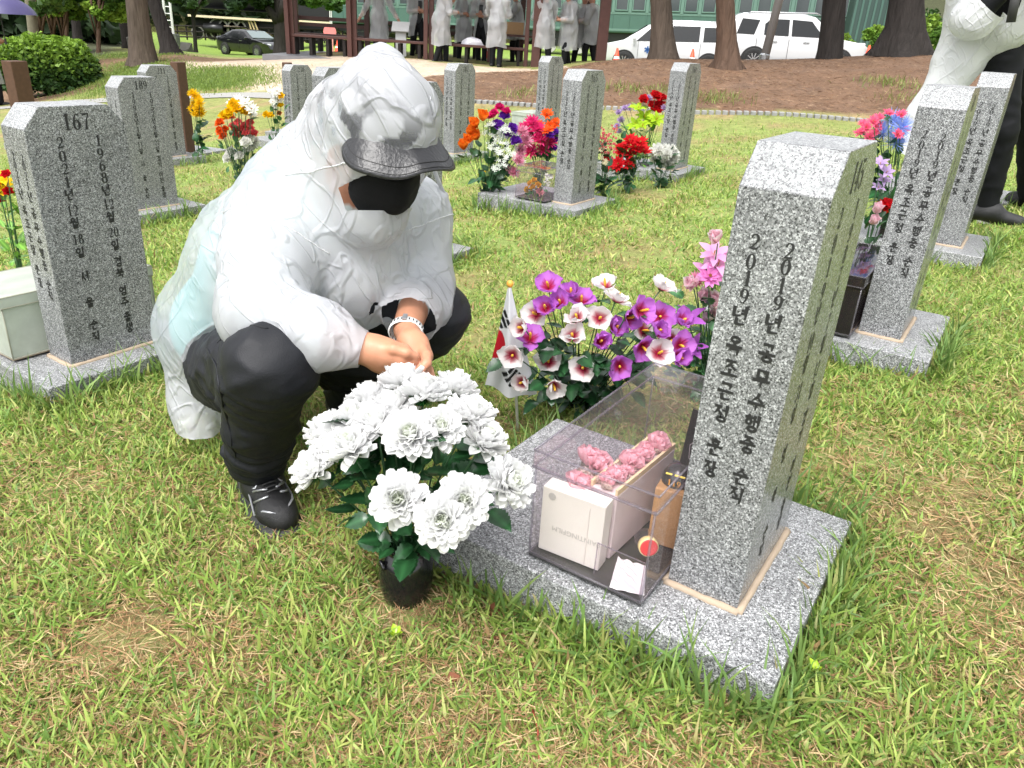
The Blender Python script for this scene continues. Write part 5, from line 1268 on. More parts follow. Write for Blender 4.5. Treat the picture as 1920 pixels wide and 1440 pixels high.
# raincoat
c = SDF(lo, hi, .0075)
c.ell(J['pelvis'] + (-.01, .0, .0), (.180, .175, .165), k=.06).cap(J['pelvis'], .17, J['waist'], .175, .08).cap(J['waist'], .175, J['chest'], .172, .08).cap(J['chest'], .15, W(660, 520, 1.70), .125, .08)
c.cap(J['rsh'] + (.03, .05, 0), .105, J['lsh'] - (.02, 0, 0), .095, .07).cap(J['chest'], .12, J['neck'], .085, .06)
c.chain([(J['rsh'], .100), (J['relb'] * .5 + J['rsh'] * .5, .094), (J['relb'], .088)], .04).chain([(J['relb'], .088), (J['rmid'], .070), (J['rwri'], .036)], .03)
c.chain([(J['lsh'], .088), (J['lelb'], .072), (J['lwri'] + (J['lelb'] - J['lwri']) * .3, .060), (J['lwri'] - (J['lelb'] - J['lwri']) * .02, .040)], .03)
c.cap(W(806, 540, 1.76), .055, W(822, 580, 1.70), .030, .04)
c.cap(W(395, 640, 1.88), .115, W(368, 760, 1.80), .060, .05, ((-.55, .83, 0), 1.2)).cap(W(368, 740, 1.80), .060, W(375, 840, 1.74), .050, .04)
# hood
c.ell(hd(-.020, .050), (.134, .099, .126), HM, .03).cap(hd(-.05, .08), .100, W(716, 122, 1.66), .034, .07).cap(W(650, 225, 1.70), .085, W(610, 320, 1.70), .09, .06).cap(hd(-.07, -.02), .11, J['neck'] + (-.03, .04, .0), .10, .06).cap(hd(.0, -.07), .085, W(700, 395, 1.60), .075, .05)
cV, cQ = c.surf(2)
N0 = vnormals(cV, cQ)
_Ra = frame((.35, -.55, .75)); _Rb = frame((-.6, .3, .75))
rd = np.maximum(ridged((cV + .012 * pnoise(cV * 7)[:, None]) @ _Ra, (9, 9, 2.2)), ridged((cV + .012 * pnoise(cV * 7 + 5)[:, None]) @ _Rb, (10, 10, 2.0)) * .9)
rd_old = ridged(cV + .03 * np.stack([pnoise(cV * 6), pnoise(cV * 6 + 9), pnoise(cV * 6 + 17)], 1), (5, 5, 4)); r2_ = ridged(cV + .02 * pnoise(cV * 9)[:, None], (17, 17, 11)); r3 = ridged(cV, (34, 34, 20))
hoodw = np.exp(-np.maximum(np.linalg.norm(cV - hd(-.03, .05), axis=1) - .12, 0) / .05)
disp = .009 * (rd ** 2 - .4) + .0022 * (np.maximum(r2_, 0) ** 2 - .4)
# gathered pleats where the hood is drawn together and where sleeves bunch
pl = np.sin((cV - H0) @ (HL * 130 + HU * 70) + 5 * pnoise(cV * 11)); disp = disp * (1 - .72 * hoodw) + .0020 * pl * hoodw
cV = cV + N0 * disp[:, None]
OPN = HF * .80 - HU * .60; OPN /= np.linalg.norm(OPN)
def face_hole(X):
    d = X - hd(.0, .0); s_ = d @ OPN; rr = np.linalg.norm(d - s_[:, None] * OPN, axis=1)
    dn_ = sstep(.0, .10, -(d @ HU)); return np.minimum(np.minimum(s_ - .058, .113 - .018 * dn_ - rr), .166 - .062 * dn_ - s_)
cV, cQ, rimF = cut(cV, cQ, face_hole)
rax = J['rwri'] - J['rmid']; lax = J['lwri'] - J['lelb']
cV, cQ, rimR = cut(cV, cQ, lambda X: np.minimum(half(J['rwri'] - rax * .08, rax)(X), -ball(J['rwri'], .085)(X)))
cV, cQ, rimL = cut(cV, cQ, lambda X: np.minimum(half(J['lwri'] - lax * .16, lax)(X), -ball(J['lwri'], .095)(X)))
cV, cQ, rimT = cut(cV, cQ, lambda X: np.minimum(half(W(375, 800, 1.77), (-.1, 0, -1))(X), -ball(W(375, 835, 1.77), .2)(X)))
# where the wet film clings: back, shoulder patch and hat band
Xp = np.stack([np.clip((cV - CAMP) @ _r / ((cV - CAMP) @ _f), -9, 9), (cV - CAMP) @ _u / ((cV - CAMP) @ _f)], 1)
bk = sstep(.10, .20, np.linalg.norm(np.cross(cV - J['rsh'], (J['relb'] - J['rsh']) / np.linalg.norm(J['relb'] - J['rsh'])), axis=1))
side = (cV - J['waist']) @ np.array([-.95, .12, .10]); back = sstep(.015, .085, side) * bk * sstep(.05, .16, np.linalg.norm(cV - H0, axis=1) - .17)
patch = np.exp(-(((cV - W(520, 372, 1.62)) @ np.array([.6, .5, .5])) / .06) ** 2) * np.exp(-(np.linalg.norm(cV - W(520, 365, 1.62), axis=1) / .12) ** 2)
skirt = sstep(0, .05, J['pelvis'][2] + .0 - cV[:, 2])
cl = np.clip(.66 * back * (1 - .75 * skirt) + .8 * patch, 0, 1) * (.75 + .5 * pnoise(cV * 8)) 
hz = (cV - H0) @ HU; hb_ = np.exp(-((hz - .075) / .055) ** 2) * (np.linalg.norm(cV - hd(-.02, .06), axis=1) < .19)
blot = sstep(.05, .11, pnoise(cV * np.array([24, 24, 24]) + 40)) * hb_
cl = np.clip(np.maximum(cl, blot), 0, 1)
me = person_mesh(cV, cQ, KO); vattr(me, 'cling', cl); coat = obj('raincoat', me, M_film, kp)
def order_rim(P, c, n):
    M = frame(n); d = (P - c) @ M; a = np.arctan2(d[:, 1], d[:, 0]); return P[np.argsort(a)]
rimF = rimF[((cV[rimF] - hd(0, 0)) @ OPN) < .105]; P = order_rim(cV[rimF], hd(.05, -.02), OPN); Ps = np.stack([np.convolve(np.r_[P[-9:, k], P[:, k], P[:9, k]], np.ones(7) / 7, 'same')[9:-9] for k in range(3)], 1)[::2]
mb = MB().tube(np.vstack([Ps, Ps[:1]]) - KO, .0048, 8, False); me = mb.mesh(True); vattr(me, 'cling', np.zeros(len(me.vertices))); obj('hood_hem', me, M_film, kp)
# welded seams of the coat: armholes and the hood line
def seam(center, n, rad, rr_=.0016, name='seam'):
    n = np.asarray(n, float); n = n / np.linalg.norm(n); k = (np.abs((cV - center) @ n) < .0045) & (np.linalg.norm(cV - center, axis=1) < rad)
    if k.sum() < 12: return
    P = order_rim(cV[k], cV[k].mean(0), n); P = P[::max(1, len(P) // 70)]; P = np.stack([np.convolve(np.r_[P[-4:, j], P[:, j], P[:4, j]], np.ones(5) / 5, 'same')[4:-4] for j in range(3)], 1)
    jump = np.linalg.norm(np.diff(np.vstack([P, P[:1]]), axis=0), axis=1); run = [P[0]]
    mb = MB()
    for i in range(len(P)):
        if jump[i] > .05:
            if len(run) > 3: mb.tube(np.array(run) - KO, rr_, 5)
            run = []
        run.append(P[(i + 1) % len(P)])
    if len(run) > 3: mb.tube(np.array(run) - KO, rr_, 5)
    if mb.n: me = mb.mesh(True); vattr(me, 'cling', np.zeros(len(me.vertices))); obj(name, me, M_film3, coat)
seam(J['rsh'] * .85 + J['relb'] * .15, J['relb'] - J['rsh'] + (-.10, 0, -.05), .15); seam(J['lsh'] * .8 + J['lelb'] * .2, J['lelb'] - J['lsh'] + (.06, 0, 0), .13)
seam(J['neck'] * .6 + H0 * .4 - HU * .02, HU * .8 - HF * .75, .19)
# bucket hat: crown under the hood, wide brim in front
BR = []; nb = 96; nr = 12
for i in range(nb):
    a = 2 * math.pi * i / nb
    for j in range(nr + 1):
        q = j / nr; ex_ = .004 + .064 * float(sstep(.0, .75, math.cos(a))); r_ = .083 + ex_ * q; wv = (.010 * q * q * math.sin(3 * a + .6) + .004 * q * math.sin(7 * a)) * ex_ / .07
        BR.append(hd(r_ * 1.16 * math.cos(a) - .010, .086 - .026 * q ** 1.3 - .028 * q * abs(math.sin(a)) + wv, r_ * .98 * math.sin(a)))
BR = np.array(BR); F = [(i * (nr + 1) + j, i * (nr + 1) + j + 1, ((i + 1) % nb) * (nr + 1) + j + 1, ((i + 1) % nb) * (nr + 1) + j) for i in range(nb) for j in range(nr)]
hat = thing('hat_holder') if False else None
ho = obj('bucket_hat', mesh(BR - KO, F, True), M_leather, kp)
sm = ho.modifiers.new('thick', 'SOLIDIFY'); sm.thickness = .003; sm.offset = 0
cr = []
for q, (r_, u_) in enumerate(((.086, .080), (.085, .090), (.082, .115), (.074, .135), (.05, .145), (.001, .147))):
    cr.append([hd(r_ * 1.16 * math.cos(a) - .010, u_, r_ * .98 * math.sin(a)) for a in np.linspace(0, 2 * math.pi, 48, endpoint=False)])
CV = np.array(cr).reshape(-1, 3); obj('hat_crown', mesh(CV - KO, [(j * 48 + i, j * 48 + (i + 1) % 48, (j + 1) * 48 + (i + 1) % 48, (j + 1) * 48 + i) for j in range(5) for i in range(48)], True), M_leather, ho)
mb = MB()
for q in (.80, .93): mb.tube([BR[(i % nb) * (nr + 1) + int(q * nr)] + HU * .0022 - KO for i in range(nb + 1)], .0009, 5, False)
mb.build('brim_stitching', plain('stitch_dark', (.005, .005, .005), .6), ho)
# face mask
MV = []; na, nv = 36, 16
for j in range(nv + 1):
    v = j / nv
    for i in range(na + 1):
        a = R(-64 + 128 * i / na); tp = 1 - .42 * (abs(a) / R(64)) ** 2
        u = -.022 + (.027 - .125 * v) * tp * .98 - .012 * (1 - tp); rf = .104 + .022 * math.exp(-(a / .35) ** 2) * math.exp(-((v - .35) / .33) ** 2) - .020 * (v - .5) ** 2 * 2 - .016 * max(0, v - .6)
        pl_ = .0014 * math.sin(v * 34) * math.exp(-(a / .9) ** 2)
        MV.append(hd((rf + pl_) * math.cos(a) - .006, u, (rf * .86 + pl_) * math.sin(a)))
mk = obj('face_mask', mesh(np.array(MV) - KO, [(j * (na + 1) + i, j * (na + 1) + i + 1, (j + 1) * (na + 1) + i + 1, (j + 1) * (na + 1) + i) for j in range(nv) for i in range(na)], True), M_maskcloth, kp)
sm = mk.modifiers.new('thick', 'SOLIDIFY'); sm.thickness = .002; sm.offset = 1
for sg in (1, -1):
    MB().tube([hd(.012, -.005, sg * .084) - KO, hd(.0, .010, sg * .090) - KO, hd(-.02, .02, sg * .090) - KO], .0016, 6).tube([hd(.012, -.05, sg * .080) - KO, hd(-.01, -.035, sg * .088) - KO, hd(-.03, -.01, sg * .088) - KO], .0016, 6).build('ear_loop', M_maskcloth, mk)
# trousers
t_ = SDF(lo, hi, .0075)
t_.ell(J['pelvis'] + (.02, -.02, -.03), (.15, .15, .11), k=.05)
t_.cap(J['rhip'], .115, J['rkne'], .086, .05).cap(J['rkne'], .083, J['rank'] * .5 + J['rkne'] * .5, .071, .04).cap(J['rank'] * .5 + J['rkne'] * .5, .071, J['rank'] + (0, 0, -.010), .064, .03)
t_.cap(J['lhip'], .115, J['lkne'], .086, .05).cap(J['lkne'], .084, J['lank'] * .5 + J['lkne'] * .5, .078, .05).cap(J['lank'] * .5 + J['lkne'] * .5, .078, J['lank'], .064, .03)
tV, tQ = t_.surf(2); N0 = vnormals(tV, tQ)
kd_ = np.exp(-(np.linalg.norm(tV - (J['rhip'] * .45 + J['rkne'] * .55 - (0.03, 0, .02)), axis=1) / .13) ** 2) + np.exp(-(np.linalg.norm(tV - (J['rank'] * .7 + J['rkne'] * .3), axis=1) / .12) ** 2)
dz = .009 * (ridged(tV + .02 * pnoise(tV * 8)[:, None], (6, 6, 12)) ** 3 - .3) + .011 * kd_ * (np.maximum(ridged(tV, (9, 9, 22)), 0) ** 2 - .3) + .002 * ridged(tV, (20, 20, 34))
def folds(a, b_, w0, w1, fr, amp, sd_):
    ax = b_ - a; l_ = np.linalg.norm(ax); ax = ax / l_; s_ = (tV - a) @ ax; rr = np.linalg.norm(tV - a - s_[:, None] * ax, axis=1); side_ = pnoise(tV * 5 + sd_)
    return amp * (np.abs(np.sin(s_ * fr + 2.4 * pnoise(tV * 7 + sd_))) ** .7 - .5) * sstep(w0 - .05, w0 + .03, s_ / l_) * sstep(w1 + .05, w1 - .03, s_ / l_) * (rr < .17) * np.clip(.6 + 1.4 * side_, 0, 1.3)
dz = dz + folds(J['rkne'], J['rank'], .02, .42, 75, .009, 3) + folds(J['rkne'], J['rank'], .62, 1.0, 85, .011, 8) + folds(J['rhip'], J['rkne'], .15, .75, 60, .009, 5) + folds(J['lkne'], J['lank'], .1, .9, 70, .008, 6)
tV = tV + N0 * dz[:, None]
ra = J['rank'] - J['rkne']; la = J['lank'] - J['lkne']
tV, tQ, _x = cut(tV, tQ, lambda X: np.minimum(half(J['rank'] + ra * .05, ra)(X), -ball(J['rank'] + ra * .1, .12)(X)))
tV, tQ, _x = cut(tV, tQ, lambda X: np.minimum(half(J['lank'] + la * .02, la)(X), -ball(J['lank'] + la * .1, .12)(X)))
tro = obj('trousers', person_mesh(tV, tQ, KO), M_trouser, kp)
def lead_line(px, r_, nm):
    z_ = (tV - CAMP) @ _f; u_ = 960 + FPX * ((tV - CAMP) @ _r) / z_; v_ = 720 - FPX * ((tV - CAMP) @ _u) / z_; P = []
    for x_, y_ in px:
        k = np.where(np.hypot(u_ - x_, v_ - y_) < 7)[0]
        if len(k): P.append(tV[k[np.argmin(z_[k])]])
    P = np.array(P)
    if len(P) > 3:
        P = np.vstack([P[:1], (P[:-2] + P[1:-1] * 2 + P[2:]) / 4, P[-1:]]); MB().tube(P - KO, r_, 6).build(nm, M_trouser, tro, smooth=True)
_c = lambda pts: [(np.interp(t, np.linspace(0, 1, len(pts)), [p[0] for p in pts]), np.interp(t, np.linspace(0, 1, len(pts)), [p[1] for p in pts])) for t in np.linspace(0, 1, 26)]
lead_line(_c([(385, 650), (400, 690), (408, 740), (420, 790), (432, 840), (440, 862)]), .0022, 'side_seam')
lead_line(_c([(402, 640), (430, 612), (470, 604), (505, 612)]), .0018, 'crease')
# shoes
def shoe(name, ankle, toe, ground):
    d = toe - ankle; d[2] = 0; d /= np.linalg.norm(d); s_ = np.array([-d[1], d[0], 0]); base = np.array([ankle[0], ankle[1], ground])
    A = lambda f, l, u: base + d * f + s_ * l + np.array([0, 0, u])
    g = SDF(base - .26, base + .26, .0048)
    g.cap(A(-.055, 0, .040), .036, A(.02, 0, .048), .040, .02).cap(A(.02, 0, .055), .040, A(.0, 0, .095), .044, .03).cap(A(.03, .0, .050), .042, A(.13, .004, .036), .034, .03).cap(A(.12, -.016, .032), .030, A(.155, .004, .030), .030, .02).cap(A(.11, .022, .032), .026, A(.15, .008, .030), .028, .02)
    V, Q = g.surf(2); V[:, 2] = np.maximum(V[:, 2], ground + .010)
    o = obj('shoe', person_mesh(V, Q, KO), M_shoe, kp)
    g = SDF(base - .26, base + .26, .0055)
    for (f0, l0, f1, l1, r_) in ((-.07, 0, .0, .0, .045), (.0, 0, .09, .0, .044), (.07, -.006, .15, .002, .050), (.10, .012, .14, .006, .046)):
        g.cap(A(f0, l0, .0), r_, A(f1, l1, .0), r_, .02, ((0, 0, 1), 2.4))
    V, Q = g.surf(2); V[:, 2] = np.clip(V[:, 2], ground - .004, ground + .030)
    obj('sole', person_mesh(V, Q, KO), M_sole, o)
    # piping lines over the upper
    def onto(f, l):
        u = .10
        for uu in np.linspace(.12, .0, 60):
            q = A(f, l, uu)
            dd = min(np.linalg.norm(q - (A(.03, 0, .05) + (A(.13, .004, .036) - A(.03, 0, .05)) * np.clip(((q - A(.03, 0, .05)) @ (A(.13, .004, .036) - A(.03, 0, .05))) / .0102, 0, 1))) - .040, np.linalg.norm(q - A(.140, .0, .03)) - .034, np.linalg.norm(q - A(.0, 0, .075)) - .046)
            if dd < .003: return q - KO
        return A(f, l, .02) - KO
    mb = MB()
    for sg in (1, -1):
        for pts in ([(.02, .038), (.05, .040), (.07, .030), (.06, .016)], [(.09, .040), (.11, .030), (.12, .014)], [(.05, .041), (.10, .044), (.14, .034), (.165, .012)], [(-.03, .040), (.0, .044), (.02, .040)], [(.07, .036), (.09, .022), (.10, .010)]):
            mb.tube([onto(f, sg * l) for f, l in pts], .0029, 6)
    mb.build('trim', M_silver, o, smooth=True)
    mb = MB()
    for k in range(5): mb.tube([onto(.055 + .014 * k, l) + (0, 0, .003) for l in (-.016, -.006, .006, .016)], .0022, 6)
    mb.build('laces', M_sole, o, smooth=True)
shoe('shoe', J['rank'] + (.0, .02, 0), W(515, 925, 1.44), gz(-.58, 1.56)[0] + .002)
shoe('shoe', J['lank'] + (-.02, .04, 0), W(650, 800, 1.80), gz(-.45, 1.93)[0] + .002)
# watch
wa = lax / np.linalg.norm(lax); wc = J['lwri'] + wa * .006; M = frame(wa); mb = MB(); V = []; nW = 40
for i in range(nW):
    a = 2 * math.pi * i / nW; rr = .0335 * (1 + .06 * math.cos(2 * a))
    for dr_, dz_ in ((0, -.011), (.003, -.010), (.003, .010), (0, .011)): V.append(wc - KO + M @ np.array([(rr + dr_) * math.cos(a), (rr + dr_) * math.sin(a) * .92, dz_]))
wt = obj('wrist_watch', mesh(V, [(i * 4 + k, i * 4 + k + 1, ((i + 1) % nW) * 4 + k + 1, ((i + 1) % nW) * 4 + k) for i in range(nW) for k in range(3)], True), M_watchband, kp)
mb = MB()
for i in range(26):
    a = 2 * math.pi * (i + .5) / 26; rr = .0370 * (1 + .06 * math.cos(2 * a)); mb.box(wc - KO + M @ np.array([rr * math.cos(a), rr * math.sin(a) * .92, 0]), (.0016, .0026, .0085), M=M @ rotz(a))
mb.build('band_slot', M_sole, wt)
vd = CAMP - wc; vd /= np.linalg.norm(vd); vx_ = vd @ M[:, 0]; vy_ = vd @ M[:, 1]; a = math.atan2(vy_, vx_) + .35
MB().box(wc - KO + M @ np.array([.0375 * math.cos(a), .0355 * math.sin(a), 0]), (.004, .010, .023), M=M @ rotz(a)).build('buckle', M_silver, wt, bevel=.001)
# ================================================================== BACKGROUND
M_bark = plain('pine_bark', (.085, .066, .052), .9, spec=.15, var=.6, scale=16, bump=1.0, bscale=20, stretch=(1, 1, .16), bdist=.04)
M_barkdark = plain('wet_dark_bark', (.028, .024, .022), .85, spec=.2, var=.6, scale=16, bump=1.0, bscale=20, stretch=(1, 1, .16), bdist=.04)
M_barkred = plain('reddish_bark', (.095, .060, .042), .8, spec=.2, var=.6, scale=16, bump=1.0, bscale=20, stretch=(1, 1, .16), bdist=.04)
M_barkgrey = plain('mossy_grey_bark', (.15, .14, .10), .85, spec=.2, var=.35, scale=12, bump=.9, bscale=50)
M_foliage = attr_mat('tree_leaves', rough=.5, transl=.35, spec=.3)
def cards(P, size, col, seed=0, aspect=1.6):
    """leaf-shaped rhombs at the given points"""
    rg = np.random.default_rng(seed); n = len(P); a = rg.normal(size=(n, 3)); a[:, 2] *= .6; a /= np.linalg.norm(a, axis=1)[:, None]
    b_ = np.cross(a, rg.normal(size=(n, 3))); b_ /= np.linalg.norm(b_, axis=1)[:, None] + 1e-9
    s_ = (size * rg.uniform(.6, 1.4, n))[:, None]; c_ = np.cross(a, b_) * .22
    V = np.stack([P - a * s_ * aspect * .5, P + b_ * s_ * .5 + c_ * s_, P + a * s_ * aspect * .5, P - b_ * s_ * .5 + c_ * s_], 1).reshape(-1, 3)
    return V, np.arange(4 * n).reshape(n, 4), np.repeat(col, 4, 0)
def crown_points(n, c, rad, clumps, seed):
    rg = np.random.default_rng(seed); cc = rg.normal(size=(clumps, 3)); cc /= np.linalg.norm(cc, axis=1)[:, None]; cc *= rg.uniform(.35, 1, (clumps, 1)) ** .6
    cr_ = rg.uniform(.22, .42, clumps); k = rg.integers(0, clumps, n); d = rg.normal(size=(n, 3)); d /= np.linalg.norm(d, axis=1)[:, None]
    p = cc[k] + d * (cr_[k] * rg.uniform(.3, 1, n) ** .5)[:, None]; return np.asarray(c) + p * np.asarray(rad), k
def crown(parent, c, rad, n, clumps, size, cols, seed, name='crown'):
    P, k = crown_points(n, c, rad, clumps, seed); rg = np.random.default_rng(seed + 1)
    tone = rg.uniform(.6, 1.35, clumps); ci = rg.integers(0, len(cols), clumps)
    C_ = np.array(cols)[ci][k] * tone[k][:, None] * rg.uniform(.8, 1.2, (n, 1))
    V, F, Cc = cards(P, np.full(n, size), C_, seed); me = mesh(V, F, False); vattr(me, 'col', Cc); return obj(name, me, M_foliage, parent)
GREEN = [(.07, .145, .03), (.10, .19, .035), (.05, .11, .025)]; DARKG = [(.028, .055, .022), (.04, .075, .025)]; BRIGHT = [(.17, .30, .04), (.12, .24, .035), (.22, .34, .05)]
def trunk_mesh(base, top, r0, r1, flare, seed, n=14, segs=12):
    rg = np.random.default_rng(seed); V = []; base = np.asarray(base, float); top = np.asarray(top, float); H_ = top[2] - base[2]
    ph = rg.uniform(0, 6.28, 4)
    for i in range(segs + 1):
        u = (i / segs) ** 1.5; c = base + (top - base) * u + np.array([math.sin(3 * u + ph[0]) * .04 * H_ * u * (1 - u), math.sin(2.3 * u + ph[1]) * .04 * H_ * u * (1 - u), 0])
        fl_ = 1 + flare * math.exp(-u * H_ / (r0 * 1.3)); r_ = (r0 + (r1 - r0) * u)
        for k in range(n):
            t = 2 * math.pi * k / n; root = 1 + .28 * (fl_ - 1) * math.sin(5 * t + ph[2]) + .05 * math.sin(3 * t + ph[3] + 4 * u) + .03 * rg.normal()
            V.append(c + np.array([math.cos(t), math.sin(t), 0]) * r_ * fl_ * root)
    F = [(i * n + k, i * n + (k + 1) % n, (i + 1) * n + (k + 1) % n, (i + 1) * n + k) for i in range(segs) for k in range(n)]
    return np.array(V), F
def tree(label, bpx, tpx, Y, w0, w1, mat, flare=.9, group='trees around the cemetery', height=7.0, limbs=(), crowns=(), cat='tree', name='tree', seed=0):
    """bpx: photo pixel of the foot, tpx: pixel of the trunk where it leaves the picture; widths in photo pixels"""
    base = W(bpx[0], bpx[1], Y); base[2] = gz(base[0], base[1])[0] + (hill(base[0], base[1]) if Y > 40 else 0) - .05; top = W(tpx[0], tpx[1], Y)
    ppm = FPX / (Y * .907); r0, r1 = w0 / ppm / 2, w1 / ppm / 2; d = (top - base) / (top[2] - base[2]); T2 = base + d * height
    t = thing(name, label, cat, base, 0, group); mb = MB(); mb.add(*trunk_mesh((0, 0, 0), T2 - base, r0, max(.03, r1 * .55), flare, seed))
    t_ = mb.build('trunk', mat, t, smooth=True)
    for (x0, y0, x1, y1, wa, wb) in limbs:
        a, b_ = W(x0, y0, Y) - base, W(x1, y1, Y - .3) - base; m_ = (a + b_) / 2 + (0, 0, .05)
        MB().tube([a, m_, b_], [wa / ppm / 2, (wa + wb) / ppm / 4, wb / ppm / 2], 8).build('limb', mat, t, smooth=True)
    for (x, y, rx, rz, n, size, cols, cl) in crowns:
        c_ = W(x, y, Y + .2) - base; crown(t, c_, (rx / ppm, rx / ppm * .9, rz / ppm), n, cl, size, cols, seed + int(x))
    return t
PC = lambda: ()
def overhead(t, z, r, n, cols, size, seed): crown(t, (0, 0, z), (r, r, r * .6), n, 14, size, cols, seed)
# pines on the earth mound at the right
for i, (lab, b_, tp, Y, w0, w1, m, fl_) in enumerate((
    ('pine trunk on the mound before the white car with the blue emblem', (1248, 99), (1242, 0), 17, 40, 36, M_bark, .55),
    ('leaning reddish pine trunk lowest on the mound, nearest the far tombstones', (1366, 130), (1362, 0), 15, 36, 31, M_barkred, .9),
    ('dark wet pine trunk covering the front door of the right white car', (1556, 110), (1563, 0), 17.5, 44, 42, M_barkdark, .15),
    ('broad rooted pine trunk at the top of the mound, right of the cars', (1693, 108), (1698, 0), 17.2, 58, 50, M_barkdark, 1.0))):
    t = tree(lab, b_, tp, Y, w0, w1, m, fl_, height=8, seed=i); overhead(t, 7.6, 2.2, 1500, DARKG, .22, 40 + i)
# trees at the left
t = tree('stout ridged pine trunk standing behind tombstone 211', (268, 122), (252, 0), 18, 40, 33, M_bark, .6, height=8, seed=11); overhead(t, 7.6, 2.0, 1400, DARKG, .22, 51)
t = tree('dark pine trunk leaning left beside the stout one', (322, 100), (285, 0), 21, 26, 22, M_barkdark, .8, height=9, seed=12); overhead(t, 8.6, 2.0, 1400, DARKG, .22, 52)
t = tree('slim dark trunk at the edge of the far lawn', (240, 92), (226, 0), 27, 16, 14, M_barkdark, .5, height=9, seed=13); overhead(t, 8.6, 2.4, 1200, DARKG, .26, 53)
t = tree('pale mossy trunk rising behind the clipped shrub', (64, 100), (56, 0), 22, 20, 17, M_barkgrey, .3, height=8, seed=14, crowns=((110, -10, 60, 34, 900, .12, GREEN, 10),))
t = tree('black trunk behind the crape myrtles', (146, 78), (141, 0), 30, 16, 14, M_barkdark, .4, height=9, seed=15); overhead(t, 8.6, 2.6, 1200, DARKG, .26, 54)
for k, (x0, x1, lab, cx) in enumerate(((100, 88, 'leftmost clump of slender reddish crape myrtle stems', 95), (118, 128, 'second clump of reddish stems, right of the pale trunk', 130), (182, 190, 'clump of reddish stems with a bright leafy crown before the wooden fence', 205), (78, 70, 'reddish stems close behind the left end of the shrub', 60))):
    tree(lab, (x0, 84), (x1, 0), 25, 8, 6, M_barkred, .3, 'crape myrtle trees', 6, [(x0 + 1, 60, x0 - 12, 0, 5, 4), (x0, 66, x0 + 14, -4, 5, 3), (x0 + 2, 50, x0 + 6, -4, 5, 4), (x0 - 1, 70, x0 - 20, 8, 4, 3)],
         ((cx, 2, 46, 26, 1300, .13, BRIGHT if k != 3 else GREEN, 12), (cx + 25, -22, 50, 26, 900, .14, GREEN, 10), (cx + 8, 24, 24, 10, 260, .10, BRIGHT, 6)), seed=60 + k)
tree('thin dark forked tree on the lawn before the black engine', (367, 99), (362, 30), 40, 8, 7, M_barkdark, .4, height=3.2, limbs=[(362, 32, 350, -2, 6, 4), (363, 32, 378, -2, 6, 4)], crowns=((345, -2, 40, 16, 500, .25, DARKG, 8),), seed=71)
tree('dark spreading tree overhanging the parked black sedan', (527, 97), (524, 40), 40, 26, 22, M_barkdark, .35, height=3.6, limbs=[(522, 44, 500, 12, 18, 10), (524, 44, 534, -6, 17, 12), (502, 16, 486, -6, 9, 6), (528, 30, 548, 6, 8, 5)],
     crowns=((470, 0, 44, 26, 900, .22, DARKG, 12), (520, -14, 60, 22, 1000, .24, DARKG, 12), (600, -8, 46, 20, 700, .22, GREEN, 9), (628, 8, 22, 12, 240, .2, GREEN, 6)), seed=72)
# clipped shrub
sb = W(100, 174, 17); sb[2] = gz(sb[0], sb[1])[0]
t = thing('shrub', 'dense rounded green shrub with bright new leaves behind tombstone 167', 'shrub', sb)
n_ = 15000; rg = np.random.default_rng(91); d = rg.normal(size=(n_, 3)); d /= np.linalg.norm(d, axis=1)[:, None]; d[:, 2] = np.abs(d[:, 2]) * 1.0
lump = 1 + .10 * pnoise(d * 3.1 + 5) + .10 * pnoise(d * 7 + 2); pw = np.sign(d) * np.abs(d) ** .72; pw /= np.maximum(1, np.linalg.norm(pw, axis=1)[:, None] * .86)
rad = rg.uniform(0, 1, n_) ** .25; P = pw * (rad * lump)[:, None] * np.array([1.00, .75, 1.12]) + (0, 0, .04)
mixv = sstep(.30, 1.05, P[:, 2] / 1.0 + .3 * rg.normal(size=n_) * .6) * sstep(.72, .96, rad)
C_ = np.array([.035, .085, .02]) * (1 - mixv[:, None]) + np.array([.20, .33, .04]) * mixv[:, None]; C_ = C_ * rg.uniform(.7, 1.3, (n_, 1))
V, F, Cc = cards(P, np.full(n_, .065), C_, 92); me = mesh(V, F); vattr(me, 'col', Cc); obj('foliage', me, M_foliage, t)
mb = MB()
for k in range(9): a = rg.uniform(0, 6.28); mb.tube([(.12 * math.cos(a), .1 * math.sin(a), -.02), (.4 * math.cos(a), .3 * math.sin(a), .35), (.75 * math.cos(a), .5 * math.sin(a), .75)], [.02, .015, .006], 6)
mb.build('stems', M_barkdark, t)
# low shrubs behind the cars at the right
for k, (x, y, Y, rx, h_, lab, cols) in enumerate(((1612, 108, 34, 38, 1.5, 'bright green bush just right of the white car front', BRIGHT), (1655, 105, 36, 30, 1.2, 'darker green bush between the two dark trunks at the right', GREEN), (1735, 100, 33, 42, 1.6, 'bright green bush right of the broad rooted pine', BRIGHT), (1720, 60, 44, 50, 2.2, 'tall green bush high on the reddish bank', GREEN))):
    b_ = W(x, y, Y); b_[2] = gz(b_[0], b_[1])[0] + hill(b_[0], b_[1]); t = thing('bush', lab, 'bush', b_, 0, 'bushes on the far bank'); rr = rx / (FPX / (Y * .907))
    P, kk = crown_points(1500, (0, 0, h_ * .5), (rr, rr * .8, h_ * .6), 12, 120 + k); rg = np.random.default_rng(k); C_ = np.array(cols)[kk % len(cols)] * rg.uniform(.6, 1.3, (1500, 1))
    V, F, Cc = cards(P, np.full(1500, .13), C_, k); me = mesh(V, F); vattr(me, 'col', Cc); obj('foliage', me, M_foliage, t)
    MB().tube([(0, 0, -.05), (.05, 0, h_ * .5)], .03, 6).build('stem', M_barkdark, t)
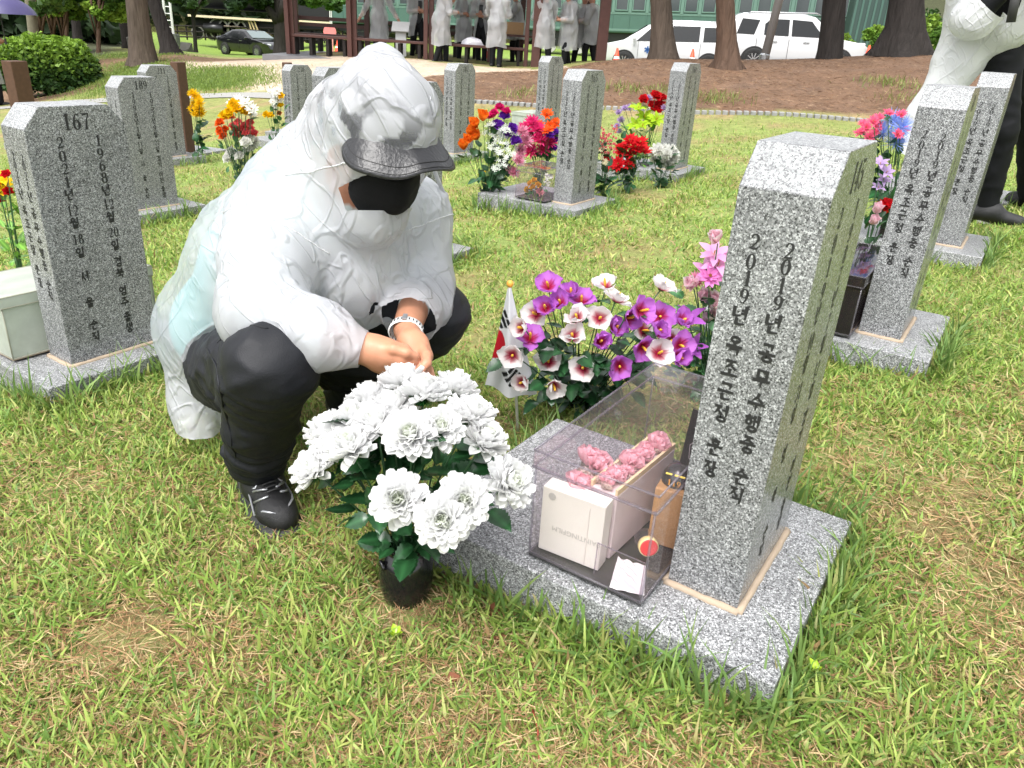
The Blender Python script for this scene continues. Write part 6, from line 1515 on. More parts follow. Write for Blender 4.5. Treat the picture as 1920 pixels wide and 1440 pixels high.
# distant wood on the hillside: one mass
rg = np.random.default_rng(77); n_ = 26000; X = rg.uniform(-70, 75, n_); Yv = rg.uniform(66, 92, n_); base = gz(X, Yv) + hill(X, Yv)
hh = (4.5 + 3 * n2(X, Yv, .13, 70)) * rg.uniform(0, 1, n_) ** .8; P = np.stack([X, Yv, base + hh], 1)
tone = (.75 + .9 * n2(X + hh * .7, Yv + hh, .35, 71))[:, None]; redbank = (sstep(8, 14, X) * sstep(3.2, 1.2, hh))[:, None]
C_ = np.clip(np.array([.030, .058, .022]) * tone, .006, 1) * (1 - redbank) + np.array([.13, .055, .03]) * redbank * rg.uniform(.5, 1.2, (n_, 1))
V, F, Cc = cards(P, np.full(n_, .75), C_, 78); me = mesh(V, F); vattr(me, 'col', Cc); tag(obj('distant_woods', me, M_foliage), 'dark wooded slope closing the view behind train and lawn', 'woods', kind='stuff')
rg = np.random.default_rng(79); n_ = 9000; Yv = rg.uniform(31, 50, n_); X = (rg.uniform(-260, 175, n_) - 960) / 1561 * Yv; hh = (2.6 + 2.5 * n2(X, Yv, .3, 72)) * rg.uniform(0, 1, n_) ** .8
tone = (.8 + .9 * n2(X + hh, Yv + hh, .6, 73))[:, None]; V, F, Cc = cards(np.stack([X, Yv, gz(X, Yv) + hh], 1), np.full(n_, .42), np.clip(np.array([.035, .065, .025]) * tone, .006, 1), 80)
me = mesh(V, F); vattr(me, 'col', Cc); tag(obj('undergrowth', me, M_foliage), 'dark leafy undergrowth behind the shrub and crape myrtles', 'undergrowth', kind='stuff')
# fallen leaves and needles on the mound, low tufts and twigs
rg = np.random.default_rng(33); n_ = 30000; X = rg.uniform(-2.5, 13, n_); Yv = 10.3 + rg.uniform(0, 1, n_) ** 1.3 * 8; mo_, *_ = ground_weights(X, Yv); k = rg.uniform(0, 1, n_) < mo_; X, Yv = X[k], Yv[k]; n_ = len(X)
C_ = np.array([(.30, .17, .09), (.16, .08, .045), (.42, .30, .19), (.10, .055, .035)])[rg.integers(0, 4, n_)] * rg.uniform(.7, 1.2, (n_, 1))
V, F, Cc = blades(np.stack([X, Yv, gz(X, Yv) + .004], 1), rg.uniform(.03, .11, n_), rg.uniform(.0015, .006, n_), rg.normal(1.5, .1, n_), rg.uniform(0, 6.28, n_), rg.normal(0, .3, n_), C_, 2)
me = mesh(V, F); vattr(me, 'col', Cc); tag(obj('pine_litter', me, attr_mat('litter', rough=.85, spec=.1)), 'brown needles, twigs and dead leaves covering the earth mound', 'leaf litter', kind='stuff')
def tuft_at(list_, per, L0, L1, spread, cols, name, label, seed):
    rg = np.random.default_rng(seed); P = np.repeat(np.array([G(*q)[:2] for q in list_]), per, 0); P = P + rg.normal(0, 1, P.shape) * spread; n = len(P)
    C_ = np.array(cols)[rg.integers(0, len(cols), n)] * rg.uniform(.75, 1.25, (n, 1))
    V, F, Cc = blades(np.column_stack([P, gz(P[:, 0], P[:, 1])]), rg.uniform(L0, L1, n), rg.uniform(.005, .012, n), np.abs(rg.normal(.4, .3, n)), rg.uniform(0, 6.28, n), rg.uniform(.1, 1, n), C_, 3)
    me = mesh(V, F, True); vattr(me, 'col', Cc); tag(obj(name, me, M_blade), label, 'grass', kind='stuff')
tuft_at([(1345, 185), (1675, 155), (1660, 160), (1700, 190), (1160, 170), (980, 178), (1240, 172), (1330, 190), (1890, 270), (1905, 265), (1885, 280)], 110, .06, .15, .22, [(.16, .24, .05), (.22, .27, .07), (.28, .24, .10)], 'mound_grass', 'sparse tufts of grass growing on the bare earth mound', 5)
tuft_at([(x, y) for x in range(205, 300, 18) for y in (105, 125, 145, 165)] + [(x, y) for x in range(355, 460, 16) for y in (135, 150, 160)] + [(x, 150) for x in range(150, 205, 14)], 700, .03, .07, .45, [(.13, .21, .045), (.17, .26, .05), (.22, .30, .06)], 'bank_grass', 'smooth green grass covering the low bank at the left', 6)
# kerb of drain blocks
t = thing('drain_kerb', 'line of pale concrete drain blocks along the foot of the earth mound', 'kerb', W(1000, 200, 10.3))
KB = np.array(t.location); pts = np.array([W(x, y, Y) for x, y, Y in ((690, 192, 11.05), (1000, 201, 10.3), (1300, 212, 10.05), (1640, 227, 9.85), (1960, 245, 9.6))])
seg = np.linalg.norm(np.diff(pts[:, :2], axis=0), axis=1); cum = np.r_[0, np.cumsum(seg)]; M_conc = plain('pale_concrete', (.25, .25, .245), .8, var=.3, bump=.5)
blk = MB().box((0, 0, 0), (.060, .085, .06)).build('x', M_conc, bevel=.006, seg=1); ME_blk = blk.data; bpy.data.objects.remove(blk); nblk = int(cum[-1] / .085)
for i in range(nblk):
    s_ = (i + .5) * .085; x, y = np.interp(s_, cum, pts[:, 0]), np.interp(s_, cum, pts[:, 1]); x2, y2 = np.interp(s_ + .1, cum, pts[:, 0]), np.interp(s_ + .1, cum, pts[:, 1])
    obj('kerb_block', ME_blk, M_conc, t, loc=np.array([x, y, gz(x, y)[0] + .012]) - KB, rot=(rng.normal(0, .02), rng.normal(0, .02), math.atan2(y2 - y, x2 - x) + rng.normal(0, .03)))
# path strip
def strip(pl, w, name, mat, label, lift=.012):
    P = np.array(pl); V = []; t_ = np.linspace(0, len(P) - 1, 60); X = np.interp(t_, range(len(P)), P[:, 0]); Yv = np.interp(t_, range(len(P)), P[:, 1]); dx, dy = np.gradient(X), np.gradient(Yv); L_ = np.hypot(dx, dy)
    for k in np.linspace(-w / 2, w / 2, 5): x, y = X - dy / L_ * k, Yv + dx / L_ * k; V.append(np.stack([x, y, gz(x, y) + lift], 1))
    F = [(j * 60 + i, j * 60 + i + 1, (j + 1) * 60 + i + 1, (j + 1) * 60 + i) for j in range(4) for i in range(59)]
    o = obj(name, mesh(np.concatenate(V), F, True), mat); return tag(o, label, 'path', kind='structure')
strip([W(x, y, Y)[:2] for x, y, Y in ((-120, 200, 14.5), (60, 192, 14.6), (180, 186, 14.3), (340, 182, 13.6), (480, 176, 12.9), (600, 182, 12), (690, 190, 11.2))], .42, 'path', plain('worn_concrete_path', (.27, .265, .25), .85, var=.3, bump=.4), 'narrow pale concrete path behind the far tombstones')
# brown wooden grave posts
M_brown = plain('brown_wood', (.085, .045, .028), .6, spec=.3, var=.3, scale=25, bump=.5, bscale=80)
for lab, tp, bt, Y, w in (('brown wooden post behind tombstone 211 with yellow flowers at its side', (333, 116), (356, 248), 7.75, 24), ('brown wooden post at the left edge in front of the shrub', (26, 114), (50, 196), 9.5, 36), ('brown wooden post peeping over tombstone 210', (538, 117), (545, 215), 9.3, 17)):
    a, b_ = W(*tp, Y), W(*bt, Y); ppm = FPX / (Y * .907); wd_ = w / ppm; b_[2] = gz(b_[0], b_[1])[0] - .02; b_[:2] = a[:2]
    t = thing('wooden_post', lab, 'post', b_, STX + .25, 'brown wooden grave posts')
    MB().box((0, 0, (a[2] - b_[2]) / 2), (wd_, wd_ * .7, a[2] - b_[2])).build('post', M_brown, t, bevel=.006)
    MB().box((.12, .05, .0), (.55, .42, .10)).build('base_slab', M_slab, t, bevel=.004)
# ---- pavilion, train, cars, people
M_pav = plain('dark_red_timber', (.075, .030, .024), .5, spec=.4, var=.25, scale=12)
M_deck = plain('grey_deck', (.16, .16, .17), .5, var=.2, scale=6)
PY = 19.6
def base_at(px, py, Y): p = W(px, py, Y); p[2] = gz(p[0], p[1])[0]; return p
FLZ = W(905, 124, PY)[2]
t = thing('pavilion', 'dark red timber pavilion sheltering people in raincoats', 'pavilion', (W(830, 120, PY)[0], PY + 1.4, FLZ)); PO = np.array(t.location)
def at_floor(px, Y):
    p = W(px, 120, Y); return np.array([p[0], Y, FLZ])
xl, xr = at_floor(525, PY)[0], at_floor(1150, PY)[0]
MB().box((0, .3, -.22), (xr - xl + .5, 4.4, .40)).build('deck', M_deck, t, loc=((xl + xr) / 2 - PO[0], 0, 0))
for px, w, Y in ((543, .10, PY), (552, .10, PY + .12), (657, .11, PY), (667, .11, PY + .12), (798, .10, PY), (808, .12, PY + .12), (985, .10, PY), (1003, .20, PY - .1), (1125, .24, PY), (690, .14, PY + 3), (560, .12, PY + 3), (836, .14, PY + 3), (975, .14, PY + 3), (1095, .14, PY + 3)):
    MB().box((0, 0, 1.3), (w, w, 2.6)).build('post', M_pav, t, loc=at_floor(px, Y) - PO, bevel=.01)
for y_ in (PY, PY + 3): MB().box((0, 0, 2.68), (xr - xl + .6, .16, .2)).build('beam', M_pav, t, loc=((xl + xr) / 2 - PO[0], y_ - PO[1], 0))
rw = (xr - xl) / 2 + .7; cxm = (xl + xr) / 2 - PO[0]
MB().add([(cxm - rw, -2.4, 2.75), (cxm + rw, -2.4, 2.75), (cxm + rw, 2.8, 2.75), (cxm - rw, 2.8, 2.75), (cxm - rw * .6, .2, 3.9), (cxm + rw * .6, .2, 3.9)], [(0, 1, 5, 4), (1, 2, 5), (2, 3, 4, 5), (3, 0, 4), (3, 2, 1, 0)]).build('roof', plain('roof_shingle', (.05, .045, .045), .8), t)  # roof lies above the view, added to shade the people below
def bench(label, px0, px1, Y, zs=.42, back=False):
    a, b_ = at_floor(px0, Y), at_floor(px1, Y); L_ = b_[0] - a[0]; o = thing('bench', label, 'bench', (a + b_) / 2, 0, 'benches of the pavilion')
    for k in (-.1, .1): MB().box((0, k, zs), (L_, .18, .06)).build('seat_plank', M_pav, o, bevel=.008)
    for f in (-.42, -.14, .14, .42): MB().box((L_ * f, 0, zs / 2 - .02), (.07, .34, zs - .04)).build('leg', M_barkdark, o)
    if back:
        for z in (.66, .82): MB().box((0, .22, z), (L_, .04, .09)).build('back_rail', M_pav, o)
for lab, a, b_, Y, bk in (('left front bench of the pavilion, empty', 548, 658, PY + .25, False), ('second front bench, between the left post pairs', 668, 798, PY + .25, False), ('front bench with the white bag on it', 812, 985, PY + .25, False), ('left rear bench with a back rail', 556, 686, PY + 3.0, True), ('middle rear bench with a back rail', 694, 832, PY + 3.0, True), ('right rear bench with a back rail', 842, 972, PY + 3.0, True)): bench(lab, a, b_, Y, .42, bk)
p = at_floor(884, PY + .25); o = thing('plastic_bag', 'crumpled white plastic bag lying on the pavilion bench', 'bag', p + (0, 0, .45))
rg = np.random.default_rng(2); V = rg.normal(size=(60, 3)); V /= np.linalg.norm(V, axis=1)[:, None]; bm = bmesh.new()
for v in V: bm.verts.new((v[0] * .28 * rg.uniform(.8, 1.1), v[1] * .14, max(0, v[2] * .20 * rg.uniform(.7, 1.1))))
bmesh.ops.convex_hull(bm, input=bm.verts); me = bpy.data.meshes.new('bag'); bm.to_mesh(me); bm.free(); obj('bag', me, plain('white_plastic_bag', (.66, .66, .72), .4), o)
p = at_floor(958, PY + 1.6); o = thing('table', 'dark table in the pavilion under the cardboard box', 'table', p)
MB().box((0, 0, .70), (1.3, .6, .05)).build('table_top', M_pav, o)
for sx in (-.58, .58):
    for sy in (-.24, .24): MB().box((sx, sy, .34), (.06, .06, .68)).build('leg', M_pav, o)
o = thing('cardboard_box', 'brown cardboard box standing on the pavilion table', 'box', p + (.0, 0, .727)); MB().box((0, 0, .14), (.55, .4, .28)).build('carton', plain('cardboard', (.36, .22, .11), .8), o, bevel=.005)
MB().box((0, 0, .282), (.55, .06, .003)).build('tape', plain('tape', (.46, .32, .18), .3), o)
p = at_floor(752, PY + .9); o = thing('notice_stand', 'small white slanted notice board on a stand in the pavilion', 'sign', p)
MB().box((0, 0, .34), (.26, .05, .62)).build('stand', plain('white_board', (.68, .68, .68), .5), o); MB().box((0, -.05, .74), (.42, .30, .03), M=np.array([[1, 0, 0], [0, .7, -.7], [0, .7, .7]])).build('board', plain('white_board_top', (.72, .72, .72), .4), o)

# people under the roof
M_cloth = plain('dark_clothes', (.006, .0065, .008), .75, spec=.2); M_bag = plain('black_cap', (.010, .010, .011), .7)
def walker(label, px, Y, face, coat_h=.52, arms=None, step=.12, lean=0.0, h=1.72, res=.022, cap=True, mat=None, floor=True, group='people in raincoats under the pavilion', feet=None, cat='person', coat_w=1.0, openf=False, skincol=(.42, .22, .15)):
    """standing person; face: heading in the ground plane; coat_h: height of the coat hem"""
    b0 = at_floor(px, Y) if floor else np.array(feet); o = thing('person', label, cat, b0, 0, group); k = h / 1.72
    f = np.array([math.cos(face), math.sin(face), 0]); s_ = np.array([-f[1], f[0], 0]); A = lambda u, fw, l: np.array([0, 0, u * k]) + f * fw * k + s_ * l * k
    ln = lean
    lo, hi = np.array([-.75, -.75, -.02]), np.array([.75, .75, 1.95])
    hip = A(.92, 0, 0); ch = A(1.28, .04 + ln * .3, 0); nk = A(1.46, .05 + ln * .45, 0); hdp = A(1.58, .09 + ln * .55, 0)
    sh = [A(1.40, .04 + ln * .4, sg * .18) for sg in (1, -1)]
    arms = arms or ([(1.14, .04, .26), (.98, .22, .20)], [(1.14, .04, .26), (.98, .22, .20)])
    el = [A(arms[i][0][0], arms[i][0][1] + ln * .3, sg * arms[i][0][2]) for i, sg in enumerate((1, -1))]; wr_ = [A(arms[i][1][0], arms[i][1][1] + ln * .3, sg * arms[i][1][2]) for i, sg in enumerate((1, -1))]
    an = [A(.07, step, .10), A(.07, -step, -.10)]; kn = [A(.50, step * .7 + .04, .10), A(.50, -step * .4 + .04, -.10)]
    # body: head, neck, arms and hands as one surface
    g = SDF(lo, hi, res * .8)
    g.cap(hip, .12, ch, .13, .05).cap(ch, .10, nk, .05, .05).cap(nk, .05, hdp, .055, .03).ell(hdp + (0, 0, .035), (.082, .078, .108), k=.03).cap(hdp + f * .07, .015, hdp + f * .095 - (0, 0, .01), .014, .02)
    for i in (0, 1):
        g.cap(sh[i], .055, el[i], .042, .03).cap(el[i], .040, wr_[i], .030, .02); d = wr_[i] - el[i]; d /= np.linalg.norm(d); g.cap(wr_[i], .032, wr_[i] + d * .08, .030, .02)
        for q in (-1, 0, 1): g.cap(wr_[i] + d * .08 + s_ * q * .018, .011, wr_[i] + d * .14 + s_ * q * .022 - (0, 0, .01), .009, .01)
        g.cap(wr_[i] + d * .03 + (0, 0, .02), .012, wr_[i] + d * .08 + (0, 0, .045), .010, .01)
    V, Q = g.surf(1); me = mesh(V, Q, True); cv_ = np.tile(skincol, (len(V), 1)); tor = (V[:, 2] < nk[2] - .02) & (np.minimum(np.linalg.norm(V - wr_[0], axis=1), np.linalg.norm(V - wr_[1], axis=1)) > .17); cv_[tor] = (.03, .033, .04); vattr(me, 'col', cv_); bd = obj('body', me, M_skin, o)
    g = SDF(lo, hi, res)
    for i, sg in enumerate((1, -1)): g.cap(A(.90, 0, sg * .08), .105, kn[i], .080, .03).cap(kn[i], .078, an[i], .062, .03)
    V, Q = g.surf(1); obj('trousers', mesh(V, Q, True), M_cloth, o)
    for i in (0, 1):
        g = SDF(lo, hi, res * .8); g.cap(an[i] - f * .05 - (0, 0, .02), .042, an[i] + f * .15 - (0, 0, .03), .036, .03); V, Q = g.surf(1); V[:, 2] = np.maximum(V[:, 2], 0); obj('shoe', mesh(V, Q, True), M_bag, o)
    g = SDF(lo, hi, res)
    cw = coat_w; g.cap(sh[0], .095, sh[1], .095, .06).cap(ch, .165 * cw, hip, .19 * cw, .08).cap(hip, .20 * cw, A(coat_h, .01, 0), .235 * cw, .08)
    for i in (0, 1): g.cap(sh[i], .085, el[i], .075, .05).cap(el[i], .072, wr_[i] - (wr_[i] - el[i]) * .1, .052, .03)
    g.cap(ch, .13, nk, .075, .05)
    V, Q = g.surf(1); N0 = vnormals(V, Q); off = rng.uniform(0, 50, 3)
    V = V + N0 * (.022 * (ridged(V + off, (7, 7, 2.5)) ** 3 - .3) + .010 * (np.maximum(ridged(V + off, (16, 16, 7)), 0) ** 2 - .4))[:, None]
    V, Q, _ = cut(V, Q, lambda X: coat_h * k + .02 * np.sin(X[:, 0] * 14 + off[0]) - X[:, 2])
    for i in (0, 1):
        d = wr_[i] - el[i]; V, Q, _ = cut(V, Q, lambda X: np.minimum(half(wr_[i] - d * .06, d)(X), -ball(wr_[i], .12)(X)))
    if openf: V, Q, _ = cut(V, Q, lambda X: np.minimum(np.minimum((X @ f) - .06, .05 + .10 * np.clip((1.1 - X[:, 2]) / .5, 0, 1) - np.abs(X @ s_)), 1.36 - X[:, 2]))
    me = mesh(V, Q, True); vattr(me, 'cling', np.clip(.25 + .5 * pnoise(V * 5 + off), 0, .6)); obj('raincoat', me, mat or M_film2, o)
    if cap:
        MB().lathe([(.088, 0), (.090, .04), (.075, .085), (.04, .105), (.001, .11)], 20).build('cap', M_bag, o, smooth=True, loc=hdp + (0, 0, .055))
        q = MB().box((0, 0, 0), (.10, .14, .012)).build('cap_peak', M_bag, o, loc=hdp + f * .11 + (0, 0, .062), rot=(0, 0, face), bevel=.004)
    else:
        g = SDF(lo, hi, res * .8); g.ell(hdp + (0, 0, .06) - f * .012, (.094, .090, .092), k=0); V, Q = g.surf(1); obj('hair', mesh(V, Q, True), M_hairblack, o)
    return o
OUT = ([(1.12, .02, .32), (.90, .05, .46)], [(1.12, .02, .32), (.90, .05, .46)]); FOLD = ([(1.12, .10, .25), (1.10, .30, .06)], [(1.12, .10, .25), (1.14, .30, .06)]); UP = ([(1.16, .18, .27), (1.36, .30, .14)], [(1.12, .10, .25), (1.12, .30, .10)])
E_, Nn, Ws, So = 0.0, math.pi / 2, math.pi, -math.pi / 2
walker('person seen from behind walking with both arms spread, left end of pavilion', 712, PY + .9, Nn + .1, .40, OUT, .16, cap=False)
walker('person in an open raincoat over dark clothes between two posts', 782, PY + 1.6, So + .5, .55, FOLD, .1, openf=True)
walker('person in a wide grey raincoat with a raised arm at the left of the bench', 826, PY - .15, E_ + .4, .40, UP, .16, lean=.1)
walker('person with a dark cap whose face shows behind the bench', 868, PY + 2.3, So + .3, .45, FOLD, .08)
walker('person with a dark cap and open coat in the middle of the group', 902, PY + 2.0, So - .2, .45, FOLD, .08, openf=True)
walker('person with pale raincoat and back turned, in front of the cardboard box', 929, PY - .45, Nn - .2, .44, UP, .06, cap=False)
walker('person in a greenish coat behind the cardboard box', 966, PY + 2.5, Ws, .6, UP, .08, cap=False)
walker('tall person with back turned, right of the thick post', 1018, PY - .1, Nn + .3, .48, FOLD, .10, cap=False, coat_w=1.08)
walker('person with arms folded near the right end of the group', 1062, PY + .2, Ws + .5, .46, FOLD, .14, cap=False)
walker('person half hidden behind the folded arms person', 1084, PY + 1.3, So + .4, .50, FOLD, .12)
walker('person in an open coat flaring over dark trousers beside the last post', 1106, PY + .9, Ws - .4, .62, FOLD, .12, openf=True)
# the standing person at the right edge
fb = W(1850, 432, 4.35); fb[2] = gz(fb[0], fb[1])[0]
fx = np.array([fb[0], fb[1], fb[2]]); st = thing('person', 'standing person at the top right in a billowing white raincoat and black clothes', 'person', fx); SO_ = fx
q = lambda px, py, Y: W(px, py, Y) - SO_
lo, hi = np.array([-.75, -.8, -.06]), np.array([.75, .8, 1.85])
hipc = q(1885, 60, 4.42); chs = hipc + (-.06, -.05, .40); nk = chs + (-.03, -.06, .22); hp = nk + (-.02, -.06, .15); shR = chs + (-.12, -.16, .10); shL = chs + (.13, .12, .10)
elR = q(1826, 34, 4.20); wrR = q(1905, -40, 4.10); elL = shL + (.06, -.10, -.30); wrL = q(1950, -30, 4.12)
g = SDF(lo, hi, .016); g.cap(hipc, .13, chs, .14, .05).cap(chs, .11, nk, .055, .05).cap(nk, .05, hp, .055, .03).ell(hp + (0, 0, .04), (.085, .085, .112), k=.03).cap(shR, .06, shL, .06, .05)
for a_, b_, c_ in ((shR, elR, wrR), (shL, elL, wrL)):
    g.cap(a_, .056, b_, .045, .03).cap(b_, .043, c_, .031, .02); d = (c_ - b_) / np.linalg.norm(c_ - b_); g.cap(c_, .033, c_ + d * .08, .031, .02)
    for k in (-1, 0, 1): g.cap(c_ + d * .08 + np.array([0, 0, k * .018]), .011, c_ + d * .14 + np.array([0, 0, k * .02]), .009, .01)
V, Q = g.surf(1); me = mesh(V, Q, True); vattr(me, 'col', np.tile(SKIN, (len(V), 1))); obj('body', me, M_skin, st)
g = SDF(lo, hi, .014); kn = q(1884, 245, 4.30); an = q(1850, 395, 4.35); g.cap(hipc + (0, 0, .02), .13, hipc + (.02, .02, -.04), .13, .05).cap(hipc + (-.04, -.06, -.02), .10, kn, .066, .05).cap(kn, .064, an, .050, .03).cap(hipc + (.08, .08, -.02), .11, q(1935, 250, 4.62), .08, .05).cap(q(1935, 250, 4.62), .078, q(1930, 375, 4.78), .06, .03)
V, Q = g.surf(1); N0 = vnormals(V, Q); V = V + N0 * (.008 * (ridged(V, (8, 8, 12)) ** 3 - .3))[:, None]; obj('trousers', mesh(V, Q, True), M_cloth, st)
g = SDF(lo, hi, .016); g.cap(elR * .55 + shR * .45, .065, elR, .060, .03).cap(elR, .058, wrR, .042, .03).cap(chs + (0, -.02, -.1), .15, hipc + (0, 0, .05), .145, .05)
V, Q = g.surf(1); obj('black_jacket', mesh(V, Q, True), M_cloth, st)
for a_, Yd in ((an, 0), (q(1930, 375, 4.78), .3)):
    gg = np.array([a_[0], a_[1], gz(a_[0] + SO_[0], a_[1] + SO_[1])[0] - SO_[2] + .045]); g = SDF(gg - .3, gg + .3, .009); g.cap(gg + (-.07, .05, 0), .045, gg + (.02, -.03, .03), .050, .03).cap(gg + (.0, -.02, .01), .045, gg + (.14, -.09, -.012), .036, .03)
    V, Q = g.surf(1); V[:, 2] = np.maximum(V[:, 2], gg[2] - .045); obj('shoe', mesh(V, Q, True), M_shoe, st)
    MB().tube([a_ - (0, 0, .035), a_ - (0, 0, .075)], .042, 12).build('sock', plain('white_sock', (.7, .7, .7), .8), st, smooth=True)
g = SDF(lo, hi, .013); g.cap(shR, .10, shL, .10, .06).cap(chs, .17, hipc + (-.08, -.05, .05), .18, .08).cap(q(1836, -10, 4.38), .14, q(1800, 110, 4.40), .105, .08).cap(q(1800, 110, 4.40), .112, q(1735, 215, 4.36), .085, .06, ((0, 1, 0), 1.1)).cap(q(1735, 215, 4.36), .085, q(1697, 300, 4.34), .062, .05, ((0, 1, 0), 1.1))
g.cap(shR, .09, elR, .095, .05).cap(elR, .095, elR * .55 + wrR * .45, .090, .03)
V, Q = g.surf(2); N0 = vnormals(V, Q); V = V + N0 * (.010 * (ridged(V + .05 * pnoise(V * 4)[:, None], (4, 4, 2)) ** 3 - .3) + .004 * (np.maximum(ridged(V, (9, 9, 5)), 0) ** 2 - .4) + .003 * ridged(V, (24, 24, 14)))[:, None]
d = wrR - elR; V, Q, _ = cut(V, Q, lambda X: np.minimum(half(elR * .62 + wrR * .38, d)(X), -ball(elR * .5 + wrR * .5, .16)(X)))
hb_ = q(1690, 288, 4.40); V, Q, _ = cut(V, Q, lambda X: np.minimum(half(hb_, (-.25, 0, -1))(X), -ball(hb_, .25)(X)))
me = mesh(V, Q, True); vattr(me, 'cling', np.clip(.1 + .5 * pnoise(V * 3), 0, .3)); obj('raincoat', me, M_film3, st)
MB().tube([q(1908, -25, 4.0), q(1895, 42, 4.0)], .020, 12).build('strap_bar', M_rubber, st, smooth=True)  # dark tube for the black strap bar at the right edge
g = SDF(lo, hi, .018); g.ell(hp + (.01, .01, .065), (.096, .096, .094), k=0); V, Q = g.surf(1); obj('hair', mesh(V, Q, True), M_hairblack, st)
# person with umbrella at the left edge
uf = W(-12, 197, 15.2); uf[2] = gz(uf[0], uf[1])[0]
up_ = walker('person at the left edge in a pale raincoat holding an umbrella', -14, 15.2, E_ + .3, .42, ([(1.08, .10, .26), (1.14, .30, .10)], [(1.08, .10, .26), (1.16, .32, .10)]), .1, floor=False, feet=uf, group='people walking in the rain', cap=False)
hb = np.array(up_.location) + np.array([.26, .03, 1.46]); hb = W(9, 70, 15.1); um = thing('umbrella', 'dark violet umbrella held above the left edge of the picture', 'umbrella', hb)
MB().tube([(0, 0, -.12), (0, 0, .72)], .010, 8).build('shaft', M_rubber, um); MB().tube([(0, 0, -.12), (0, 0, -.02)], .018, 8).build('grip', M_rubber, um)
V = [(0, 0, .70)]; nr_ = 6
for j in range(1, nr_ + 1):
    for i in range(32):
        a = 2 * math.pi * i / 32; sc = 1 - .05 * (1 - abs(math.cos(4 * a))) * (j / nr_) ** 2; r_ = .60 * math.sin(j / nr_ * 1.25) / math.sin(1.25) * sc; V.append((r_ * math.cos(a), r_ * math.sin(a), .70 - .30 * (j / nr_) ** 2))
F = [(0, 1 + i, 1 + (i + 1) % 32) for i in range(32)] + [(1 + (j - 1) * 32 + i, 1 + j * 32 + i, 1 + j * 32 + (i + 1) % 32, 1 + (j - 1) * 32 + (i + 1) % 32) for j in range(1, nr_) for i in range(32)]
obj('canopy', mesh(V, F, True), plain('violet_cloth', (.085, .075, .19), .45, transl=.2), um)
mb = MB()
for i in range(8): a = 2 * math.pi * i / 8; mb.tube([(0, 0, .68), (.3 * math.cos(a), .3 * math.sin(a), .60), (.58 * math.cos(a), .58 * math.sin(a), .395)], .004, 5)
mb.build('ribs', M_silver, um)
ca = bpy.data.curves.new('l', 'FONT')
mb = MB()
for k in range(7): mb.box((.012 * k - .036, 0, 0), (.008, .002, .014))
mb.build('printed_mark', plain('pale_mark', (.6, .6, .66), .5), um, loc=(.40, -.36, .465), rot=(-.4, .35, .5))

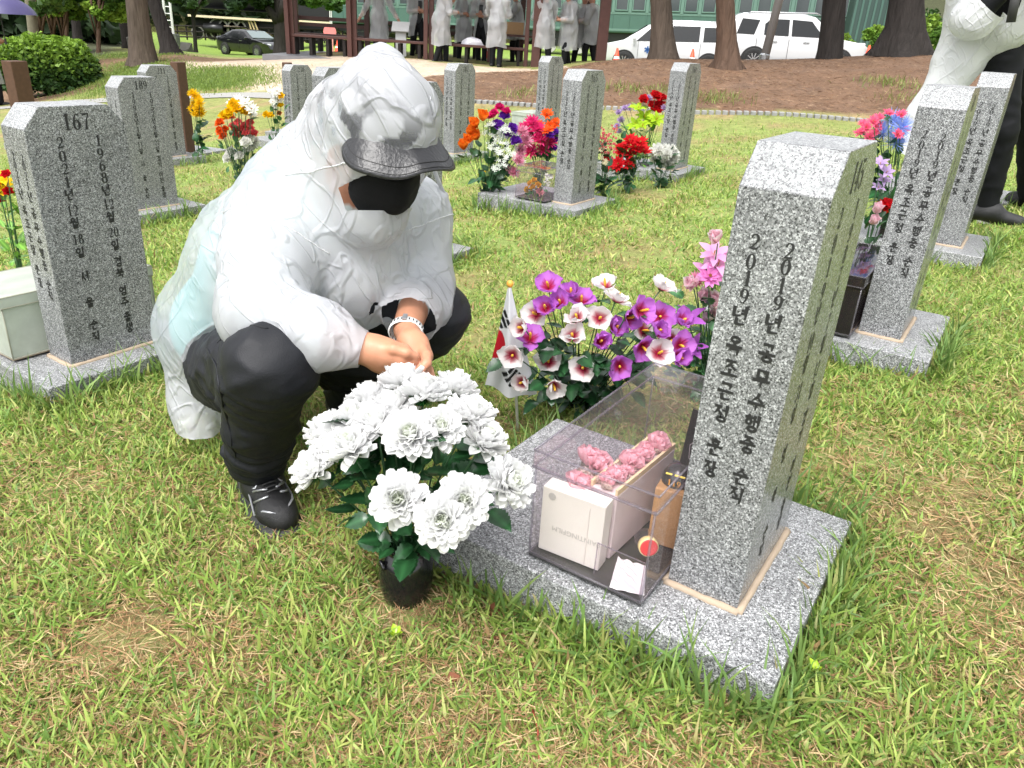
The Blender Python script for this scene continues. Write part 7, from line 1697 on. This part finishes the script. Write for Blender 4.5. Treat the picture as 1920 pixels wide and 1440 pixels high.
# ---- cars
M_white = plain('white_car_paint', (.56, .565, .57), .18, coat=.6, var=.02); M_blackpaint = plain('black_car_paint', (.010, .010, .012), .12, coat=.8, var=.05)
M_glassdark = plain('dark_car_glass', (.008, .009, .010), .12, spec=.35); M_windscreen = plain('grey_windscreen', (.16, .20, .20), .06, spec=.8)
M_tyre = plain('tyre', (.012, .012, .012), .8); M_rim = plain('alloy_rim', (.45, .46, .47), .25, metal=.8); M_blacktrim = plain('black_trim', (.015, .015, .016), .45)
M_red = plain('red_lamp', (.35, .01, .012), .2); M_lamp = plain('clear_lamp', (.55, .57, .58), .12); M_plate = plain('number_plate', (.62, .63, .64), .5)
def car(label, loc, rz, pitch, Lc, Wc, prof, belt, zb, wheels, wr_, paint, wins, screens, extra, group='cars parked beyond the mound', pillar=None, screen_mat=None):
    """prof: (x, top) stations from tail 0 to nose L; wins: side polygons (x,z); screens: ((x0,z0),(x1,z1)) sloping panes across"""
    t = thing('car', label, 'car', loc, 0, group, rot=(0, pitch, rz)); xs_ = [p[0] for p in prof]; zs_ = [p[1] for p in prof]
    ztop = lambda x: np.interp(x, xs_, zs_)
    def yw(x, z):
        e = min(1, (x + .02) / .25, (Lc - x + .02) / .45); e = .80 + .20 * math.sqrt(max(0, min(1, e)))
        b_ = Wc / 2 * e * (1 - .035 * ((z - .75) / .45) ** 2 if z < belt else .965)
        if z > belt: b_ = b_ * (1 - .22 * ((z - belt) / .62))
        return b_
    st = sorted(set([x for x in xs_] + list(np.linspace(.0, Lc, 26)))); rows = []
    for x in st:
        zt = ztop(x); lv = [zb, zb + .10, .55, .80, min(belt, zt - .10), min(belt + .02, zt - .06)] + [belt + (zt - belt) * f if zt > belt + .15 else zt - .05 + .02 * i for i, f in enumerate((.4, .75, .93))]
        lv = np.maximum.accumulate(np.minimum(lv, zt - .012)); half_ = [(x, yw(x, z) * (1 if i else .93), z) for i, z in enumerate(lv)]
        yt = half_[-1][1]; half_ += [(x, yt * .90, zt - .003), (x, yt * .5, zt + .012), (x, 0, zt + .016)]
        rows.append(half_ + [(a, -b_, c_) for a, b_, c_ in half_[-2::-1]])
    m_ = len(rows[0]); V = np.array(rows).reshape(-1, 3); F = [(i * m_ + j, (i + 1) * m_ + j, (i + 1) * m_ + j + 1, i * m_ + j + 1) for i in range(len(rows) - 1) for j in range(m_ - 1)]
    F += [tuple(range(m_)), tuple(range((len(rows) - 1) * m_, len(rows) * m_))[::-1]]
    obj('body', mesh(V, F, True), paint, t)
    for sg in (1, -1):
        for poly in wins:
            mid = np.mean(poly, axis=0); PV = [(x, sg * (yw(x, z) + .014), z) for x, z in poly]; n = len(PV); PV2 = PV + [(x, y_ - sg * .03, z) for x, y_, z in PV]
            obj('side_window', mesh(PV2, [tuple(range(n))] + [(i, (i + 1) % n, n + (i + 1) % n, n + i) for i in range(n)]), M_glassdark, t)
    for nm, (x0, z0), (x1, z1) in screens:
        o_ = .012; y0, y1 = yw(x0, z0) * .90, yw(x1, z1) * .86; nx_, nz_ = (z1 - z0), -(x1 - x0); l_ = math.hypot(nx_, nz_); sgn = 1 if nz_ > 0 or nx_ == 0 else -1; nx_, nz_ = sgn * nx_ / l_ * .03, sgn * nz_ / l_ * .03
        PV = [(x0 + nx_, y0, z0 + nz_), (x0 + nx_, -y0, z0 + nz_), (x1 + nx_, -y1, z1 + nz_), (x1 + nx_, y1, z1 + nz_)]; PV2 = PV + [(a - nx_ * 1.5, b_, c_ - nz_ * 1.5) for a, b_, c_ in PV]
        obj(nm, mesh(PV2, [(0, 1, 2, 3), (0, 4, 5, 1), (1, 5, 6, 2), (2, 6, 7, 3), (3, 7, 4, 0)]), screen_mat or M_glassdark, t)
    for wx in wheels:
        for sg in (1, -1):
            arch = MB().lathe([(wr_ + .06, -.02), (wr_ + .06, .03), (0, .03)], 28).build('wheel_arch', M_blacktrim, t, loc=(wx, sg * (yw(wx, .55) - .012), wr_), rot=(-sg * math.pi / 2, 0, 0))
            wh = MB().lathe([(wr_ * .62, .10), (wr_ * .9, .11), (wr_, .08), (wr_, -.10), (wr_ * .9, -.12), (wr_ * .62, -.11)], 28).build('tyre', M_tyre, t, smooth=True, loc=(wx, sg * (yw(wx, .55) - .06), wr_), rot=(-sg * math.pi / 2, 0, 0))
            rm = MB().lathe([(wr_ * .64, .085), (wr_ * .60, .095), (wr_ * .55, .06), (0, .05)], 28)
            for k in range(10):
                a = 2 * math.pi * k / 10; rm.box((wr_ * .34 * math.cos(a), wr_ * .34 * math.sin(a), .085), (wr_ * .52, .035, .02), rz=a)
            rm.build('rim', M_rim, wh)
    extra(t, yw, ztop); return t
def suv_extra(t, yw, ztop, L=4.95):
    for sg in (1, -1):
        MB().tube([(.7, sg * .66, 1.84), (.8, sg * .67, 1.90), (3.0, sg * .67, 1.92), (3.15, sg * .66, 1.86)], .022, 8).build('roof_rail', M_rim, t, smooth=True)
        MB().box((0, 0, 0), (.16, .24, .18)).build('door_mirror', M_white, t, loc=(3.55, sg * (yw(3.5, 1.1) + .14), 1.16), bevel=.05)
        MB().box((0, 0, 0), (3.0, .05, .10)).build('sill_trim', M_blacktrim, t, loc=(2.45, sg * yw(2.4, .45), .36), bevel=.02)
        for x in (1.65, 2.75): MB().box((0, 0, 0), (.22, .03, .035)).build('door_handle', M_rim, t, loc=(x, sg * (yw(x, .95) + .012), 1.0), bevel=.01)
        for x in (1.05, 2.15, 3.30): MB().box((0, 0, 0), (.012, .008, .62)).build('door_seam', M_blacktrim, t, loc=(x, sg * (yw(x, .8) + .002), .78))
        MB().box((0, 0, 0), (.42, .10, .13)).build('headlight', M_lamp, t, loc=(4.62, sg * .78, .98), rot=(0, 0, -sg * .35), bevel=.03)
        MB().box((0, 0, 0), (.22, .08, .22)).build('bumper_vent', M_blacktrim, t, loc=(4.80, sg * .74, .52), rot=(0, 0, -sg * .5), bevel=.03)
    MB().box((4.92, 0, .92), (.05, 1.0, .18)).build('grille', M_blacktrim, t, bevel=.02)
p = W(1510, 130, 30); SL_ = math.radians(1.2)
sx0 = W(1360, 128, 30); sz = gz(sx0[0] + 2.4, 30)[0] - .17
SPROF = [(0, .95), (.06, 1.25), (.28, 1.72), (.55, 1.86), (1.6, 1.90), (2.6, 1.88), (3.0, 1.80), (3.78, 1.20), (3.95, 1.13), (4.7, 1.02), (4.9, .88), (4.95, .60)]
car('large white car at the right, half hidden by the dark trunk and the lamp post', (sx0[0] - .3, 30, sz), math.radians(-3), -.025, 4.95, 2.0, SPROF, 1.12, .28, (1.02, 3.95), .39, M_white,
    [[(.35, 1.22), (.95, 1.20), (1.12, 1.66), (.52, 1.70)], [(1.28, 1.20), (2.12, 1.18), (2.12, 1.70), (1.50, 1.70), (1.30, 1.55)], [(2.22, 1.18), (3.32, 1.16), (2.88, 1.66), (2.22, 1.70)]], [('windscreen', (3.70, 1.24), (3.06, 1.76)), ('rear_window', (.08, 1.28), (.30, 1.70))], suv_extra)
def van_extra(t, yw, ztop, L=5.15):
    for sg in (1, -1):
        MB().tube([(.7, sg * .62, 1.74), (.8, sg * .63, 1.79), (3.0, sg * .62, 1.79), (3.1, sg * .61, 1.74)], .020, 8).build('roof_rail', M_rim, t, smooth=True)
        MB().box((0, 0, 0), (.14, .22, .16)).build('door_mirror', M_white, t, loc=(3.75, sg * (yw(3.7, 1.05) + .13), 1.16), bevel=.05)
        for x in (2.35, 2.62): MB().box((0, 0, 0), (.20, .03, .035)).build('door_handle', M_rim, t, loc=(x, sg * (yw(x, .95) + .012), .98), bevel=.01)
        for x in (1.4, 2.48, 3.6): MB().box((0, 0, 0), (.012, .008, .62)).build('door_seam', M_blacktrim, t, loc=(x, sg * (yw(x, .8) + .002), .75))
        MB().box((0, 0, 0), (.36, .10, .12)).build('headlight', M_lamp, t, loc=(4.85, sg * .76, .92), rot=(0, 0, -sg * .35), bevel=.03)
    MB().box((-.01, 0, 1.02), (.05, 1.7, .07)).build('tail_lamp_bar', M_red, t, bevel=.01)
    MB().box((-.02, 0, .84), (.03, .48, .13)).build('number_plate', M_plate, t); MB().box((-.01, 0, .42), (.06, 1.5, .14)).build('bumper_trim', M_blacktrim, t)
    MB().box((.18, 0, 1.70), (.26, 1.3, .05)).build('roof_spoiler', M_white, t, bevel=.02)
    # blue star-of-life style emblem and lettering on the front door
    mb = MB()
    for k in range(3): mb.box((0, 0, 0), (.055, .012, .24), M=np.array([[math.cos(k * math.pi / 3), 0, math.sin(k * math.pi / 3)], [0, 1, 0], [-math.sin(k * math.pi / 3), 0, math.cos(k * math.pi / 3)]]))
    mb.build('blue_emblem', plain('blue_print', (.03, .10, .28), .4), t, loc=(3.25, yw(3.25, .75) + .006, .80)); 
    mb = MB()
    for k in range(9): mb.box((-.16 - .07 * k, 0, .05), (.045, .012, .07 if k % 3 else .05))
    for k in range(8): mb.box((-.16 - .06 * k, 0, -.05), (.035, .012, .03))
    mb.build('blue_lettering', plain('blue_print_b', (.05, .12, .30), .4), t, loc=(3.25, yw(3.25, .75) + .006, .80))
vx0 = W(1128, 126, 30.5); VPROF = [(0, .85), (.05, 1.1), (.35, 1.66), (.6, 1.74), (1.8, 1.77), (2.9, 1.72), (3.3, 1.62), (4.15, 1.10), (4.4, 1.04), (4.95, .92), (5.1, .75), (5.15, .5)]
car('white estate car with a blue emblem on its door, behind the two pine trunks', (vx0[0] + 4.95, 30.5, gz(vx0[0] + 2, 30.5)[0] - .12), math.radians(180 - 10), .02, 5.15, 1.98, VPROF, 1.06, .25, (1.05, 4.08), .36, M_white,
    [[(.55, 1.14), (1.32, 1.12), (1.32, 1.60), (.80, 1.60)], [(1.46, 1.12), (2.42, 1.10), (2.42, 1.62), (1.46, 1.62)], [(2.54, 1.10), (3.68, 1.08), (3.15, 1.56), (2.54, 1.62)]], [('windscreen', (4.05, 1.14), (3.36, 1.60)), ('rear_window', (.08, 1.14), (.34, 1.60))], van_extra)
def sedan_extra(t, yw, ztop):
    for sg in (1, -1):
        MB().box((0, 0, 0), (.13, .2, .13)).build('door_mirror', M_blackpaint, t, loc=(3.05, sg * (yw(3.0, .95) + .12), 1.0), bevel=.04)
        MB().box((0, 0, 0), (.36, .10, .12)).build('headlight', M_lamp, t, loc=(4.45, sg * .66, .72), rot=(0, 0, -sg * .4), bevel=.03)
        for x in (1.35, 2.40): MB().box((0, 0, 0), (.2, .03, .03)).build('door_handle', M_rim, t, loc=(x, sg * (yw(x, .8) + .012), .84))
        for x in (1.15, 2.2, 3.1): MB().box((0, 0, 0), (.012, .008, .5)).build('door_seam', M_tyre, t, loc=(x, sg * (yw(x, .7) + .002), .65))
    MB().box((4.66, 0, .62), (.05, .7, .2)).build('grille', M_blacktrim, t, bevel=.02); MB().box((4.68, 0, .42), (.03, .45, .11)).build('number_plate', M_plate, t)
ex = W(470, 103, 49)
car('black sedan parked on the lawn edge under the dark spreading tree', (ex[0] - 1.7, ex[1] + 1.0, gz(ex[0], ex[1])[0]), math.radians(-32), 0, 4.7, 1.85, [(0, .75), (.1, .95), (.5, 1.04), (.85, 1.10), (1.5, 1.40), (2.1, 1.45), (2.6, 1.40), (3.35, 1.0), (4.2, .86), (4.6, .70), (4.7, .5)], .96, .22, (.9, 3.75), .33, M_blackpaint,
    [[(1.05, 1.02), (2.1, 1.0), (2.1, 1.34), (1.55, 1.32)], [(2.2, 1.0), (3.05, .99), (2.55, 1.32), (2.2, 1.35)]], [('windscreen', (3.30, 1.02), (2.62, 1.37)), ('rear_window', (.80, 1.10), (1.45, 1.37))], sedan_extra, screen_mat=M_windscreen)
# ---- cones, lamp post, white mast, fences
M_cone = plain('orange_red_cone', (.80, .07, .02), .5); M_whiteband = plain('white_band_cone', (.8, .8, .8), .5)
def cone(label, px, py, Y, h=.55):
    b_ = W(px, py, Y); b_[2] = max(gz(b_[0], b_[1])[0], b_[2] - h); t = thing('traffic_cone', label, 'traffic cone', b_, 0, 'traffic cones near the cars')
    MB().lathe([(.14, .03), (.03, h), (.0, h + .005)], 18).build('cone', M_cone, t, smooth=True); MB().lathe([(.105, h * .40), (.062, h * .68)], 18).build('white_band', M_whiteband, t, smooth=True); MB().box((0, 0, .015), (.34, .34, .03)).build('foot', M_cone, t)
    V = t.children[1]; V.scale = (1.04, 1.04, 1)
cone('orange cone in front of the blue emblem on the white estate car', 1158, 90, 27.5); cone('small orange cone tip between the two middle pine trunks', 1300, 92, 27.5); cone('red and white cone at the nose of the right white car', 1631, 85, 27.5); cone('orange cone on the lawn right of the pink round sign', 634, 92, 30, .45); cone('orange cone under the middle of the pavilion', 918, 108, 24, .5)
t = thing('round_sign', 'round pink and white sign on a short stand behind the left bench', 'sign', base_at(620, 97, 31)); MB().lathe([(0, -.03), (.24, -.03), (.24, .03), (0, .03)], 24).build('disc', plain('pink_sign', (.75, .22, .22), .5), t, loc=(0, 0, .75), rot=(math.pi / 2, 0, 0)); MB().box((0, 0, .26), (.22, .05, .52)).build('stand', plain('pink_stand', (.72, .30, .28), .5), t)
b_ = base_at(1432, 114, 19.5); tp = W(1460, 0, 19.5); t = thing('lamp_post', 'grey metal lamp post leaning before the right white car', 'lamp post', b_)
d = (tp - b_) / (tp[2] - b_[2]); MB().tube([(0, 0, -.1), d * 5.0], [.10, .085], 16).build('pole', plain('grey_metal', (.36, .355, .35), .4, metal=.1), t, smooth=True); MB().lathe([(.12, 0), (.12, .10), (.09, .14)], 16).build('foot_collar', M_rim, t)
t = thing('signal_mast', 'white lattice signal mast with a ladder beyond the leaning trunks', 'mast', base_at(318, 66, 46)); tp = W(308, -40, 46) - np.array(t.location)
M_wp = plain('white_paint_old', (.66, .66, .64), .5)
for dx in (-.22, .22): MB().tube([(dx, 0, 0), tp + (dx * .7, 0, 0)], .07, 8).build('upright', M_wp, t)
for k in range(9): f = (k + 1) / 10; MB().tube([tp * f + (-.2, 0, 0), tp * f + (.2, 0, 0)], .03, 6).build('rung', M_wp, t)
MB().box((.1, -.1, .35), (.8, .5, .7)).build('signal_box', M_rim, t)
t = thing('white_pole', 'white pole with a blue sheeted base among the crape myrtles', 'pole', base_at(160, 80, 34)); tp = W(153, 5, 34) - np.array(t.location); MB().tube([(0, 0, 0), tp], [.13, .07], 10).build('pole', M_wp, t, smooth=True); MB().box((-1.0, .5, .6), (.45, .3, 1.2)).build('blue_cover', plain('blue_sheet', (.35, .45, .58), .5), t)
def rail_fence(label, x0, x1, y0, y1, Y0, Y1, h, nposts, rails, mat, pw=.12):
    a, b_ = base_at(x0, y0, Y0), base_at(x1, y1, Y1); t = thing('fence', label, 'fence', a); L_ = b_ - a
    for k in range(nposts): q_ = L_ * k / (nposts - 1); MB().box((0, 0, h / 2), (pw, pw, h)).build('post', mat, t, loc=q_)
    for r_ in rails: MB().tube([(0, -.05, r_ * h), L_ + (0, -.05, r_ * h)], .05, 6).build('rail', mat, t)
rail_fence('brown timber rail fence at the left edge of the far lawn', 150, 262, 74, 78, 42, 42, 1.5, 7, (.30, .60, .88), plain('fence_brown', (.10, .06, .045), .8), .16)
rail_fence('low black fence along the far edge of the lawn', 300, 660, 72, 78, 54, 54, .9, 22, (.2, .55, .92), M_barkdark, .08)
for lab, x, y, Y in (('rough stone block on the lawn left of the thin forked tree', 349, 97, 34), ('rough boulder beside the stout ridged trunk', 257, 92, 27)):
    b_ = base_at(x, y, Y); t = thing('stone_block', lab, 'stone', b_); rg = np.random.default_rng(int(x)); bm = bmesh.new()
    for v in rg.uniform(-1, 1, (40, 3)): bm.verts.new((v[0] * .26, v[1] * .25, max(-.05, v[2] * .28 + .15)))
    bmesh.ops.convex_hull(bm, input=bm.verts); me = bpy.data.meshes.new('b'); bm.to_mesh(me); bm.free(); obj('block', me, plain('dark_rock', (.09, .085, .075), .9, bump=.8, bscale=20), t)
# ---- steam engine, tender and green carriage
TY = 55.0
def tz(px): return gz(W(px, 70, TY)[0], TY)[0]
M_loco = plain('black_engine_paint', (.010, .010, .011), .35, spec=.5); M_cream = plain('cream_edge', (.62, .52, .36), .5); M_brass = plain('old_brass_pipe', (.62, .48, .26), .45, metal=.2); M_tyreS = plain('pale_wheel_rim', (.42, .41, .38), .5)
x0, x1 = W(368, 60, TY)[0], W(595, 60, TY)[0]; zr = W(440, 78, TY)[2]; t = thing('steam_engine', 'black steam locomotive with cream running board and pale wheel rims', 'locomotive', ((x0 + x1) / 2, TY, zr)); Lh = (x1 - x0) / 2
MB().tube([(-Lh * .98, 0, 2.75), (Lh * .55, 0, 2.75)], .88, 24).build('boiler', M_loco, t, smooth=True)
MB().box((0, 0, 1.42), (Lh * 2, 2.6, .10)).build('running_board', M_loco, t); MB().box((-.2, -1.32, 1.42), (Lh * 1.85, .04, .13)).build('cream_edge', M_cream, t)
MB().box((Lh * .80, 0, 2.9), (Lh * .42, 2.5, 2.4)).build('cab', M_loco, t, bevel=.05); MB().box((0, 0, 1.0), (Lh * 1.9, 1.1, .6)).build('frame', M_loco, t)
MB().tube([(-Lh * .75, -1.0, .75), (-Lh * .45, -1.0, .75)], .30, 18).build('cylinder', M_loco, t, smooth=True)
def wheel(x, r_, nm='wheel'):
    o = MB().lathe([(0, .05), (r_ * .85, .05), (r_ * .85, -.08), (0, -.08)], 24).build(nm, M_loco, t, loc=(x, -.78, r_), rot=(math.pi / 2, 0, 0)); MB().lathe([(r_ * .84, .07), (r_ * .98, .07), (r_, .0), (r_ * .84, -.06)], 28).build('wheel_rim', M_tyreS, o, smooth=True)
for px in (420, 437, 453, 470): wheel(W(px, 60, TY)[0] - (x0 + x1) / 2, .70, 'drive_wheel')
for px in (380, 406): wheel(W(px, 60, TY)[0] - (x0 + x1) / 2, .42, 'leading_wheel')
xx = lambda px: W(px, 60, TY)[0] - (x0 + x1) / 2
MB().tube([(xx(402), -1.0, .86), (xx(428), -1.0, .98)], .07, 8).build('piston_rod', M_cream, t); MB().tube([(xx(432), -1.0, .90), (xx(470), -1.0, .90)], .06, 8).build('coupling_rod', M_cream, t)
for k, (pa, pb_) in enumerate(((391, 404), (416, 430), (430, 446), (446, 452))):
    MB().tube([(xx(pa), -.95, 4.0), (xx(pa) - .1, -1.05, 3.1), (xx(pa) + .2, -1.05, 2.6), (xx(pb_) - .1, -1.05, 2.5), (xx(pb_), -1.05, 3.0), (xx(pb_), -.95, 4.0)], .045, 6).build('pipe', M_brass, t, smooth=True)
MB().tube([(xx(408), -1.0, 3.55), (xx(452), -1.0, 3.55)], .045, 6).build('handrail', M_brass, t)
for pa, pb_ in ((478, 482), (482, 488), (488, 494)): MB().tube([(xx(pa), -1.1, 1.40), (xx(pb_), -1.1, .8)], .05, 6).build('step_stay', M_brass, t)
x0, x1 = W(530, 60, TY)[0], W(598, 60, TY)[0]; zr = W(560, 80, TY)[2]; t = thing('tender', 'black coal tender with pale sill line and white grab rails', 'tender', ((x0 + x1) / 2 + 1.0, TY, zr)); Lh = (x1 - x0) / 2 + .2
MB().box((0, 0, 2.6), (Lh * 2, 2.7, 2.4)).build('tank', M_loco, t, bevel=.05); MB().box((0, -1.37, 1.30), (Lh * 2, .04, .14)).build('sill_line', M_cream, t); MB().box((0, 0, 1.0), (Lh * 2, 1.8, .4)).build('frame', M_loco, t)
for sx in (-.35, .35):
    for dx in (-.55, .55): MB().lathe([(0, .05), (.44, .05), (.44, -.08), (0, -.08)], 20).build('wheel', M_loco, t, loc=(Lh * sx * 1.6 + dx, -.85, .45), rot=(math.pi / 2, 0, 0))
for dx in (.95, 1.02): MB().tube([(Lh * dx, -1.42, 1.2), (Lh * dx, -1.42, 3.6)], .035, 6).build('grab_rail', M_wp, t)
M_cgreen = plain('carriage_green', (.055, .115, .092), .5, spec=.4, var=.12, scale=2.5); M_cpale = plain('carriage_pale_green', (.10, .18, .148), .5, var=.12, scale=2); M_cwin = plain('carriage_window', (.05, .06, .065), .08, spec=.7); M_cdark = plain('carriage_dark_end', (.028, .058, .048), .6)
x0, x1 = W(606, 40, TY)[0] + 1.2, W(1590, 40, TY - 9)[0]; zr = W(700, 80, TY)[2]
cA, cB = np.array([x0, TY, zr - .15]), np.array([x1, TY - 9, W(1500, 117, TY - 9)[2]]); L_ = np.linalg.norm((cB - cA)[:2]); ang = math.atan2(cB[1] - cA[1], cB[0] - cA[0]); slope = math.atan2(cB[2] - cA[2], L_)
t = thing('railway_carriage', 'long green railway carriage with a row of dark windows', 'carriage', cA, 0, None, rot=(0, -slope, ang))
MB().box((L_ / 2, 0, 2.5), (L_, 2.8, 2.6)).build('body', M_cgreen, t, bevel=.06); MB().box((L_ / 2, 0, 3.95), (L_ + .1, 2.9, .34)).build('roof', M_cdark, t, bevel=.12); MB().box((L_ / 2, 0, 1.0), (L_ * .98, 2.0, .5)).build('underframe', M_loco, t)
for z, h_ in ((2.22, .10), (3.42, .10), (1.36, .12)): MB().box((L_ / 2, -1.405, z), (L_, .03, h_)).build('waist_strip', M_cpale, t)
nwin = int(L_ / .95); pw = MB().box((0, 0, 0), (.17, .05, 1.15)).build('x', M_cpale); ME_p = pw.data; bpy.data.objects.remove(pw); wn = MB().box((0, 0, 0), (.62, .03, .85)).build('x', M_cwin); ME_w = wn.data; bpy.data.objects.remove(wn)
fr = MB()
for sx in (-.34, .34): fr.box((sx, 0, 0), (.06, .05, .97))
for sz_ in (-.455, .455): fr.box((0, 0, sz_), (.62, .05, .06))
fr = fr.build('x', M_cpale); ME_f = fr.data; bpy.data.objects.remove(fr); rb = MB().box((0, 0, 0), (.04, .03, .75)).build('x', M_cgreen); ME_r = rb.data; bpy.data.objects.remove(rb)
for k in range(nwin):
    x = (k + .5) * L_ / nwin; w = obj('window', ME_w, M_cwin, t, loc=(x, -1.41, 2.83)); obj('window_frame', ME_f, M_cpale, w, loc=(0, -.015, 0)); obj('pillar', ME_p, M_cpale, t, loc=(x + L_ / nwin / 2, -1.41, 2.82)); obj('side_rib', ME_r, M_cgreen, t, loc=(x + L_ / nwin / 2, -1.41, 1.79))
for sx in (.08, .5, .92):
    bg_ = MB().box((0, 0, .55), (2.6, 2.0, .35)).build('bogie', M_loco, t, loc=(L_ * sx, 0, 0))
    for dx in (-.9, .9): MB().lathe([(0, .05), (.45, .05), (.45, -.08), (0, -.08)], 20).build('wheel', M_tyreS, bg_, loc=(dx, -.9, .45), rot=(math.pi / 2, 0, 0))
MB().box((L_ * .22, -1.43, 1.98), (.7, .02, .28)).build('plate', M_wp, t)
b_ = base_at(1608, 120, 44); t = thing('green_container', 'dark green ribbed container at the right end of the carriage', 'container', b_, math.radians(-12)); MB().box((0, 0, 1.5), (2.0, 2.6, 3.6)).build('container', M_cdark, t, bevel=.04)
for k in range(7): MB().box((-.9 + .3 * k, -1.32, 1.5), (.10, .06, 3.4)).build('rib', M_cgreen, t)
# fallen brown leaves, sprouts and a red stem in the near grass
M_dead = attr_mat('dead_leaf', rough=.7, spec=.2); ME_dl = []
for k in range(3):
    V, F, Cc = petal(.035, .022, .3, .8, (.17, .065, .035), None, 5, 3, .06, .5, k); me = mesh(V, F, True); vattr(me, 'col', Cc); ME_dl.append(me)
for k, (px, py, lab) in enumerate(((950, 1205, 'brown curled dead leaf against the slab side'), (1275, 0, ''), (862, 1278, 'reddish dead leaf in the grass right of the vase'), (920, 1165, 'dark dead leaf tucked under the slab edge'))):
    if not lab: continue
    g_ = G(px, py); o = obj('dead_leaf', ME_dl[k % 3], M_dead, None, loc=(g_[0], g_[1], g_[2] + .012), rot=(rng.normal(0, .4), rng.normal(0, .4), rng.uniform(0, 6))); tag(o, lab, 'leaf', 'dead leaves in the grass')
g0 = G(995, 1330); g1 = G(1010, 1432); o = MB().tube([g0 + (0, 0, .012), (g0 + g1) / 2 + (.004, 0, .016), g1 + (0, 0, .008)], .0016, 6).build('red_stalk', plain('red_stalk', (.28, .05, .03), .5), None, smooth=True); tag(o, 'thin red stalk lying in the near grass', 'stalk')
V, F, Cc = petal(.018, .012, .2, .5, (.35, .52, .03), None, 4, 3, .03, .5, 3); me = mesh(V, F, True); vattr(me, 'col', Cc)
for px, py, lab in ((742, 1208, 'bright lime sprout of small leaves below the vase'), (1520, 1275, 'yellow green seedling at the right of the slab corner'), (588, 728, 'lime seedling in the grass beside the left slab')):
    g_ = G(px, py) if px > 600 else G(196, 728); t = thing('seedling', lab, 'seedling', g_, 0, 'seedlings in the grass')
    for k in range(6): a = k * 1.05; M_ = rotz(a) @ roty(-.5); o = obj('leaf', me, M_leaf, t); o.matrix_basis = Matrix([[*M_[0], .0], [*M_[1], .0], [*M_[2], .018 + .004 * (k % 3)], [0, 0, 0, 1]])
    MB().tube([(0, 0, -.01), (0, 0, .02)], .001, 5).build('stem', M_stem, t)
